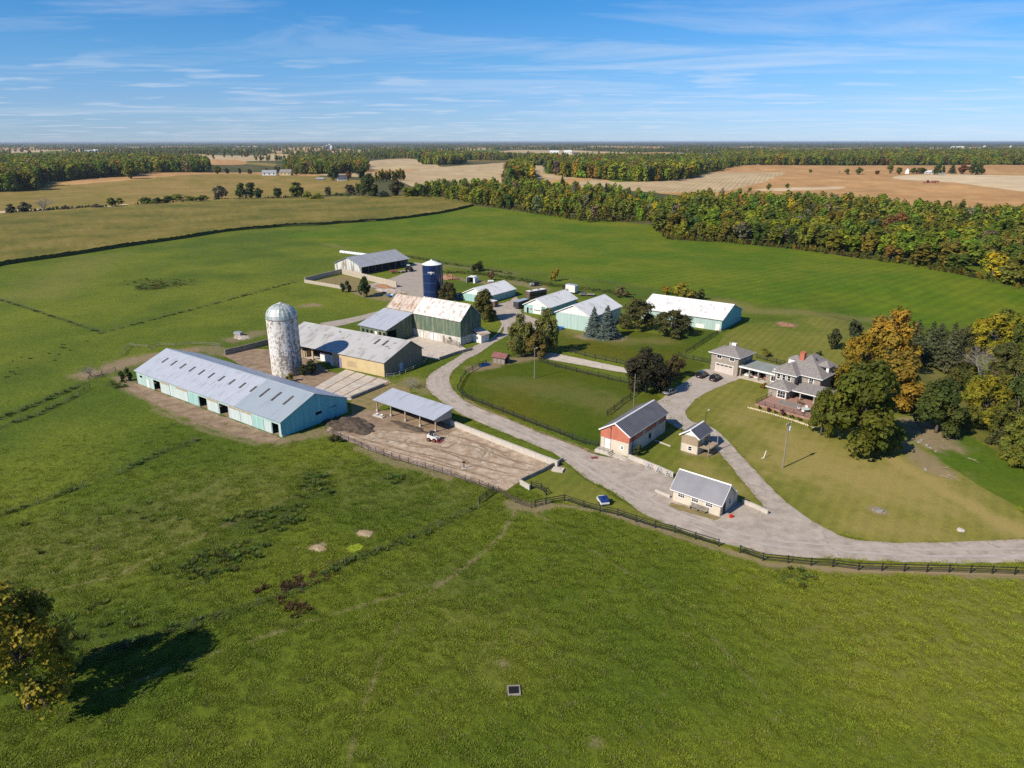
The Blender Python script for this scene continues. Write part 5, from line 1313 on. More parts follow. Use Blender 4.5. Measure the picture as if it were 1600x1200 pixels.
mb = MB(); fbox(mb, face_frame((0, 0, 0), (0, -1)), 24.2, 25.4, .05, 2.9, .012, .09); mb.build('door', 'purple_paint', b)
mb = MB(); fbox(mb, face_frame((L, 0, 0), (1, 0)), 6.1, 7.6, .03, 2.2, -.08, .0); mb.build('door', 'door_lilac', b)
MB().box(15, 20.4, 2.0, 2.15, .06, 2.3).build('stall_partition', 'white_paint', b); MB().box(6.4, 9.4, 2.0, 3.6, .06, 2.0).build('feed_bin', 'wood_tan', b)

# ---- green bank barn with stone foundation and its lean-to
b = bld('bank_barn', 'big weathered green barn with white stone foundation and rusty white metal roof', -41.93, 229.88, -36.0, 'barn')
L, Wd, he, hr, st = 32.2, 10.1, 7.75, 12.0, 2.55
facade(b, 'foundation', (12.3, 0), (L, 0), st, [(23.2, 24.4, 0, 2.1), (15.4, 16.4, .5, 1.5)])
facade(b, 'foundation', (L, 0), (L, Wd), st); facade(b, 'foundation', (L, Wd), (0, Wd), st); facade(b, 'foundation', (0, Wd), (0, 0), st); facade(b, 'foundation', (0, 0), (12.3, 0), st)
def up(*a, **k): return facade(b, 'green_boards', *a, **k, z0=st + .003)
up((0, -.05), (L, -.05), he); up((L + .05, 0), (L + .05, Wd), he, gable=[(Wd / 2, hr)]); up((L, Wd + .05), (0, Wd + .05), he); up((-.05, Wd), (-.05, 0), he, gable=[(Wd / 2, hr)])
kf = (hr - he) / (Wd / 2); o = .3
slope(b, 'roof_barn_white', (12.6, -o, he - kf * o), (L + .3, -o, he - kf * o), (L + .3, Wd / 2, hr), (12.6, Wd / 2, hr), .8, .1, .03)
slope(b, 'roof_barn_white', (L + .3, Wd + o, he - kf * o), (12.6, Wd + o, he - kf * o), (12.6, Wd / 2, hr), (L + .3, Wd / 2, hr), .8, .1, .03)
slope(b, 'roof_rust', (-.3, -o, he - kf * o - .25), (12.58, -o, he - kf * o - .25), (12.58, Wd / 2, hr - .45), (-.3, Wd / 2, hr - .45), .8, .1, .05)
slope(b, 'roof_rust', (12.58, Wd + o, he - kf * o - .25), (-.3, Wd + o, he - kf * o - .25), (-.3, Wd / 2, hr - .45), (12.58, Wd / 2, hr - .45), .8, .1, .05)
MB().extr([(Wd / 2 - .2, hr + .05), (Wd / 2 + .2, hr + .05), (Wd / 2, hr + .18)], 'x', 12.6, L + .31).build('ridge_cap', 'roof_barn_white', b)
door(b, (15.9, 0, 0), (0, -1), 1.0, 2.1, 'white_paint', 'wood_grey'); door(b, (20.0, 0, 0), (0, -1), 1.5, 2.2, 'white_paint', 'wood_grey'); door(b, (21.8, 0, 0), (0, -1), 1.1, 2.2, 'white_paint')
door(b, (25.2, 0, 0), (0, -1), .9, 2.1, 'wood_grey'); window(b, (27.8, 0, 1.3), (0, -1), .9, .6, 'wood_grey', ny=1)
mb = MB(); fbox(mb, face_frame((L, 0, 0), (1, 0)), 2.6, 4.2, .1, 2.1, .004, .06); mb.build('door', 'foundation', b)
floor_slab(b, .3, L - .3, .3, Wd - .3)
# lean-to, lower metal roof running down to the front
zf = 4.3
kk_ = (7.55 - zf) / 12.0
slope(b, 'roof_bluegrey', (-.6, -12.4, zf - .1), (12.4, -12.4, zf - .1), (12.4, -.36, 7.5), (-.6, -.36, 7.5), 1.0, .09, .03)
wins = [(1 + i * 1.9, 2.1 + i * 1.9, 2.3, 3.3) for i in range(6)]
facade(b, 'green_boards', (0, -12), (12, -12), zf - .05, wins)
facade(b, 'green_boards', (0, -.3), (0, -12), zf - .05, gable=[(0.0, 7.4)], name='wall')
mb = MB()
facade(b, 'green_boards', (12, -12), (12, -.3), zf - .05, [(.6, 4.4, 0, 3.7)], gable=[(11.7, 7.4)])
for i, w_ in enumerate(wins):
    mb = MB(); fbox(mb, face_frame((0, -12, 0), (0, -1)), w_[0], w_[1], w_[2], w_[3], -.1, -.05); mb.build('window', 'dark_glass' if i not in (3,) else 'white_paint', b)
floor_slab(b, .2, 11.8, -11.8, -.2)
# milk house stub with a rusty roof behind the gable
h2 = bld('milk_house', 'little white shed with rusty red lean roof at the back of the green barn', -41.93 + (L + .1) * math.cos(R(-36)) - 5.6 * math.sin(R(-36)), 229.88 + (L + .1) * math.sin(R(-36)) + 5.6 * math.cos(R(-36)), -36, 'shed')
for a in (((0.05, 0), (3.6, 0), 2.7), ((3.6, 0), (3.6, 4), 2.2), ((3.6, 4), (.05, 4), 2.7)): facade(h2, 'white_siding', *a)
slope(h2, 'roof_rust', (4.0, -.3, 2.4), (4.0, 4.3, 2.4), (.05, 4.3, 3.9), (.05, -.3, 3.9), .8)
window(h2, (1.8, 0, 1.1), (0, -1), .9, .9)

# ---- blue glass lined silo
bx_, by_ = G(675, 470); by_ += 3.6
s = thing('steel_silo', 'round dark blue steel silo with white cone top behind the green barn', 'silo', (bx_, by_, 0))
mat('silo_blue', [(.006, .018, .075), (.010, .028, .105)], 1.2, .22, .0, .6); mat('silo_band', [(.10, .15, .24), (.14, .19, .28)], 1, .4); mat('silo_white', [(.72, .71, .69), (.80, .79, .77)], 1, .5)
QR = 3.75; rings = 8; hh = 14.0 / rings
for i in range(rings):
    MB().lathe([(QR, i * hh + .02), (QR, (i + 1) * hh - .02)], 36).build('shell_ring', 'silo_blue', s, smooth=False)
    if i: MB().lathe([(QR - .02, i * hh - .03), (QR + .04, i * hh - .03), (QR + .04, i * hh + .03), (QR - .02, i * hh + .03)], 36, cap=False).build('seam_band', 'silo_band' if i % 2 == 0 else 'silo_blue', s)
MB().lathe([(QR + .1, 13.95), (QR + .12, 14.1), (1.5, 15.15), (.4, 15.45), (.0, 15.5)], 36).build('roof', 'silo_white', s)
MB().lathe([(.35, 15.4), (.35, 15.75), (.1, 15.85)], 12).build('vent', 'silo_white', s)
for k, q in ((-1, 0), (1, 0)): pass
for i in range(16):
    pass
lad = MB()
for q in (-.22, .22): lad.bar((QR * math.cos(-.25) + .12, QR * math.sin(-.25) + q, .3), (QR * math.cos(-.25) + .12, QR * math.sin(-.25) + q, 14.2), .05)
for i in range(30): lad.bar((QR * math.cos(-.25) + .12, QR * math.sin(-.25) - .22, .6 + i * .45), (QR * math.cos(-.25) + .12, QR * math.sin(-.25) + .22, .6 + i * .45), .035)
lad.build('ladder', 'silo_white', s)
MB().box(QR + .02, QR + .45, .55, 1.0, 0, 14).build('chute', 'silo_band', s)
# the white winged emblem with its bar of small lettering
eb = MB()
def curve_pt(u, z, r=QR + .03):
    a = -math.pi / 2 + .0 + u / QR; return (r * math.cos(a), r * math.sin(a), z)
def patch(poly, z0):
    vs = [curve_pt(u, z0 + z) for u, z in poly] + [curve_pt(u, z0 + z, QR + .01) for u, z in poly]; n = len(poly)
    eb.add(vs, [tuple(range(n)), tuple(reversed(range(n, 2 * n)))] + [(i, n + i, n + (i + 1) % n, (i + 1) % n) for i in range(n)])
for sg in (-1, 1):
    patch([(sg * .3, .15), (sg * .95, .22), (sg * 1.55, .5), (sg * 1.0, .46), (sg * .3, .42)], 11.0)
    patch([(sg * .25, -.1), (sg * 1.3, -.02), (sg * 1.5, .12), (sg * .25, .08)], 11.0)
patch([(-.3, .2), (0, -.05), (.3, .2), (.22, .62), (-.22, .62)], 11.0)
patch([(-.22, -.42), (.22, -.42), (.3, -.2), (-.3, -.2)], 11.0)
eb.build('emblem', 'silo_white', s)

# ---- far machine shed, open along its long side
b = bld('machine_shed', 'far open fronted machine shed with grey roof and peeling white gable', -71.28, 333.21, 53.45, 'shed')
L, Wd, he, hr = 31.3, 19.3, 3.9, 7.5
facade(b, 'peeling_boards', (0, Wd), (0, 0), he, gable=[(Wd / 2, hr)]); facade(b, 'peeling_boards', (L, Wd), (0, Wd), he); facade(b, 'peeling_boards', (L, 0), (L, Wd), he, gable=[(Wd / 2, hr)])
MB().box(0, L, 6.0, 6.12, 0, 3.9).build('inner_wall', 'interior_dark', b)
for i in range(8): MB().box(i * L / 7 - .12, i * L / 7 + .12, .05, .3, 0, he).build('post', 'wood_grey', b)
MB().box(-.1, L + .1, 0, .2, he - .35, he - .02).build('beam', 'wood_grey', b)
gable_roof(b, 'roof_shed_grey', 0, L, 0, Wd, he, hr, .5, .6, .9, .03)
floor_slab(b, .2, L - .2, .1, Wd - .2)
# ---- the four white roofed sheds
def metal_shed(name, label, ox, oy, deg, L, Wd, he, hr, wallm, roofm, gablem=None, o=.4):
    b = bld(name, label, ox, oy, deg, 'shed')
    facade(b, wallm, (0, 0), (L, 0), he); facade(b, wallm, (L, 0), (L, Wd), he, gable=[(Wd / 2, hr)]); facade(b, wallm, (L, Wd), (0, Wd), he)
    facade(b, wallm, (0, Wd), (0, 0), he, gable=None if gablem else [(Wd / 2, hr)])
    if gablem:
        mb = MB(); mb.extr([(0, he + .003), (Wd, he + .003), (Wd / 2, hr)], 'x', -.03, .13); mb.build('gable', gablem, b)
    gable_roof(b, roofm, 0, L, 0, Wd, he, hr, .5, o, .9, .03, trim='white_trim')
    return b
b = metal_shed('drive_shed', 'teal shed with pale roof beside the blue silo, farthest of the white roofed sheds', -9.96, 270.21, 53.92, 19.2, 12, 2.95, 5.6, 'teal_siding', 'roof_white', 'white_siding')
door(b, (0, 3.2, 0), (-1, 0), 2.8, 2.5, 'white_paint', panels=3, handle=False)
b = metal_shed('workshop', 'teal workshop with white roll-up door beside the dark trailer', 13.25, 250.1, 54.5, 20, 10.8, 3.05, 5.75, 'teal_siding', 'roof_white', 'white_siding')
d = door(b, (0, 4.9, 0), (-1, 0), 3.3, 2.8, 'white_paint', 'white_trim', handle=False, panels=5, name='garage_door')
for i in range(4):
    mb = MB(); fbox(mb, face_frame((0, 4.9, 0), (-1, 0)), -1.35 + i * .7, -.8 + i * .7, 1.28, 1.62, .06, .08); mb.build('pane', 'dark_glass', d)
door(b, (0, 9.1, 0), (-1, 0), 1.0, 2.1, 'dark_metal', 'white_trim'); window(b, (0, 7.6, 1.3), (-1, 0), .9, .7); window(b, (0, 1.8, 1.1), (-1, 0), 1.3, .8)
b = metal_shed('storage_barn', 'tall pale teal shed with white gable behind the two blue spruces', 26.06, 226.71, 53.6, 20.8, 13.8, 5.2, 8.4, 'pale_teal_siding', 'roof_white', 'white_siding')
b = bld('long_shed', 'long low teal shed with worn white roof at the end of the paddock fence', 46.0, 245.5, -35.8, 'shed')
L, Wd, he, hr = 29.5, 19.4, 4.0, 7.35
facade(b, 'pale_teal_siding', (0, 0), (L, 0), he); facade(b, 'blue_siding', (L, 0), (L, Wd), he, gable=[(Wd / 2, hr)]); facade(b, 'teal_siding', (L, Wd), (0, Wd), he); facade(b, 'teal_siding', (0, Wd), (0, 0), he, gable=[(Wd / 2, hr)])
gable_roof(b, 'roof_white_worn', 0, L, 0, Wd, he, hr, .5, .4, .9, .03, trim='white_trim')
door(b, (L - 1.3, 0, 0), (0, -1), 1.4, 2.3, 'white_paint'); mb = MB(); fbox(mb, face_frame((0, 0, 0), (0, -1)), 20.6, 23.6, .05, 1.4, .01, .12); mb.build('door_leaf', 'white_paint', b)

# ---- red brick building on a tall white base
b = bld('brick_building', 'narrow red brick building on white base with dark metal roof', 23.4, 129.0, 52.3, 'building')
L, Wd, he, hr, st = 16.4, 6.6, 4.6, 6.6, 2.9
facade(b, 'cream_block', (0, Wd), (0, 0), st); facade(b, 'foundation', (0, 0), (L, 0), st); facade(b, 'foundation', (L, 0), (L, Wd), st); facade(b, 'foundation', (L, Wd), (0, Wd), st)
facade(b, 'red_brick', (-.03, Wd), (-.03, 0), he, gable=[(Wd / 2, hr)], z0=st + .003); facade(b, 'red_brick', (0, -.03), (L, -.03), he, z0=st + .003); facade(b, 'red_brick', (L + .03, 0), (L + .03, Wd), he, gable=[(Wd / 2, hr)], z0=st + .003); facade(b, 'red_brick', (L, Wd + .03), (0, Wd + .03), he, z0=st + .003)
gable_roof(b, 'roof_charcoal', 0, L, 0, Wd, he, hr, .5, .3, .55, .05, trim='white_trim')
door(b, (0, 4.9, .65), (-1, 0), 1.3, 2.1, 'white_paint', 'wood_grey'); window(b, (0, 1.55, 1.35), (-1, 0), .55, .6, fw=.16)
window(b, (6.2, -.03, 3.2), (0, -1), .7, .9); window(b, (12.2, -.03, 3.2), (0, -1), .7, .9); window(b, (9, 0, 1.2), (0, -1), .8, .9, 'dark_metal')
MB().box(-2.0, -.02, 3.6, 6.7, 0, .65).build('landing', 'concrete', b)
for i in range(3): MB().box(-2.0, -.6, 3.6 - (i + 1) * .32, 3.6 - i * .32 - .003, 0, .65 - (i + 1) * .17).build('step', 'concrete', b)
MB().extr([(2.55, 0), (-.6, 0), (-.6, .12), (2.55, .45)], 'x', -2.0, -.62).build('ramp', 'concrete', b)
mb = MB()
for q in (3.6, 4.6, 5.7, 6.65): mb.bar((-1.95, q, .65), (-1.95, q, 1.5), .04)
mb.bar((-1.95, 3.6, 1.5), (-1.95, 6.65, 1.5), .04); mb.bar((-1.95, 3.6, 1.1), (-1.95, 6.65, 1.1), .03); mb.build('handrail', 'dark_metal', b)
MB().tube([(-.1, 4.2, 3.0), (-.1, 4.2, 5.3)], .045, 6).build('conduit', 'dark_metal', b)
MB().box(-.18, -.04, 4.08, 4.32, 5.2, 5.42).build('yard_lamp', 'dark_metal', b)
MB().bar((1.4, -.12, .1), (1.4, -.12, 4.5), .09).build('downpipe', 'dark_metal', b)

# ---- small two level shed with a plank deck
b = bld('garden_shed', 'small tan two level shed with plank deck beside the narrow drive', 37.5, 130.0, 50, 'shed')
L, Wd, he, hr, st = 5.4, 3.8, 3.75, 5.1, 1.75
mat('tan_boards', [(.29, .225, .145), (.35, .275, .18)], .8, .8, bump=.2)
for p0, p1, g in (((0, Wd), (0, 0), 1), ((0, 0), (L, 0), 0), ((L, 0), (L, Wd), 1), ((L, Wd), (0, Wd), 0)):
    facade(b, 'cream_block', p0, p1, st)
    facade(b, 'tan_boards', p0, p1, he, z0=st + .003, t=.14)
    if g: mb = MB(); xx = p0[0] if p0[0] else 0; mb.extr([(0, he + .003), (Wd, he + .003), (Wd / 2, hr)], 'x', (xx - .05) if xx == 0 else L - .1, (xx + .1) if xx == 0 else L + .05); mb.build('gable', 'white_paint', b)
gable_roof(b, 'roof_charcoal', 0, L, 0, Wd, he, hr, .5, .35, .6, .04, trim='white_trim')
window(b, (0, 1.7, .55), (-1, 0), .7, .85, nx=1, ny=2); window(b, (2.0, 0, 2.3), (0, -1), .6, .8); door(b, (3.6, 0, 1.8), (0, -1), .85, 1.8, 'wood_grey')
for i in range(7): MB().box(.35, 4.8, -.3 - i * .3, -.04 - i * .3, 1.58, 1.66).build('deck_plank', 'wood_tan', b)
MB().box(.35, 4.8, -2.2, -2.12, 1.35, 1.57).build('deck_beam', 'wood_tan', b)
for x0 in (.5, 4.6): MB().box(x0 - .07, x0 + .07, -2.12, -1.98, 0, 3.2 if x0 < 1 else 3.5).build('post', 'wood_grey', b)

# ---- cream shed by the drive
b = bld('roadside_shed', 'low cream shed with slate blue roof and three white windows by the drive', 28.28, 111.16, -40.43, 'shed')
L, Wd, he, hr = 9.05, 5.5, 2.4, 4.9
facade(b, 'cream_block', (0, 0), (L, 0), he); facade(b, 'cream_block', (L, 0), (L, Wd), he, gable=[(Wd / 2, hr)]); facade(b, 'cream_block', (L, Wd), (0, Wd), he); facade(b, 'cream_block', (0, Wd), (0, 0), he, gable=[(Wd / 2, hr)])
gable_roof(b, 'roof_slate_blue', 0, L, 0, Wd, he, hr, .5, .32, 9, .0, trim='white_trim')
for x0 in (1.75, 4.35, 6.95): window(b, (x0, 0, 1.15), (0, -1), 1.15, .8, nx=3, ny=2, fw=.1)
door(b, (L, 1.4, 0), (1, 0), 1, 2, 'dark_metal'); window(b, (L, 3.6, 1.0), (1, 0), .9, .9)
MB().box(L - 3.2, L - .02, Wd + .02, Wd + 1.4, 0, 2.1).build('annex', 'cream_block', b)

# ---- open cattle shelter in the feed yard
b = bld('cattle_shelter', 'open cattle shelter on tan posts with plain metal roof in the feed yard', -31.6, 154.4, -39.5, 'shelter')
L, D_ = 19.4, 5.0
slope(b, 'roof_bluegrey', (-.5, -.9, 3.0), (L + .5, -.9, 3.0), (L + .5, D_ + .4, 4.2), (-.5, D_ + .4, 4.2), 1.0, .09, .03)
for i in range(5): MB().box(i * L / 4 - .13, i * L / 4 + .13, -.13, .13, 0, 3.15).build('post', 'wood_tan', b); MB().box(i * L / 4 - .25, i * L / 4 + .25, -.25, .25, -.02, .55).build('footing', 'concrete', b)
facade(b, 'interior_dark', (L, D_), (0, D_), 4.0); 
mat('silver_siding', [(.30, .30, .28), (.38, .375, .35)], .7, .6)
for xx in (0, L):
    mb = MB(); mb.extr([(.15, 2.2), (D_, 1.9), (D_, 4.05), (.15, 3.1)], 'x', xx - .05, xx + .05); mb.build('end_wall', 'silver_siding', b)
MB().box(-.1, L + .1, D_ - .25, D_ - .02, 0, 1.6).build('kick_wall', 'concrete_dark', b)
MB().box(-.3, L + .3, -.1, .1, 2.9, 3.12).build('beam', 'wood_tan', b)

# ---- little hut in the paddock, tin shelter, calf hutch
hx, hy = G(783, 566)
b = bld('paddock_hut', 'small wooden hut with dull red roof in the paddock corner', hx, hy, -30, 'hut')
for p0, p1, g in (((-2, -1.4), (2, -1.4), 0), ((2, -1.4), (2, 1.4), 1), ((2, 1.4), (-2, 1.4), 0), ((-2, 1.4), (-2, -1.4), 1)):
    if p0 == (2, -1.4): facade(b, 'wood_grey', p0, p1, 1.9, [(.5, 2.3, 0, 1.6)], t=.1, gable=[(1.4, 2.7)])
    else: facade(b, 'wood_grey', p0, p1, 1.9, t=.1, gable=[(1.4, 2.7)] if g else None)
mat('roof_maroon', [(.17, .065, .06), (.24, .105, .095)], .8, .6)
gable_roof(b, 'roof_maroon', -2, 2, -1.4, 1.4, 1.9, 2.7, .5, .35, .5, .03)
tx, ty = G(738, 441)
b = bld('tin_shelter', 'small open white tin shelter alone at the field edge', tx, ty, -20, 'shelter')
mb = MB(); pr_ = [(-2.1, 0), (-2.1, 2.0), (-1.5, 2.7), (1.5, 2.7), (2.1, 2.0), (2.1, 0), (2.0, 0), (2.0, 1.95), (1.45, 2.6), (-1.45, 2.6), (-2.0, 1.95), (-2.0, 0)]
n_ = len(pr_)
mb.add([(x, y, z) for y in (-2, 2.2) for x, z in pr_], [(i, (i + 1) % n_, n_ + (i + 1) % n_, n_ + i) for i in range(n_)] + [(0, 1, 10, 11), (1, 2, 9, 10), (2, 3, 8, 9), (3, 4, 7, 8), (4, 5, 6, 7)]); mb.build('shell', 'white_siding', b)
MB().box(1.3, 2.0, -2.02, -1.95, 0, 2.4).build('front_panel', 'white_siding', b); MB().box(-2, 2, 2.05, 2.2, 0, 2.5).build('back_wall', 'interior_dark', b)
# ================================================================== THE HOUSE
def hip_roof(p, m, x0, x1, y0, y1, he, hr, o=.5, trim='white_trim', ridge=None, th=.1, name='roof_slope', kick=.0):
    x0 -= o; x1 += o; y0 -= o; y1 += o
    w, d = x1 - x0, y1 - y0
    if w > d: r0, r1 = (x0 + d / 2, (y0 + y1) / 2), (x1 - d / 2, (y0 + y1) / 2)
    else: r0, r1 = ((x0 + x1) / 2, y0 + w / 2), ((x0 + x1) / 2, y1 - w / 2)
    if ridge: r0, r1 = ridge
    R0, R1 = (*r0, hr), (*r1, hr)
    A, B, C, D = (x0, y0, he), (x1, y0, he), (x1, y1, he), (x0, y1, he)
    if w > d: faces = [(A, B, R1, R0), (B, C, R1), (C, D, R0, R1), (D, A, R0)]
    else: faces = [(A, B, R0), (B, C, R1, R0), (C, D, R1), (D, A, R0, R1)]
    for f in faces:
        mb = MB(); n = len(f); mb.add([*f, *[(a, b, c - th) for a, b, c in f]], [tuple(range(n)), tuple(reversed(range(n, 2 * n)))] + [(i, n + i, n + (i + 1) % n, (i + 1) % n) for i in range(n)])
        mb.build(name, m, p)
    for a, b in ((A, B), (B, C), (C, D), (D, A)):
        va, vb = Vector(a), Vector(b); d_ = (vb - va).normalized(); out = Vector((d_.y, -d_.x, 0)) * .035
        MB().bar(va + out - Vector((0, 0, .07)), vb + out - Vector((0, 0, .07)), .06, .17).build('gutter', trim, p)
HX, HY, HA = 54.96, 186.14, -46
b = bld('stone_house', 'grey stone house with hipped shingle roofs, glass breezeway and garage', HX, HY, HA, 'house')
def ring(x0, x1, y0, y1, h, m='stone_wall', holes={}, z0=0.0):
    facade(b, m, (x0, y0), (x1, y0), h, holes.get('f', ()), z0=z0); facade(b, m, (x1, y0), (x1, y1), h, holes.get('r', ()), z0=z0)
    facade(b, m, (x1, y1), (x0, y1), h, holes.get('b', ()), z0=z0); facade(b, m, (x0, y1), (x0, y0), h, holes.get('l', ()), z0=z0)
# two storey garage
ring(0, 8.3, 0, 7.6, 5.35)
hip_roof(b, 'shingle', 0, 8.3, 0, 7.6, 5.3, 7.2, .6)
mat('garage_paint', [(.47, .41, .36), (.53, .47, .42)], .6, .6)
d = door(b, (4.25, 0, 0), (0, -1), 5.2, 2.55, 'garage_paint', 'white_trim', handle=False, panels=4, name='garage_door')
for i in range(4): mb = MB(); fbox(mb, face_frame((4.25, 0, 0), (0, -1)), -2.4 + i * 1.24, -1.42 + i * 1.24, 2.06, 2.38, .064, .085); mb.build('pane', 'dark_glass', d)
window(b, (2.5, 0, 4.0), (0, -1), 1.25, .75, fw=.13, nx=2, ny=1); window(b, (6.3, 0, 4.0), (0, -1), 1.25, .75, fw=.13, nx=2, ny=1)
window(b, (8.3, 5.4, 3.9), (1, 0), .9, .8)
MB().box(3.6, 4.9, 3.9, 4.7, 6.75, 7.75).build('cupola', 'white_trim', b)
MB().tube([(2.8, 4.6, 6.6), (2.8, 4.6, 7.6)], .09, 6).build('vent_pipe', 'white_trim', b)
# breezeway with posts, glazed back and flat roof
MB().box(8.45, 19.6, .3, 8.2, 2.85, 3.05).build('breezeway_roof', 'flat_roof', b)
MB().box(8.4, 19.65, .16, .28, 2.68, 3.1).build('fascia', 'white_trim', b)
for xx in (8.75, 11.3, 13.85, 16.2): MB().box(xx - .16, xx + .16, .55, .87, .12, 2.84).build('post', 'stone_wall', b)
MB().box(8.4, 16.4, -.5, 8.0, 0, .12).build('porch_floor', 'pale_concrete', b)
facade(b, 'stone_wall', (16.36, .6), (19.9, .6), 2.84); facade(b, 'stone_wall', (16.36, 8), (16.36, .6), 2.84)
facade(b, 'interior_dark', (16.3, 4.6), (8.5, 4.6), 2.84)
window(b, (18.1, .6, 1.05), (0, -1), 1.2, 1.25, fw=.2, nx=2, ny=1)
for i in range(3):
    mb = MB(); fr = face_frame((0, 4.6, 0), (0, -1)); fbox(mb, fr, 9.1 + i * 2.5, 11.1 + i * 2.5, .2, 2.5, .17, .2); w_ = mb.build('patio_window', 'dark_glass', b)
    f_ = MB()
    for q in (9.0, 10.05, 11.1): fbox(f_, fr, q + i * 2.5, q + .08 + i * 2.5, .14, 2.6, .21, .26)
    f_.build('frame', 'white_trim', w_)
# main two storey block, front wing, one storey bay
ring(20.0, 31.2, -2.0, 9.6, 5.4)
hip_roof(b, 'shingle', 20.0, 31.2, -2.0, 9.6, 5.4, 8.9, .6, ridge=((25.6, 4.4), (25.6, 6.6)))
ring(20.6, 25.8, -4.2, -2.01, 5.4, holes={})
hip_roof(b, 'shingle', 20.6, 25.8, -4.2, 2.2, 5.43, 7.3, .55, ridge=((23.2, -1.2), (23.2, 1.6)))
ring(21.5, 26.4, -9.0, -4.22, 2.85)
hip_roof(b, 'shingle', 21.5, 26.4, -9.0, -4.1, 2.85, 4.35, .5, ridge=((23.9, -6.7), (23.9, -5.9)))
for i in range(3): window(b, (21.6 + i * 1.35, -4.2, 3.7), (0, -1), .75, 1.15, fw=.13, nx=1, ny=2)
window(b, (28.9, -2.0, 3.3), (0, -1), .95, 1.6, fw=.16, nx=2, ny=2)
window(b, (25.0, -9.0, .75), (0, -1), 1.9, 1.5, fw=.18, nx=3, ny=2); window(b, (25.8, -3.2, 3.6), (1, 0), .8, 1.1)
window(b, (26.4, -6.8, .9), (1, 0), 1.2, 1.3, nx=2); door(b, (27.6, -2.0, .1), (0, -1), 1.0, 2.1, 'white_paint', 'white_trim'); window(b, (30, -2.0, .9), (0, -1), 1.2, 1.3)
# porch roof on posts
mb = MB(); A, B, C, D = (26.95, -7.6, 2.75), (36.0, -7.6, 2.75), (36.0, -2.02, 3.65), (26.95, -2.02, 3.65)
mb.add([A, B, C, D, *[(x, y, z - .12) for x, y, z in (A, B, C, D)]], [(0, 1, 2, 3), (7, 6, 5, 4), (0, 4, 5, 1), (1, 5, 6, 2), (2, 6, 7, 3), (3, 7, 4, 0)]); mb.build('porch_roof', 'shingle', b)
MB().bar((26.95, -7.66, 2.66), (36.0, -7.66, 2.66), .07, .2).build('gutter', 'white_trim', b)
for xx in (28.9, 32.3, 35.6): MB().box(xx - .17, xx + .17, -7.35, -7.01, .5, 2.66).build('post', 'stone_wall', b)
# dormers and chimney
def dormer(x0, x1, y0, y1, z0, z1, zr, face):
    q = MB().box(x0, x1, y0, y1, z0, z1).build('dormer', 'white_trim', b)
    hip = MB(); cx, cy = (x0 + x1) / 2, (y0 + y1) / 2; e = .3
    P = [(x0 - e, y0 - e, z1 + .004), (x1 + e, y0 - e, z1 + .004), (x1 + e, y1 + e, z1 + .004), (x0 - e, y1 + e, z1 + .004), (cx, cy, zr)]
    hip.add(P, [(0, 1, 4), (1, 2, 4), (2, 3, 4), (3, 0, 4), (3, 2, 1, 0)]); hip.build('dormer_roof', 'shingle', q)
    return q
dormer(20.6, 23.4, 2.6, 5.6, 5.6, 7.35, 8.3, 'l'); dq = dormer(28.0, 31.0, 2.4, 6.0, 5.6, 7.2, 8.4, 'r')
mb = MB(); fbox(mb, face_frame((31.0, 4.2, 0), (1, 0)), -1.0, 1.0, 6.15, 7.1, .004, .03); mb.build('pane', 'dark_glass', dq)
mb = MB(); fbox(mb, face_frame((29.5, 2.4, 0), (0, -1)), -.9, .9, 6.3, 7.0, .004, .03); mb.build('pane', 'dark_glass', dq)
ch = MB().box(23.6, 24.7, 2.0, 3.2, 6.4, 9.6).build('chimney', 'red_brick', b)
MB().box(23.5, 24.8, 1.9, 3.3, 9.603, 9.75).build('chimney_cap', 'red_brick', ch)
for q in ((22.6, -1.9, 6.6), (26.9, 3.2, 8.3), (24.0, 6.9, 8.6)): MB().box(q[0], q[0] + .4, q[1], q[1] + .4, q[2], q[2] + .45).build('roof_vent', 'roof_charcoal', b)
# terrace of red pavers with edging, iron railing
def hw(x, y, z=0):
    a = R(HA); return (HX + x * math.cos(a) - y * math.sin(a), HY + x * math.sin(a) + y * math.cos(a), z)
mat('brick_paver', [(.23, .125, .092), (.31, .18, .135), (.38, .24, .185)], 1.6, .9, bump=.3)
mat('rock_edge', [(.44, .36, .23), (.54, .45, .30), (.60, .52, .38)], 1.2, .9, bump=.8)
tr = thing('terrace', 'raised brick red terrace with dark railing in front of the house', 'terrace', hw(22.4, -16.8), R(HA))
tw, td = 14.2, 12.3
nxp, nyp = 16, 14
pv = [MB().box(.012, tw / nxp - .012, .012, td / nyp - .012, 0, .06).mesh('paver', 'brick_paver') for _ in range(1)][0]
MB().box(0, tw, 0, td, 0, .5).build('base', 'brick_paver', tr)
for i in range(nxp):
    for j in range(nyp):
        if j > 8 and i < 5: continue
        o = link('paver', pv, tr, (i * tw / nxp, j * td / nyp, .503 + random.uniform(0, .012)))
mat('terrace_slab', [(.17, .15, .13), (.24, .215, .19)], 1.2, .85)
MB().box(3.2, 8.6, 3.8, 6.6, .58, .64).build('inlay', 'terrace_slab', tr)
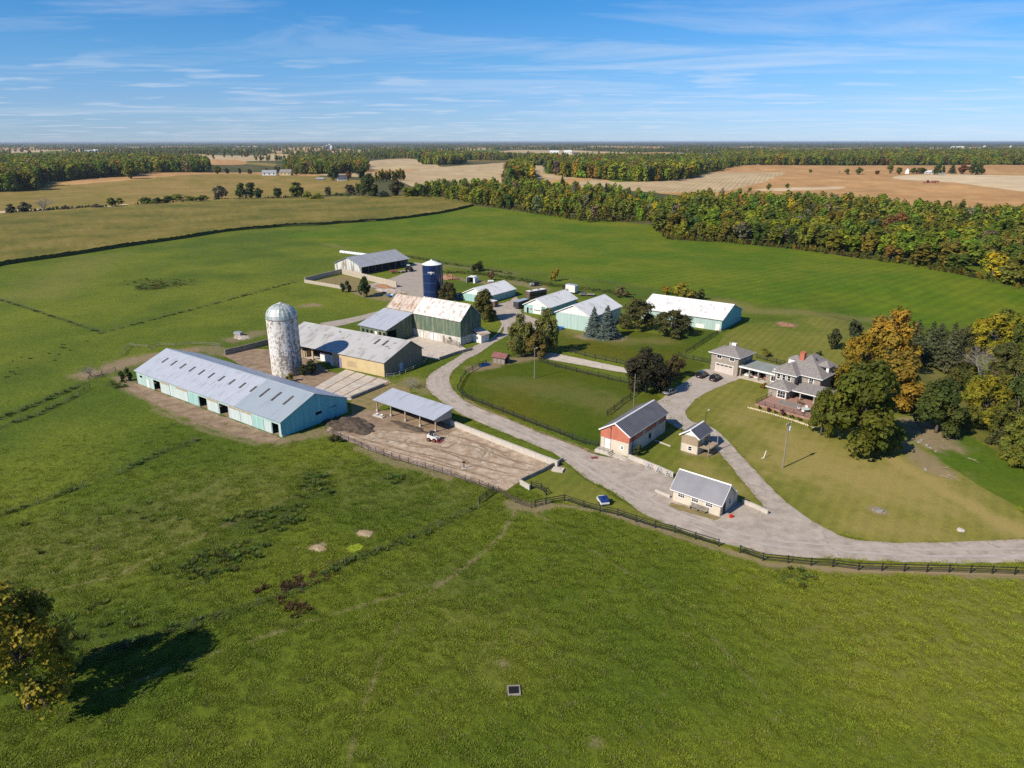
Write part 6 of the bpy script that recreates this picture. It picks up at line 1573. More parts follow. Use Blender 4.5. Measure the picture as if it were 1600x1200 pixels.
def rail(pts, z0, h, n):
    for (x0, y0), (x1, y1) in zip(pts[:-1], pts[1:]):
        L = math.dist((x0, y0), (x1, y1)); k = max(1, round(L / n))
        for i in range(k): MB().box(-.04, .04, -.04, .04, z0, z0 + h).build('railing_post', 'dark_metal', tr, loc=(x0 + (x1 - x0) * i / k, y0 + (y1 - y0) * i / k, 0))
        mb = MB()
        for zz_ in (z0 + h, z0 + .15): mb.bar((x0, y0, zz_), (x1, y1, zz_), .05, .04)
        m_ = int(L / .3)
        for i in range(1, m_): mb.bar((x0 + (x1 - x0) * i / m_, y0 + (y1 - y0) * i / m_, z0 + .15), (x0 + (x1 - x0) * i / m_, y0 + (y1 - y0) * i / m_, z0 + h), .018)
        mb.build('railing', 'dark_metal', tr)
rail([(.1, 8), (.1, .1), (14.1, .1)], .5, 1.0, 2.4)
# planting bed and rough stone edging
bed = thing('rock_border', 'curving border of pale rough stones below the terrace', 'border', hw(22.2, -19.6), R(HA))
for i in range(30):
    x = i * .57; y = .5 * math.sin(i / 9) - .03 * i; mb = MB(); mb.ico((x, y, .12), random.uniform(.26, .4), .22, sq=.7, n=6, m=4); mb.build('stone', 'rock_edge', bed)
for i, (x, y, c, s, l) in enumerate([(24.2, -18.2, (.05, .07, .02), .8, 'small green shrub at the left end of the terrace bed'), (26.4, -18.1, (.13, .045, .045), 1.0, 'dark red shrub in the terrace bed, left one'), (28.2, -18.2, (.08, .10, .025), .8, 'light green perennial clump between the two red shrubs'), (30.0, -18.3, (.085, .035, .045), 1.3, 'dark red shrub in the terrace bed, right one'), (32.2, -18.3, (.06, .08, .02), .8, 'low green plants right of the red shrubs under the terrace'), (34.2, -18.5, (.07, .09, .025), .8, 'low green plants at the right end of the terrace bed')]):
    p = hw(x, y); tree('shrub%d' % (i % 3), p[0], p[1], s, s * 1.5, c, l, cat='shrub')
# garden furniture
mat('furniture_white', [(.62, .60, .56), (.72, .70, .66)], 1, .6); mat('furniture_red', [(.30, .10, .07), (.38, .14, .10)], 1, .7); mat('wicker', [(.16, .09, .05), (.24, .14, .08)], 3, .8); mat('table_green', [(.40, .48, .42), (.50, .57, .50)], 1.5, .35)
def table(x, y, z, r, m, label):
    t = thing('garden_table', label, 'table', hw(x, y, z), R(HA)); MB().lathe([(r, .7), (r, .74)], 16).build('table_top', m, t)
    for a in range(4): MB().bar((r * .6 * math.cos(a * 1.57 + .8), r * .6 * math.sin(a * 1.57 + .8), 0), (r * .5 * math.cos(a * 1.57 + .8), r * .5 * math.sin(a * 1.57 + .8), .7), .05).build('leg', 'dark_metal', t)
def chair(x, y, z, rz, m, label, group=None, proto_=[None]):
    t = thing('garden_chair', label, 'chair', hw(x, y, z), R(HA) + rz, group)
    MB().box(-.27, .27, -.27, .27, .38, .46).build('seat', m, t); MB().box(-.27, .27, .2, .28, .463, .95).build('backrest', m, t)
    for i in (-1, 1):
        for j in (-1, 1): MB().box(i * .25 - .03, i * .25 + .03, j * .23 - .03, j * .23 + .03, 0, .38).build('leg', 'dark_metal', t)
        MB().box(i * .29 - .03, i * .29 + .03, -.25, .2, .62, .67).build('armrest', m, t)
    return t
table(33.2, -13.6, .57, .95, 'table_green', 'round pale green table near the right end of the terrace')
for i, a in enumerate((.4, 1.9, 3.3, 4.8)): chair(33.2 + 1.5 * math.cos(a), -13.6 + 1.5 * math.sin(a), .57, a - 1.57, 'furniture_white', 'pale garden chair around the pale green terrace table', 'chairs around the terrace table')
chair(29.6, -9.4, .57, .5, 'wicker', 'brown wicker armchair by the porch post')
table(30.6, -9.8, .57, .45, 'wicker', 'small dark round table beside the wicker armchair')
def sofa(x, y, z, w, m, label, n=2):
    t = thing('garden_sofa', label, 'sofa', hw(x, y, z), R(HA)); MB().box(-w / 2, w / 2, -.4, .4, .12, .42).build('base', 'furniture_white', t); MB().box(-w / 2, w / 2, .42, .58, .12, .85).build('backrest', 'furniture_white', t)
    for i in range(n): MB().box(-w / 2 + .05 + i * w / n, -w / 2 + (i + 1) * w / n - .05, -.38, .38, .423, .55).build('cushion', m, t)
    return t
sofa(10.2, 2.2, .12, 1.7, 'furniture_white', 'white sofa under the breezeway roof, nearest the garage'); sofa(12.6, 2.4, .12, 1.6, 'furniture_red', 'white sofa with red cushions in the middle of the breezeway'); chair(15.0, 2.0, .12, 0, 'furniture_red', 'red cushioned chair at the right end of the breezeway')
table(11.5, 1.3, .12, .45, 'furniture_white', 'low white table in the breezeway')

# ================================================================== VEHICLES
def carmat(name, c, rough=.25, metal=.4):
    m, t, bs = newmat(name); bs.inputs['Base Color'].default_value = (*c, 1); setin(bs, Roughness=rough, Metallic=metal); bs.inputs['Coat Weight'].default_value = .6; return m
carmat('car_black', (.008, .008, .012)); carmat('car_silver', (.19, .225, .245)); mat('tyre_rubber', (.014, .014, .014), 6, .9); mat('rim_alloy', (.3, .3, .31), 4, .35, .8); mat('lamp_red', (.30, .012, .012), 4, .25); mat('lamp_clear', (.65, .66, .66), 4, .15); mat('plate_white', (.65, .66, .68), 6, .5)
def wheel_parts(t, x, y, r, w, rim='rim_alloy', name='wheel'):
    mb = MB(); prof = [(r * .6, -w / 2), (r * .94, -w / 2), (r, -w / 2 + .03), (r, w / 2 - .03), (r * .94, w / 2), (r * .6, w / 2)]
    vs = []; fs = []; n = 16
    for q, z in prof:
        for i in range(n): a = 2 * math.pi * i / n; vs.append((x + q * math.cos(a), y + z, r + q * math.sin(a)))
    for k in range(len(prof) - 1):
        for i in range(n): j = (i + 1) % n; fs.append((k * n + i, k * n + j, (k + 1) * n + j, (k + 1) * n + i))
    mb.add(vs, fs); W_ = mb.build(name, 'tyre_rubber', t)
    h = MB(); vs = []
    for z in (-w / 2 + .03, w / 2 - .03):
        for i in range(n): a = 2 * math.pi * i / n; vs.append((x + r * .6 * math.cos(a), y + z, r + r * .6 * math.sin(a)))
    h.add(vs, [tuple(range(n)), tuple(range(n, 2 * n))] + [(i, (i + 1) % n, n + (i + 1) % n, n + i) for i in range(n)]); h.build('rim', rim, W_)
def car(name, label, x, y, rz, paint, kind='suv', cat='car', group=None):
    t = thing(name, label, cat, (x, y, .04), rz, group)
    L, Wd = (4.7, 1.88) if kind == 'suv' else (4.55, 1.8)
    zb = .88 if kind == 'suv' else .76; zt = 1.68 if kind == 'suv' else 1.42
    # cross sections along x (front at +x): (x, half width low, z low, half width belt, z belt)
    S = [(-L/2, .72, .42, .78, zb - .04), (-L/2 + .12, .9, .3, .9, zb + .03), (-1.2, .94, .24, .93, zb + .02), (.6, .94, .24, .93, zb), (1.35, .94, .24, .9, zb - .04), (L/2 - .35, .92, .26, .84, zb - .16), (L/2 - .03, .74, .36, .66, zb - .3)]
    mb = MB(); vs = []; fs = []
    for x_, a, z0, c, z1 in S: vs += [(x_, -a * .95, z0), (x_, -a, (z0 + z1) / 2), (x_, -c, z1), (x_, -c * .6, z1 + .05), (x_, c * .6, z1 + .05), (x_, c, z1), (x_, a, (z0 + z1) / 2), (x_, a * .95, z0)]
    for k in range(len(S) - 1):
        for i in range(8): j = (i + 1) % 8; fs.append((k * 8 + i, k * 8 + j, (k + 1) * 8 + j, (k + 1) * 8 + i))
    fs += [tuple(range(8)), tuple(range((len(S) - 1) * 8, len(S) * 8))]; mb.add(vs, fs); mb.build('body', paint, t, smooth=True)
    rear, rt, ft, fr_ = (-L/2 + .12, -L/2 + .42, .15, 1.15) if kind == 'suv' else (-1.75, -1.15, .1, 1.1)
    g = MB(); q = .86; tw_ = .66
    vs = [(rear, -q, zb), (fr_, -q, zb), (fr_, q, zb), (rear, q, zb), (rt, -tw_, zt - .03), (ft, -tw_, zt - .03), (ft, tw_, zt - .03), (rt, tw_, zt - .03)]
    g.add(vs, [(0, 3, 2, 1), (4, 5, 6, 7), (0, 1, 5, 4), (1, 2, 6, 5), (2, 3, 7, 6), (3, 0, 4, 7)]); g.build('window', 'dark_glass', t)
    r_ = MB(); r_.add([(rt - .05, -tw_ - .02, zt - .05), (ft + .06, -tw_ - .02, zt - .05), (ft + .06, tw_ + .02, zt - .05), (rt - .05, tw_ + .02, zt - .05), (rt + .1, -tw_ * .85, zt + .03), (ft - .12, -tw_ * .85, zt + .03), (ft - .12, tw_ * .85, zt + .03), (rt + .1, tw_ * .85, zt + .03)], [(4, 5, 6, 7), (0, 1, 5, 4), (1, 2, 6, 5), (2, 3, 7, 6), (3, 0, 4, 7), (3, 2, 1, 0)]); r_.build('roof', paint, t)
    for sg in (-1, 1):
        pl = MB()
        for a, b_ in (((rear, q), (rt, tw_)), ((fr_, q), (ft, tw_)), ((-.55, q + .005), (-.6, tw_ + .01))): pl.bar((a[0], sg * (a[1] + .01), zb), (b_[0], sg * (b_[1] + .01), zt - .03), .07, .05)
        pl.build('pillar', paint, t)
        MB().box(-L/2 - .005, -L/2 + .1, sg * .75 - .11, sg * .75 + .11, zb - .28, zb - .05).build('tail_light', 'lamp_red', t)
        MB().box(L/2 - .2, L/2 - .06, sg * .62 - .16, sg * .62 + .16, zb - .4, zb - .28).build('headlight', 'lamp_clear', t)
        MB().box(.75, .95, sg * .98 - .1, sg * .98 + .1, zb + .02, zb + .16).build('mirror', paint, t)
    MB().box(-L/2 - .025, -L/2 + .02, -.26, .26, .5, .62).build('number_plate', 'plate_white', t)
    for xx in (-1.38, 1.42):
        for sg in (-1, 1): wheel_parts(t, xx, sg * .83, .36 if kind == 'suv' else .32, .24)
    return t
x, y = G(1097, 588.5); car('parked_car', 'black suv parked on the left of the two facing the garage', x, y, R(50), 'car_black')
x, y = G(1118, 593.5); car('parked_car', 'black suv parked on the right of the two, nearer the lawn', x, y, R(50), 'car_black')
x, y = G(1047, 615); car('parked_car', 'silver sedan half in the shade of the dark maple', x, y, R(42), 'car_silver', 'sedan')
# skid steer loader
mat('loader_white', [(.60, .59, .56), (.70, .69, .66)], 2, .5); mat('loader_red', [(.24, .05, .035), (.32, .08, .05)], 2, .6)
x, y = G(677, 689); t = thing('skid_steer', 'small white and red skid steer loader in the middle of the feed yard', 'loader', (x, y, .05), R(-22))
MB().extr([(-1.25, .35), (1.0, .35), (1.0, .75), (.6, 1.0), (-.6, 1.1), (-1.25, 1.3)], 'y', -.5, .5).build('body', 'loader_white', t)
cb_ = MB()
for i in (-1, 1):
    for p, q in (((-.75, 1.05), (-.65, 2.0)), ((.55, .95), (.35, 2.0))): cb_.bar((p[0], i * .43, p[1]), (q[0], i * .43, q[1]), .08)
cb_.build('cab_frame', 'loader_white', t); MB().box(-.75, .45, -.48, .48, 1.96, 2.06).build('cab_roof', 'dark_metal', t); MB().box(-.3, .2, -.28, .28, 1.0, 1.35).build('seat', 'dark_metal', t); MB().box(-.74, -.68, -.4, .4, 1.1, 1.95).build('rear_screen', 'dark_glass', t)
for i in (-1, 1):
    MB().bar((-1.1, i * .58, 1.45), (.95, i * .58, 1.0), .12, .18).build('lift_arm', 'loader_white', t); MB().bar((.95, i * .58, 1.0), (1.35, i * .58, .35), .12, .16).build('lift_arm', 'loader_white', t)
    for xx in (-.75, .55): wheel_parts(t, xx, i * .72, .42, .3, 'loader_red')
MB().extr([(1.25, .1), (1.95, .08), (1.95, .14), (1.4, .2), (1.38, .65), (1.25, .65)], 'y', -.9, .9).build('bucket', 'loader_red', t)
MB().box(-1.35, -1.25, -.5, .5, .4, 1.25).build('engine_cover', 'loader_red', t)
# trailers and the camper behind the workshop
mat('trailer_dark', [(.035, .035, .04), (.06, .06, .065)], 1, .4); mat('trailer_roof', [(.26, .30, .36), (.32, .36, .42)], .6, .45); mat('camper_white', [(.64, .62, .58), (.72, .70, .66)], .6, .5); mat('camper_brown', [(.10, .06, .05), (.15, .10, .08)], .8, .6)
def trailer(name, label, x, y, rz, L, Wd, H, wall, roof, cat, stripe=None, axles=2, hitch=True):
    t = thing(name, label, cat, (x, y, .03), rz)
    MB().extr([(-L/2, .55), (L/2, .55), (L/2 + .0, H - .3), (L/2 - .3, H), (-L/2, H)], 'y', -Wd/2, Wd/2).build('body', wall, t)
    MB().box(-L/2 - .03, L/2 - .28, -Wd/2 - .03, Wd/2 + .03, H + .003, H + .09).build('roof', roof, t)
    for sg in (-1, 1): MB().box(-L/2 + .02, L/2 - .02, sg * Wd/2 - .02, sg * Wd/2 + .02, .5, .62).build('side_rail', 'rim_alloy', t)
    MB().box(-L/2 - .04, -L/2 - .003, -Wd/2 + .1, Wd/2 - .1, .62, H - .1).build('ramp_door', wall, t)
    MB().box(-L/2 - .07, -L/2 - .042, -Wd/2, Wd/2, .5, .6).build('bumper', 'rim_alloy', t)
    if hitch: MB().bar((L/2, -.5, .5), (L/2 + 1.2, 0, .5), .08).bar((L/2, .5, .5), (L/2 + 1.2, 0, .5), .08).build('hitch', 'dark_metal', t)
    for k in range(axles):
        for sg in (-1, 1): wheel_parts(t, -.4 + k * .85, sg * (Wd/2 - .05), .36, .2)
    if stripe:
        for sg in (-1, 1): MB().box(-L/2 + .3, L/2 - .5, sg * (Wd/2 + .004) - .004, sg * (Wd/2 + .004) + .004, 1.1, 1.9).build('stripe', stripe, t)
    return t
x, y = G(815, 483); trailer('cargo_trailer', 'dark enclosed cargo trailer with blue grey roof beside the teal workshop', x, y + 3, R(54), 7.4, 2.4, 2.8, 'trailer_dark', 'trailer_roof', 'trailer')
x, y = G(838, 465); t = trailer('camper_trailer', 'white roofed brown sided camper trailer behind the cargo trailer', x, y, R(38), 9.0, 2.5, 3.1, 'camper_brown', 'camper_white', 'camper', 'dark_glass')
for xx in (-2.6, 1.2): MB().box(xx - .35, xx + .35, -.35, .35, 3.2, 3.4).build('roof_vent', 'dark_metal', t)
x, y = G(770, 479); t = trailer('white_trailer', 'small white topped trailer at the front of the teal drive shed', x, y, R(-36), 3.6, 2.2, 2.3, 'camper_brown', 'camper_white', 'trailer', axles=1)
MB().box(-1.86, -1.845, -.8, .8, .7, 1.5).build('tail_panel', 'white_paint', t)
x, y = G(893, 458); trailer('box_truck_body', 'white and blue box body behind the workshop', x, y, R(-36), 4.6, 2.4, 3.6, 'camper_white', 'trailer_roof', 'truck', axles=1, hitch=False)
x, y = G(917, 462); t = thing('flat_trailer', 'low flat trailer with scrap behind the workshop', 'trailer', (x, y, 0), R(-10)); MB().box(-3.2, 3.2, -1.2, 1.2, .6, .75).build('bed', 'wood_grey', t); MB().box(-2.5, -.5, -.8, .8, .753, 1.2).build('scrap', 'rim_alloy', t)
for sg in (-1, 1): wheel_parts(t, 0, sg * 1.0, .36, .2)
# tractor and implement in front of the far shed
mat('tractor_green', [(.05, .10, .11), (.07, .13, .14)], 2, .5); mat('implement_red', [(.26, .07, .055), (.33, .11, .08)], 2, .7)
def tractor(x, y, rz, label, body, s=1.0, name='tractor'):
    t = thing(name, label, 'tractor', (x, y, .02), rz); t.scale = (s, s, s)
    MB().box(-.2, 2.0, -.42, .42, .8, 1.5).build('bonnet', body, t); MB().box(-1.3, -.2, -.5, .5, .7, 1.3).build('chassis', 'dark_metal', t)
    c_ = MB()
    for i in (-1, 1):
        for p, q in (((-1.3, 1.3), (-1.1, 2.5)), ((-.2, 1.3), (-.3, 2.5))): c_.bar((p[0], i * .6, p[1]), (q[0], i * .55, q[1]), .08)
    c_.build('cab_frame', body, t); MB().box(-1.25, -.2, -.65, .65, 2.5, 2.62).build('cab_roof', 'white_paint' if body != 'implement_red' else body, t); MB().box(-1.2, -.3, -.5, .5, 1.35, 2.48).build('window', 'dark_glass', t)
    MB().tube([(1.1, .15, 1.5), (1.1, .15, 2.3)], .05, 6).build('exhaust', 'dark_metal', t)
    for i in (-1, 1): wheel_parts(t, -.9, i * .9, .85, .45, 'loader_red'); wheel_parts(t, 1.5, i * .7, .48, .28, 'loader_red')
x, y = G(640, 424); tractor(x, y, R(75), 'tractor with cab standing in front of the far open shed', 'tractor_green', 1.25)
x, y = G(615, 427); t = thing('farm_implement', 'small red farm implement left of the tractor', 'implement', (x, y, 0), R(20)); MB().box(-1.6, 1.6, -.9, .9, .7, 1.5).build('hopper', 'implement_red', t); MB().bar((1.6, 0, .7), (2.8, 0, .6), .12).build('drawbar', 'dark_metal', t); wheel_parts(t, 0, 1, .5, .25); wheel_parts(t, 0, -1, .5, .25)
x, y = G(629, 426); t = thing('wagon', 'low wooden wagon between the tractor and the red implement', 'wagon', (x, y, 0), R(60)); MB().box(-2, 2, -1, 1, .8, .95).build('bed', 'wood_grey', t)
for xx in (-1.4, 1.4):
    for sg in (-1, 1): wheel_parts(t, xx, sg * .9, .4, .2)
# the small blue and white runabout on the grass by the drive
mat('boat_blue', [(.012, .03, .13), (.02, .05, .19)], 2, .3); mat('hull_white', (.68, .69, .7), 2, .35)
x, y = G(942, 786); t = thing('pedal_boat', 'small blue and white pedal boat standing on the grass by the drive', 'boat', (x, y, .02), R(102))
MB().extr([(-1.2, .25), (1.1, .25), (1.35, .55), (1.2, .7), (-1.25, .7), (-1.3, .45)], 'y', -.75, .75, taper=None).build('hull', 'hull_white', t)
MB().extr([(-1.2, .703), (1.0, .703), (.4, 1.25), (-.9, 1.3)], 'y', -.70, .70).build('cover', 'boat_blue', t); MB().box(-.85, -.6, -.5, .5, 1.29, 1.75).build('backrest', 'boat_blue', t); MB().box(1.02, 1.18, -.5, .5, .703, .9).build('bow_deck', 'hull_white', t)
for sg in (-1, 1): wheel_parts(t, -.3, sg * .8, .22, .12)
MB().bar((1.3, 0, .35), (2.2, 0, .25), .07).build('drawbar', 'rim_alloy', t)
# ================================================================== FENCES
mat('fence_black', [(.018, .017, .016), (.035, .033, .03)], 2, .8); mat('pipe_brown', [(.075, .045, .04), (.12, .08, .07)], 2, .7, .2); mat('post_grey', [(.16, .14, .115), (.24, .215, .18)], 2, .9); mat('wire', (.14, .13, .12), 2, .5, .6); mat('galvanised', [(.36, .37, .39), (.44, .45, .47)], 2, .5, .4)
def meshbox(x0, x1, y0, y1, z0, z1, m): return MB().box(x0, x1, y0, y1, z0, z1).mesh('piece', m)
POSTM = {}
def fence(name, label, pts, m='fence_black', rails=(.45, .85, 1.25), h=1.4, gap=None, pw=.15, rh=.14, rt=.04, post_pts=True, group=None, world=False, posts=True, postm=None):
    """posts stand at the points (or every gap metres between them); each rail is one board from post to post"""
    P = [Vector((*p, 0)) for p in (pts if world else GP(pts))]
    if gap:
        Q = []
        for a, b_ in zip(P[:-1], P[1:]):
            k = max(1, round((b_ - a).length / gap)); Q += [a.lerp(b_, i / k) for i in range(k)]
        P = Q + [P[-1]]
    o = P[0]; t = thing(name, label, 'fence', (o.x, o.y, hz(o.x, o.y)), 0, group)
    key = (m, pw, h, postm)
    if key not in POSTM: POSTM[key] = meshbox(-pw / 2, pw / 2, -pw / 2, pw / 2, -.3, h, postm or m)
    z0 = hz(o.x, o.y)
    if posts:
        for p in P: link('post', POSTM[key], t, (p.x - o.x, p.y - o.y, hz(p.x, p.y) - z0), math.atan2((P[-1] - P[0]).y, (P[-1] - P[0]).x))
    for a, b_ in zip(P[:-1], P[1:]):
        d = b_ - a; n = Vector((d.y, -d.x, 0)).normalized() * (pw / 2 + rt / 2 + .003)
        za, zb_ = hz(a.x, a.y) - z0, hz(b_.x, b_.y) - z0
        kk = ('r', m, round(d.length, 1), rh, rt)
        if kk not in POSTM: POSTM[kk] = meshbox(.01, round(d.length, 1) - .01, -rt / 2, rt / 2, -rh / 2, rh / 2, m)
        for r in rails:
            q = link('rail', POSTM[kk], t); q.location = (a.x - o.x + n.x, a.y - o.y + n.y, r + za); q.rotation_euler = (0, -math.atan2(zb_ - za, d.length), math.atan2(d.y, d.x)); q.scale = (d.length / round(d.length, 1), 1, 1)
    return t
G1 = 'black board fences of the paddocks and drive'
fence('board_fence', 'black board fence along the drive, left stretch below the cream shed', [(836, 792), (853, 788), (882, 783), (912, 793), (937.5, 800), (965, 806), (994, 816), (1023.5, 825), (1054, 832.5), (1086.5, 843), (1122.5, 854)], group=G1)
fence('board_fence', 'black board fence along the drive, right stretch to the picture border', [(1156, 864), (1192, 876), (1231, 880), (1267, 884), (1301, 886), (1341, 891), (1377.5, 892), (1412.5, 893), (1448, 894), (1482.5, 894.5), (1516, 895.5), (1550, 896.5), (1585, 898), (1620, 899), (1655, 900)], group=G1)
fence('board_fence', 'black board fence between the curving gravel road and the paddock', [(714.6, 609), (722.5, 619), (737.5, 626), (754, 632), (769, 638.5), (785.7, 644.5), (802, 651), (819, 658), (837.5, 665), (855.6, 672), (874.8, 679), (894, 687), (914, 694.5), (935, 699)], group=G1)
fence('board_fence', 'short black board fence by the road bend up to the little hut', [(714.6, 609), (720, 597), (727, 586), (738.4, 579), (749, 573.5), (760, 569)], group=G1)
fence('board_fence', 'black board fence on the paddock side of the concrete path', [(842.5, 565), (855.6, 569.5), (868, 573.5), (884, 577.5), (900.6, 581.5), (918, 585.5), (935, 589), (950, 593), (969, 597), (984, 600.5)], group=G1)
fence('board_fence', 'black board fence on the far side of the concrete path', [(866, 545), (883, 548.5), (899, 552.5), (914, 557), (930, 560.5), (946, 564), (963, 567.5), (980.7, 571), (996, 575)], group=G1)
fence('board_fence', 'black board fence from the dark maple to the brick building', [(948.4, 649.5), (959.7, 641), (972, 631), (985, 622.5), (996, 615)], group=G1)
fence('board_fence', 'black board fence climbing to the corner of the long white roofed shed', [(1071.6, 553), (1084, 545), (1097.6, 536), (1109, 528.5), (1120, 522), (1130, 518)], group=G1)
fence('board_fence', 'black board fence left of the stone garage', [(1060, 556), (1070, 560.5), (1083, 563), (1097, 565.5), (1110, 568)], group=G1)
fence('board_fence', 'black board fence behind the breezeway', [(1182, 560), (1198, 564), (1213, 568), (1226, 571)], group=G1)
fence('board_fence', 'short black board fence below the feed yard corner', [(830, 762), (846, 766), (853, 774)], group=G1)
fence('pipe_fence', 'brown pipe fence along the lower side of the feed yard', [(509.5, 675), (545, 690), (575.5, 704), (600, 712), (625, 720.5), (652, 728.5), (678, 736), (704.8, 744), (727, 752), (748.8, 759), (779, 770), (805, 786), (830, 794)], 'pipe_brown', (.3, .6, .9, 1.2), 1.35, 2.4, .1, .06, .05)
fence('field_gate', 'dark five bar gate leaning by the feed yard corner', [(748.8, 787), (760, 778), (771, 770)], 'fence_black', (.3, .55, .8, 1.05, 1.3), 1.4, None, .12, .09, .04)
fence('pipe_rail', 'white metal pipe rail beside the tan barn end wall', [(604, 590), (616, 590), (625, 586), (634, 583), (646, 578), (656, 573), (664, 568), (671, 556)], 'galvanised', (.55, 1.1), 1.15, None, .07, .06, .05)
fence('plank_fence', 'grey plank corral fence at the right end of the green barn', [(694, 536), (704, 538), (714, 541), (718, 543)], 'wood_grey', (.4, .8, 1.2, 1.6), 1.75, None, .16, .2, .05)
fence('field_gate', 'tubular gate left of the blue barn, farther one', [(139.5, 594), (160, 587), (181, 580)], 'fence_black', (.3, .7, 1.1), 1.3, None, .1, .06, .04)
fence('field_gate', 'tubular gate left of the blue barn, nearer one', [(123, 617), (132, 612), (141, 607)], 'fence_black', (.3, .7, 1.1), 1.3, None, .1, .06, .04)
fence('rail_fence', 'grey rail fence behind the far end of the blue barn', [(190, 556), (202, 541), (214, 543), (232, 544), (250, 541), (275, 541), (300, 539), (330, 540), (345, 542)], 'post_grey', (.5, 1.0), 1.2, 5, .14, .1, .05)
fence('rail_fence', 'fallen white rail beside the far end of the blue barn', [(234, 547), (250, 540)], 'galvanised', (.25,), .4, None, .1, .1, .06)
WG = 'wire fences across the pasture'
def wire_fence(label, pts, gap=5): fence('wire_fence', label, pts, 'wire', (.4, .8, 1.15), 1.25, gap, .09, .022, .022, group=WG, postm='post_grey')
wire_fence('wire fence with weeds running from the lane to the left picture border, upper line', [(-30, 668), (0, 656), (70, 627), (138, 597)])
wire_fence('wire fence with weeds running to the left picture border, lower line', [(-30, 680), (0, 669), (60, 649), (123, 618)])
wire_fence('wire fence across the pasture behind the concrete silo', [(160, 520), (230, 501), (300, 485), (380, 462), (460, 441)], 7)
wire_fence('wire fence meeting the left picture border behind the barn', [(-20, 462), (0, 468), (80, 495), (160, 520)], 7)
wire_fence('wire fence along the weedy ditch in the near pasture', [(120, 1042), (200, 1012), (303, 978), (405, 945), (473, 922), (540, 882), (590, 863), (685, 824), (748, 793)], 9)
wire_fence('broken wire fence below the long blue barn', [(0, 807), (60, 787), (130, 761), (190, 739), (260, 706), (305, 690)], 8)
wire_fence('wire fence along the near edge of the hay field', [(640, 399), (700, 411), (800, 425), (900, 436), (1000, 449)], 12)
for i, (px, py) in enumerate([(1240, 481), (1300, 488), (1180, 472)]): pass

# ================================================================== POLES
mat('pole_wood', [(.20, .165, .125), (.29, .25, .20)], 2, .9, stretch=(1, 1, .1)); mat('transformer', [(.55, .57, .58), (.64, .66, .67)], 2, .4)
def pole(px, py, h, label, r=.13, arm=False, tank=False, name='utility_pole', rz=.6, lamp=False, m='pole_wood'):
    x, y = G(px, py); t = thing(name, label, 'pole', (x, y, hz(x, y)), rz)
    MB().tube([(0, 0, -.4), (0, 0, h)], [r, r * .72], 10).build('pole', m, t)
    if arm:
        a = MB().box(-.8, .8, -.07, .05, h - .5, h - .36).build('crossarm', m, t)
        for q in (-.7, 0, .7): MB().lathe([(.05, h - .36), (.07, h - .28), (.03, h - .2)], 8, (q, -.01)).build('insulator', 'transformer', a)
    if tank:
        MB().lathe([(.1, h - 1.85), (.27, h - 1.8), (.27, h - .95), (.2, h - .88), (.05, h - .85)], 14, (.42, 0)).build('transformer', 'transformer', t)
        MB().tube([(.42, 0, h - .88), (.42, 0, h - .62)], .05, 6).build('bushing', 'pole_wood', t)
    if lamp: MB().bar((0, 0, h - .15), (.7, 0, h + .05), .06).box(.6, 1.0, -.12, .12, h - .03, h + .1).build('lamp_arm', 'transformer', t)
    return t
pole(1223, 731, 9.6, 'tall wooden utility pole with white transformer on the lawn', .15, True, True)
pole(835, 591, 8.3, 'tall bare wooden pole inside the paddock', .13, name='utility_pole', lamp=True)
pole(989.5, 641, 9.0, 'thin grey pole behind the red brick building', .1, name='utility_pole', m='post_grey')
pole(609.5, 578, 6.6, 'dark thin pole at the end wall of the tan barn', .11, m='fence_black')
pole(1101.5, 668, 4.0, 'short black lamp post behind the small tan shed', .06, name='lamp_post', m='fence_black', lamp=True)
pole(1064.5, 676, 2.6, 'short dark post at the back corner of the small tan shed', .06, name='post', m='fence_black')
pole(214, 590, 3.4, 'thin post at the left end of the long blue barn', .06, name='post', m='post_grey')
pole(1598, 700, 8, 'wooden pole among the right hand trees', .12) if False else None
# the overhead line between the poles
def wirespan(a, b_, sag, label):
    a = Vector(a); b_ = Vector(b_); pts = [a.lerp(b_, i / 14) - Vector((0, 0, sag * 4 * (i / 14) * (1 - i / 14))) for i in range(15)]
    t = MB().tube([p - a for p in pts], .016, 4).build('power_line', 'fence_black'); t.location = a; tag(t, label, 'cable')
wirespan((*G(1223, 731), 9.1), (*G(989.5, 641), 8.9), 1.3, 'overhead cable from the transformer pole to the pole by the brick building')
wirespan((*G(835, 591), 8.2), (*G(989.5, 641), 8.9), 1.0, 'overhead cable over the paddock between two poles')

# ================================================================== WALLS, SLABS, YARD THINGS
def wall_run(name, label, pts, h, th, m, cap=None, h2=None, seg=None):
    """cast concrete wall, panel by panel with open joints"""
    P = [Vector((*p, 0)) for p in GP(pts)]; o = P[0]; t = thing(name, label, 'wall', (o.x, o.y, hz(o.x, o.y)))
    for a, b_ in zip(P[:-1], P[1:]):
        d = b_ - a; k = max(1, round(d.length / (seg or 3.0)))
        for i in range(k):
            l = d.length / k; mb = MB(); hh_ = h if h2 is None else h + (h2 - h) * i / k
            mb.box(.012, l - .012, -th / 2, th / 2, -.3, hh_ + random.uniform(-.02, .02)); q = mb.build('wall_panel', m, t); s = a + d * (i / k); q.location = (s.x - o.x, s.y - o.y, 0); q.rotation_euler = (0, 0, math.atan2(d.y, d.x))
    return t
wall_run('yard_wall', 'low pale concrete wall along the road side of the feed yard', [(705, 664), (768, 689), (856, 723), (872, 729)], 1.15, .55, 'concrete')
wall_run('yard_wall', 'dark low wall at the right end of the feed yard', [(880, 720), (845, 739), (812, 754)], .75, .25, 'concrete_dark')
t = wall_run('concrete_block', 'pale concrete block wall stub at the lower corner of the feed yard', [(813, 757), (828, 766)], 1.0, .3, 'concrete')
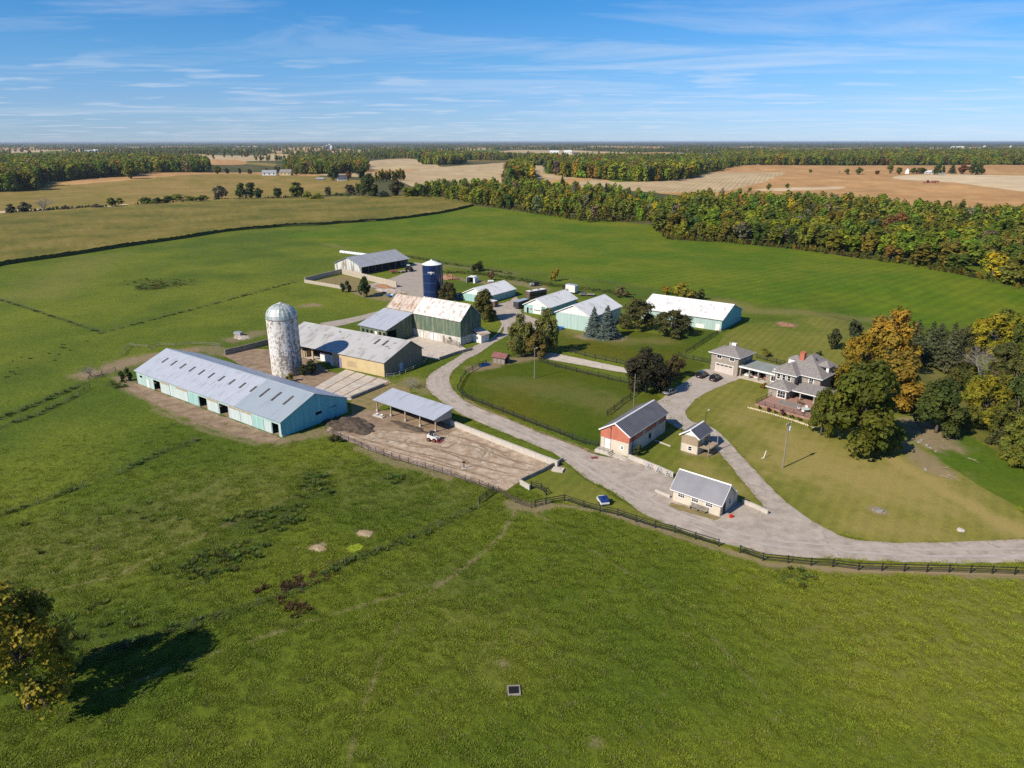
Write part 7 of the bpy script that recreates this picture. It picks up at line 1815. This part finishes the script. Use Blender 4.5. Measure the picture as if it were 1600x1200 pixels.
wall_run('bunker_wall', 'left low wall of the silage bunker, farthest into the pasture', [(476, 441.5), (500, 445.5), (537, 452)], 1.4, .3, 'bunker_concrete', seg=2.4)
wall_run('bunker_wall', 'back wall of the silage bunker, in shade', [(477, 441), (505, 434), (535, 427)], 2.2, .3, 'bunker_concrete', seg=2.4)
wall_run('bunker_wall', 'long middle wall of the silage bunker running toward the blue silo', [(535, 428), (575, 438), (620, 449)], 2.6, .3, 'bunker_concrete', seg=2.4)
wall_run('barn_yard_wall', 'dark concrete wall behind the concrete silo yard', [(352, 555), (385, 547), (420, 538)], 1.7, .3, 'concrete_dark')
wall_run('court_wall', 'dark low wall between the courtyard and the gravel road', [(686, 563), (712, 554), (738, 547)], .9, .3, 'concrete_dark')
wall_run('retaining_wall', 'pale retaining wall between the brick building and the cream shed', [(982, 717), (1006, 726), (1030, 736), (1052, 746)], 1.0, .35, 'concrete')
wall_run('ramp_wall', 'tapering pale wall right of the cream shed', [(1160, 786), (1180, 794), (1200, 804)], .75, .35, 'concrete', h2=.2)
wall_run('shed_kerb', 'low pale kerb left of the cream shed', [(1024, 768), (1047, 778)], .5, .3, 'concrete')
wall_run('stone_strip', 'low pale stone kerb on the grass beside the brick building', [(1023, 689), (1035, 693), (1048, 698)], .22, .3, 'concrete')
wall_run('feed_bunk', 'long concrete feed bunk behind the open cattle shelter', [(548, 624), (575, 613), (600, 603)], .8, .5, 'concrete_dark')
# big slabs of the silo yard, each one by itself, grass standing in the joints
slab = thing('slab_floor', 'yard floor of large pale concrete slabs between silo and tan barn', 'pavement', (*G(548, 622), 0))
A_, B_, C_, D2 = [Vector((*G(*p), 0)) for p in ((490, 606), (548, 626), (608, 596), (540, 577))]
O_ = Vector((*G(548, 622), 0))
for i in range(4):
    for j in range(7):
        def pt(u, v): return (A_.lerp(B_, u)).lerp(D2.lerp(C_, u), v) - O_
        u0, u1, v0, v1 = i / 4 + .012, (i + 1) / 4 - .012, j / 7 + (.012 if j % 2 else .004), (j + 1) / 7 - .006
        q = [pt(u0, v0), pt(u1, v0), pt(u1, v1), pt(u0, v1)]; z = .07 + random.uniform(0, .05)
        mb = MB(); mb.prism([(p.x, p.y) for p in q], 0, z); mb.build('slab', random.choice(['pale_concrete', 'pale_concrete', 'concrete']), slab)
mat('manure', [(.04, .03, .022), (.075, .056, .04), (.12, .09, .065)], 1.2, .95, bump=1.0)
def heap(name, label, px, py, rx, ry, h, m, seed, cat='heap'):
    n = 40; x = np.linspace(-1.15, 1.15, n); X, Y = np.meshgrid(x, x); r = np.hypot(X, Y) * (1 + (fbm(X * 1.6 + seed * 3, Y * 1.6, seed + 9, 3) - .5) * 1.1)
    Z = np.clip(1 - r, 0, 1) ** .75 * h * (.35 + 1.2 * fbm(X * 3.4 + seed, Y * 3.4, seed, 4)) + (fbm(X * 12, Y * 12, seed + 3, 2) - .5) * .16 * h - .05
    V = np.stack([X * rx, Y * ry, Z], -1).reshape(-1, 3); i_ = np.arange(n * n).reshape(n, n); F = np.stack([i_[:-1, :-1], i_[:-1, 1:], i_[1:, 1:], i_[1:, :-1]], -1).reshape(-1, 4)
    c = (r < 1).reshape(-1); F = F[c[F].all(1)]
    o = link(name, npmesh(name, V, F, [m], smooth=True)); xx, yy = G(px, py); o.location = (xx, yy, .04); o.rotation_euler = (0, 0, R(-38)); return tag(o, label, cat)
heap('manure_heap', 'dark brown manure heap beside the gable of the long blue barn', 546, 664, 6.5, 3.6, 1.25, 'manure', 3)
heap('manure_heap', 'low dark manure ridge in front of the open cattle shelter', 640, 668, 5.5, 1.2, .55, 'manure', 5)
mat('straw', [(.26, .19, .11), (.38, .29, .18)], 1, .95); mat('soil_red', [(.20, .10, .055), (.30, .17, .10)], 1, .95)
heap('sand_pile', 'heap of orange brown soil with a red brick ring on the far lawn', 1229, 508, 3.4, 3.0, .9, 'soil_red', 8)
heap('silage_heap', 'small heap of pale straw in the near pasture, right one', 570, 833, 1.3, 1.0, .18, 'straw', 9); heap('silage_heap', 'small heap of pale straw in the near pasture, left one', 497, 857, 1.4, 1.0, .2, 'straw', 10)
mat('rubble', [(.25, .20, .155), (.38, .32, .26), (.48, .42, .35)], 1.5, .95, bump=.6)
heap('rubble_heap', 'heap of pale rubble and scrap in the silage bunker', 610, 455, 7, 4, 1.2, 'rubble', 12); heap('brush_heap', 'reddish brown brush heap right of the blue silo', 701, 436, 4.4, 3.4, 2.6, 'soil_red', 13)
heap('rubble_heap', 'low earth and stone heap at the yard wall behind the silo', 378, 527, 3.6, 2.4, .5, 'rubble', 14); heap('brush_heap', 'rusty brown brush along the middle bunker wall', 600, 449, 5, 1.8, 1.6, 'soil_red', 15)
# round bales wrapped in white plastic
mat('bale_wrap', [(.66, .67, .67), (.78, .79, .79)], 2, .35, spec=.5)
bale = None
P0, P1 = G(534, 396), G(574, 401)
for i in range(11):
    f = i / 10; x, y = P0[0] + (P1[0] - P0[0]) * f, P0[1] + (P1[1] - P0[1]) * f; a = math.atan2(P1[1] - P0[1], P1[0] - P0[0])
    if bale is None:
        bale = thing('wrapped_bale', 'white plastic wrapped round bale in the row behind the far shed', 'bale', (x, y, 0), a, 'wrapped bales in a row')
        mb = MB(); n = 14; vs = []
        for xx, k in ((-.68, .86), (-.6, 1), (.6, 1), (.68, .86)):
            for q in range(n): th = 2 * math.pi * q / n; vs.append((xx * 1.35, .85 * k * math.cos(th), .85 + .85 * k * math.sin(th)))
        mb.add(vs, [(k * n + q, (k + 1) * n + q, (k + 1) * n + (q + 1) % n, k * n + (q + 1) % n) for k in range(3) for q in range(n)] + [tuple(range(n)), tuple(range(3 * n, 4 * n))]); mb.build('wrap', 'bale_wrap', bale, smooth=True)
    else: c = copy_tree(bale); c.location = (x, y + random.uniform(-.3, .3), 0)
# troughs, barrels, lids, bench and other small things
mat('plastic_blue', [(.015, .09, .26), (.02, .12, .33)], 2, .4); mat('plastic_white', (.7, .7, .7), 2, .4)
def simple(name, label, cat, px, py, rz=0, z=0): x, y = G(px, py); return thing(name, label, cat, (x, y, hz(x, y) + z), R(rz))
t = simple('water_trough', 'dark blue rectangular water trough by the paddock hut', 'trough', 757, 572, 35); MB().box(-1.4, 1.4, -.5, .5, 0, .12).build('floor', 'plastic_blue', t)
for a in ((-1.4, 1.4, -.5, -.42), (-1.4, 1.4, .42, .5), (-1.4, -1.32, -.418, .418), (1.32, 1.4, -.418, .418)): MB().box(*a, .12, .75).build('side', 'plastic_blue', t)
t = simple('round_tank', 'round bright blue tank at the foot of the tall pale teal shed', 'tank', 875, 514); MB().lathe([(1.3, 0), (1.35, .6), (1.2, .62), (1.15, .2)], 20).build('tank', 'plastic_blue', t)
t = simple('feed_bin', 'dark blue box container at the corner of the teal drive shed', 'container', 713, 468, -36); MB().box(-1.2, 1.2, -1, 1, .05, 2.1).build('body', 'plastic_blue', t); MB().box(-1.25, 1.25, -1.05, 1.05, 2.103, 2.2).build('lid', 'plastic_blue', t)
t = simple('hay_feeder', 'grey metal feeder box on the bare patch behind the silo yard', 'feeder', 373, 524, -20); MB().box(-1.3, 1.3, -.8, .8, .4, 1.2).build('box', 'galvanised', t)
for a in (-1.1, 1.1):
    for c in (-.7, .7): MB().box(a - .06, a + .06, c - .06, c + .06, 0, .4).build('leg', 'galvanised', t)
t = simple('feed_trough', 'pale double trough with white tubs at the left end of the cattle shelter', 'trough', 592, 651, -33); MB().box(-1.6, 1.6, -.5, .5, 0, .3).build('base', 'concrete', t)
for q in (-.7, .7): MB().lathe([(.38, .303), (.46, .62), (.4, .62), (.34, .4)], 12, (q, 0)).build('tub', 'plastic_white', t)
t = simple('yard_hydrant', 'upright hydrant post with pale base in the middle of the feed yard', 'hydrant', 725, 732); MB().box(-.5, .5, -.35, .35, 0, .15).build('base', 'concrete', t); MB().tube([(0, 0, .15), (0, 0, 1.5)], .09, 6).build('pipe', 'dark_metal', t); MB().box(-.28, .28, -.1, .1, 1.2, 1.5).build('head', 'dark_metal', t)
t = simple('barrel', 'dark barrel against the road wall of the feed yard, left one', 'barrel', 736, 674); MB().lathe([(.28, 0), (.32, .25), (.3, .5), (.32, .75), (.28, 1)], 14).build('drum', 'dark_metal', t)
t = simple('barrel', 'reddish barrel against the road wall of the feed yard, right one', 'barrel', 741, 676); MB().lathe([(.28, 0), (.32, .25), (.3, .5), (.32, .75), (.28, 1)], 14).build('drum', 'implement_red', t)
t = simple('concrete_slab', 'pale square concrete slab on the grass beside the feed yard', 'lid', 872, 735, -20); MB().box(-1.1, 1.1, -.8, .8, 0, .35).build('slab', 'pale_concrete', t); MB().box(-.4, .4, -.3, .3, .353, .45).build('hatch', 'concrete', t)
t = simple('boulder', 'pale flat boulder on the lawn near the drive curve', 'boulder', 1501, 829); MB().ico((0, 0, .1), .65, .18, sq=.42, n=9, m=6).build('rock', 'concrete', t, smooth=False)
t = simple('well_lid', 'round grey well lid ringed with stones on the lawn', 'well', 1373, 798); MB().lathe([(.75, 0), (.75, .25), (.1, .3)], 18).build('lid', 'concrete_dark', t)
for i in range(12): a = i * math.pi / 6; MB().ico((.95 * math.cos(a), .95 * math.sin(a), .02), .15, .2, sq=.5, n=6, m=4).build('stone', 'concrete_dark', t)
t = simple('inspection_shaft', 'square concrete shaft with dark grate in the foreground pasture', 'shaft', 803, 1080, 4)
for a in ((-.75, .75, -.75, -.6), (-.75, .75, .6, .75), (-.75, -.6, -.597, .597), (.6, .75, -.597, .597)): MB().box(*a, -.2, .22).build('side', 'concrete_dark', t)
MB().box(-.6, .6, -.597, .597, -.1, .1).build('floor', 'interior_dark', t)
for i in range(8): MB().box(-.52 + i * .15, -.46 + i * .15, -.597, .597, .12, .18).build('bar', 'dark_metal', t)
t = simple('garden_bench', 'slatted wooden bench on the strip before the cream shed', 'bench', 1091, 798, -40.4)
for i in range(4): MB().box(-1.6, 1.6, -.3 + i * .15, -.18 + i * .15, .44, .48).build('seat_slat', 'wood_grey', t)
for i in range(3): MB().box(-1.6, 1.6, .3, .34, .55 + i * .16, .67 + i * .16).build('back_slat', 'wood_grey', t)
for q in (-1.4, 0, 1.4): MB().box(q - .04, q + .04, -.3, .295, 0, .437).build('leg', 'dark_metal', t)
mat('red_plastic', (.62, .035, .02), 2, .4)
t = simple('fuel_can', 'small bright red can at the right corner of the cream shed', 'can', 1142, 808.5, 20); MB().box(-.3, .3, -.22, .22, 0, .48).build('body', 'red_plastic', t); MB().bar((-.2, 0, .5), (.2, 0, .56), .06).build('handle', 'red_plastic', t); MB().tube([(.22, 0, .48), (.32, 0, .66)], .05, 6).build('spout', 'red_plastic', t)
t = simple('yard_sign', 'leaning white post with small base on the lawn', 'post', 1193, 716, 30); MB().bar((0, 0, 0), (.55, 0, 1.5), .11).build('post', 'white_paint', t); MB().box(-.5, .2, -.2, .2, 0, .12).build('base', 'pale_concrete', t)
t = simple('drain_cover', 'rusty drain cover in the drive by the brick building', 'cover', 929, 715.5, 10, .034); MB().box(-.75, .75, -.5, .5, 0, .03).build('plate', 'implement_red', t)
for i in range(4): MB().box(-.6 + i * .32, -.42 + i * .32, -.4, .4, .031, .05).build('rib', 'dark_metal', t)
# old wagon wheels leaning on the retaining wall
p0, p1 = Vector((*G(1012, 733), 0)), Vector((*G(1042, 745), 0)); d_ = (p1 - p0); a_ = math.atan2(d_.y, d_.x)
for i in range(3):
    p = p0.lerp(p1, i / 2); t = thing('wall_ornament', ['old grey wagon wheel leaning on the retaining wall, leftmost', 'old grey wagon wheel leaning on the retaining wall, middle one', 'old grey wagon wheel leaning on the retaining wall, nearest the cream shed'][i], 'wagon wheel', (p.x, p.y, .03), a_, 'wagon wheels on the retaining wall'); t.rotation_euler = (R(-14), 0, a_)
    pts = [(.62 * math.cos(q * math.pi / 9), 0, .64 + .62 * math.sin(q * math.pi / 9)) for q in range(19)]; MB().tube(pts, .045, 6, cap=False).build('rim', 'galvanised', t)
    for q in range(8): MB().bar((.1 * math.cos(q * .785), 0, .64 + .1 * math.sin(q * .785)), (.58 * math.cos(q * .785), 0, .64 + .58 * math.sin(q * .785)), .045).build('spoke', 'galvanised', t)
    mb = MB(); mb.ico((0, 0, .64), .12, 0, n=8, m=5); mb.build('hub', 'dark_metal', t)
for i, (px, py) in enumerate([(1440, 688), (1448, 696), (1453, 700), (1436, 691), (1462, 706), (1446, 734)]): t = simple('field_stone', 'pale loose stone on the bare slope right of the big lawn tree', 'stone', px, py); t['group'] = 'loose stones on the bare slope'; MB().ico((0, 0, .08), random.uniform(.25, .45), .25, sq=.6, n=7, m=5).build('rock', 'concrete_dark', t)
mat('dead_wood', [(.22, .18, .12), (.30, .25, .17)], 2, .9)
for i, (a, c) in enumerate([((1468, 744), (1489, 750)), ((1480, 742), (1500, 753)), ((1512, 716), (1530, 724)), ((1470, 732), (1486, 733))]):
    p, q = Vector((*G(*a), 0)), Vector((*G(*c), 0)); t = thing('fallen_branch', ['pale fallen branch on the bright green slope, nearest', 'pale fallen branch beside the nearest one on the slope', 'thin fallen branch in the middle of the bright green slope', 'short fallen branch at the top of the bright green slope'][i], 'branch', (p.x, p.y, hz(p.x, p.y) + .1)); q.z = hz(q.x, q.y) - hz(p.x, p.y); q -= Vector((p.x, p.y, 0)); MB().tube([(0, 0, 0), q * .5 + Vector((.1, .2, .08)), q], [.09, .07, .03], 6).build('limb', 'dead_wood', t); MB().tube([q * .5, q * .7 + Vector((.5, .6, .3))], [.06, .02], 5).build('twig', 'dead_wood', t)
# junk by the field edge
t = simple('scrap_pile', 'dark scrap machine on the grass behind the drive shed', 'scrap', 835, 447, 20); MB().box(-2, -.4, -.8, .8, .5, 1.4).build('bin', 'galvanised', t); MB().box(-.3, 1.8, -.7, .7, .3, 1.8).build('engine', 'dark_metal', t)
for xx in (-1.2, 1): wheel_parts(t, xx, .8, .4, .2); wheel_parts(t, xx, -.8, .4, .2)
t = simple('boat_trailer', 'small grey car trailer standing in weeds by the bunker rubble', 'trailer', 610, 464, -15); MB().box(-1.6, 1.6, -.8, .8, .5, .9).build('bed', 'plastic_blue', t); MB().box(.4, 1.5, -.6, .6, .903, 1.3).build('load', 'plastic_white', t); wheel_parts(t, 0, .9, .35, .2); wheel_parts(t, 0, -.9, .35, .2)
t = simple('white_tank', 'small white tank lying at the back of the teal drive shed', 'tank', 767, 441, 10); MB().tube([(-1.4, 0, .5), (-1.2, 0, .5), (1.2, 0, .5), (1.4, 0, .5)], [.3, .5, .5, .3], 12).build('tank', 'plastic_white', t); MB().box(-.8, .8, -.3, .3, 0, .12).build('cradle', 'wood_grey', t)

# ================================================================== FAR FARMS, THE TRACTOR IN THE STUBBLE, PYLONS
def far_house(label, px, py, wpx, hpx, wallm, roofm, deg=10, cat='house', name='farmhouse', ridge=.45, depth=.6, wins=3, porch=False):
    x, y = G(px, py); zc = y * CP + CAM_H * SP; m_ = zc / FPX; w = wpx * m_; h = hpx * m_; d = w * depth; he = h * (1 - ridge)
    t = thing(name, label, cat, (x, y, hz(x, y) - .2), R(deg))
    for p0, p1, g in (((-w/2, -d/2), (w/2, -d/2), 0), ((w/2, -d/2), (w/2, d/2), 1), ((w/2, d/2), (-w/2, d/2), 0), ((-w/2, d/2), (-w/2, -d/2), 1)):
        facade(t, wallm, p0, p1, he, gable=[(d / 2, h)] if g else None)
    gable_roof(t, roofm, -w/2, w/2, -d/2, d/2, he, h, .5, .5, 20, 0, cap=False)
    for i in range(wins): window(t, (-w/2 + w * (i + .5) / wins, -d/2, he * .35), (0, -1), w / wins * .3, he * .4)
    return t
far_house('far white bungalow left of its neighbour by the left hand wood', 422, 277, 21, 8, 'white_siding', 'roof_shed_grey', 8, depth=.45)
far_house('far grey house right of the white bungalow', 448, 277, 18, 9, 'tan_block', 'shingle', -5)
far_house('far white house with dark roof in front of the yellow trees', 534, 285, 14, 9, 'white_siding', 'roof_charcoal', 25, ridge=.5)
far_house('low grey shed left of the far white house', 501, 284, 11, 4, 'wood_grey', 'roof_shed_grey', 5, 'shed', 'far_shed', wins=1)
far_house('far white gabled farmhouse with trees around on the brown plain', 1417, 272, 9, 9, 'white_siding', 'shingle', 60, ridge=.5, wins=2)
far_house('long low white barn right of the far white farmhouse', 1450, 272, 17, 5, 'white_siding', 'roof_white', 3, 'barn', 'far_barn', ridge=.5)
far_house('small white house between the far pines and the long white barn', 1470, 273, 9, 5, 'white_siding', 'shingle', 20, wins=2)
far_house('far white barn on the pale plain, left of two', 866, 241, 14, 5, 'white_siding', 'roof_white', 0, 'barn', 'far_barn', depth=.4)
far_house('far white barn on the pale plain, right of two', 887, 241, 12, 5.5, 'white_siding', 'roof_white', 0, 'barn', 'far_barn', depth=.4)
far_house('far grey barn right of the two white ones', 900, 242, 12, 3, 'wood_grey', 'roof_charcoal', 0, 'barn', 'far_barn', depth=.4)
far_house('far pale house at the edge of the left hand wood', 97, 242, 11, 4, 'white_siding', 'shingle', 10, wins=2)
far_house('far blue grey building beyond the left hand wood', 140, 240, 12, 5, 'teal_siding', 'roof_shed_grey', 0, 'barn', 'far_barn', wins=1); far_house('far white house beyond the left hand wood', 150, 238, 7, 4, 'white_siding', 'roof_white', 0, wins=1)
far_house('far pale shed at the rim of the left brown field', 318, 250, 7, 3, 'white_siding', 'roof_white', 0, 'shed', 'far_shed', wins=1)
for i, px in enumerate((511, 515.5, 518)):
    x, y = G(px, 233.5); m_ = (y * CP + CAM_H * SP) / FPX; t = thing('far_silo', ['pale blue silo far off, left of three', 'pale blue silo far off, middle and tallest of three', 'white silo far off, right of three'][i], 'silo', (x, y, hz(x, y)), 0, 'three far silos'); r = 1.7 * m_; h = (6, 8, 6)[i] * m_
    MB().lathe([(r, 0), (r, h * .86)], 14).build('shell', ['silo_band', 'silo_band', 'silo_white'][i], t); MB().lathe([(r, h * .86 + .02), (r * .7, h * .95), (.1, h)], 14).build('roof', 'silo_white', t)
for px, py, hp, lab in ((835, 258.5, 11, 'grey far silo beside the dark trees of a middle distance farm'), (697, 251, 11, 'white topped far silo among trees left of the centre')):
    x, y = G(px, py); m_ = (y * CP + CAM_H * SP) / FPX; t = thing('far_silo', lab, 'silo', (x, y, hz(x, y))); MB().lathe([(1.5 * m_, 0), (1.5 * m_, hp * m_ * .85)], 12).build('shell', 'concrete', t); MB().lathe([(1.5 * m_, hp * m_ * .85 + .05), (.8 * m_, hp * m_ * .97), (.1, hp * m_)], 12).build('dome', 'silo_white', t)
far_house('roadside stall roofed in white at the end of the corn field', 553, 311, 15, 3, 'white_siding', 'roof_white', 5, 'shed', 'far_shed', ridge=.3, wins=1)
far_house('pale house half hidden in trees behind the far silos', 822, 245, 8, 3.4, 'white_siding', 'shingle', 0, wins=1); far_house('red roofed barn in the plain left of the far white barns', 755, 247.5, 9, 3.2, 'wood_grey', 'roof_maroon', 0, 'barn', 'far_barn', wins=1)
for i, px in enumerate((1489, 1497, 1503, 1538, 1579)):
    far_house('tiny white building of the far village near the right horizon', px, 230.5, 5 if i < 3 else 3, 2.2, 'white_siding', 'roof_white', 0, 'building', 'far_building', wins=0)['group'] = 'white buildings of the far village'
x, y = G(1447, 288); tractor(x, y, R(175), 'reddish tractor far off working the stubble field', 'implement_red', 2.3)
x, y = G(1460, 288); t = thing('seed_drill', 'reddish seed drill drawn behind the far tractor', 'implement', (x, y, hz(x, y)), R(5)); MB().box(-5, 5, -2.5, 2.5, 1.2, 3.2).build('hopper', 'implement_red', t); MB().bar((-5, 0, 1.2), (-10, 0, 1.0), .4).build('drawbar', 'dark_metal', t); wheel_parts(t, -1.5, 2.6, 1.0, .6); wheel_parts(t, -1.5, -2.6, 1.0, .6)
mat('pylon_steel', (.22, .23, .24), 1, .5, .4)
pm = MB()
for i in (-1, 1):
    for j in (-1, 1): pm.bar((i * 4, j * 4, 0), (i * .6, j * .6, 42), .7)
for z in (26, 32, 38): pm.bar((-9, 0, z), (9, 0, z), .7)
for z in range(4, 40, 7):
    k = 4 - 3.4 * z / 42; k2 = 4 - 3.4 * (z + 7) / 42; pm.bar((-k, -k, z), (k2, -k2, z + 7), .4).bar((k, -k, z), (-k2, -k2, z + 7), .4)
pme = pm.mesh('lattice', 'pylon_steel')
for i, px in enumerate((661, 694, 728, 761, 935, 968, 1000, 1088, 1131, 1178, 1222, 1266, 1312, 1367, 1421, 1545)):
    x, y = G(px, 226.3); o = link('pylon', pme, None, (x, y, 0), .3); tag(o, 'lattice power pylon standing small on the horizon', 'pylon', 'pylons along the horizon')

# ================================================================== AIR
m = bpy.data.materials.new('haze_air'); m.use_nodes = True; t = m.node_tree; t.nodes.clear(); o = N(t, 'ShaderNodeOutputMaterial'); v = N(t, 'ShaderNodeVolumePrincipled')
v.inputs['Color'].default_value = (.74, .87, 1.0, 1); v.inputs['Density'].default_value = 3.3e-5; v.inputs['Anisotropy'].default_value = .25
t.links.new(v.outputs[0], o.inputs['Volume']); MATS['haze_air'] = m
hb = MB().box(-62000, 62000, -62000, 62000, -12, 66).build('haze', 'haze_air'); tag(hb, 'thin blue air over the plain', kind='stuff')
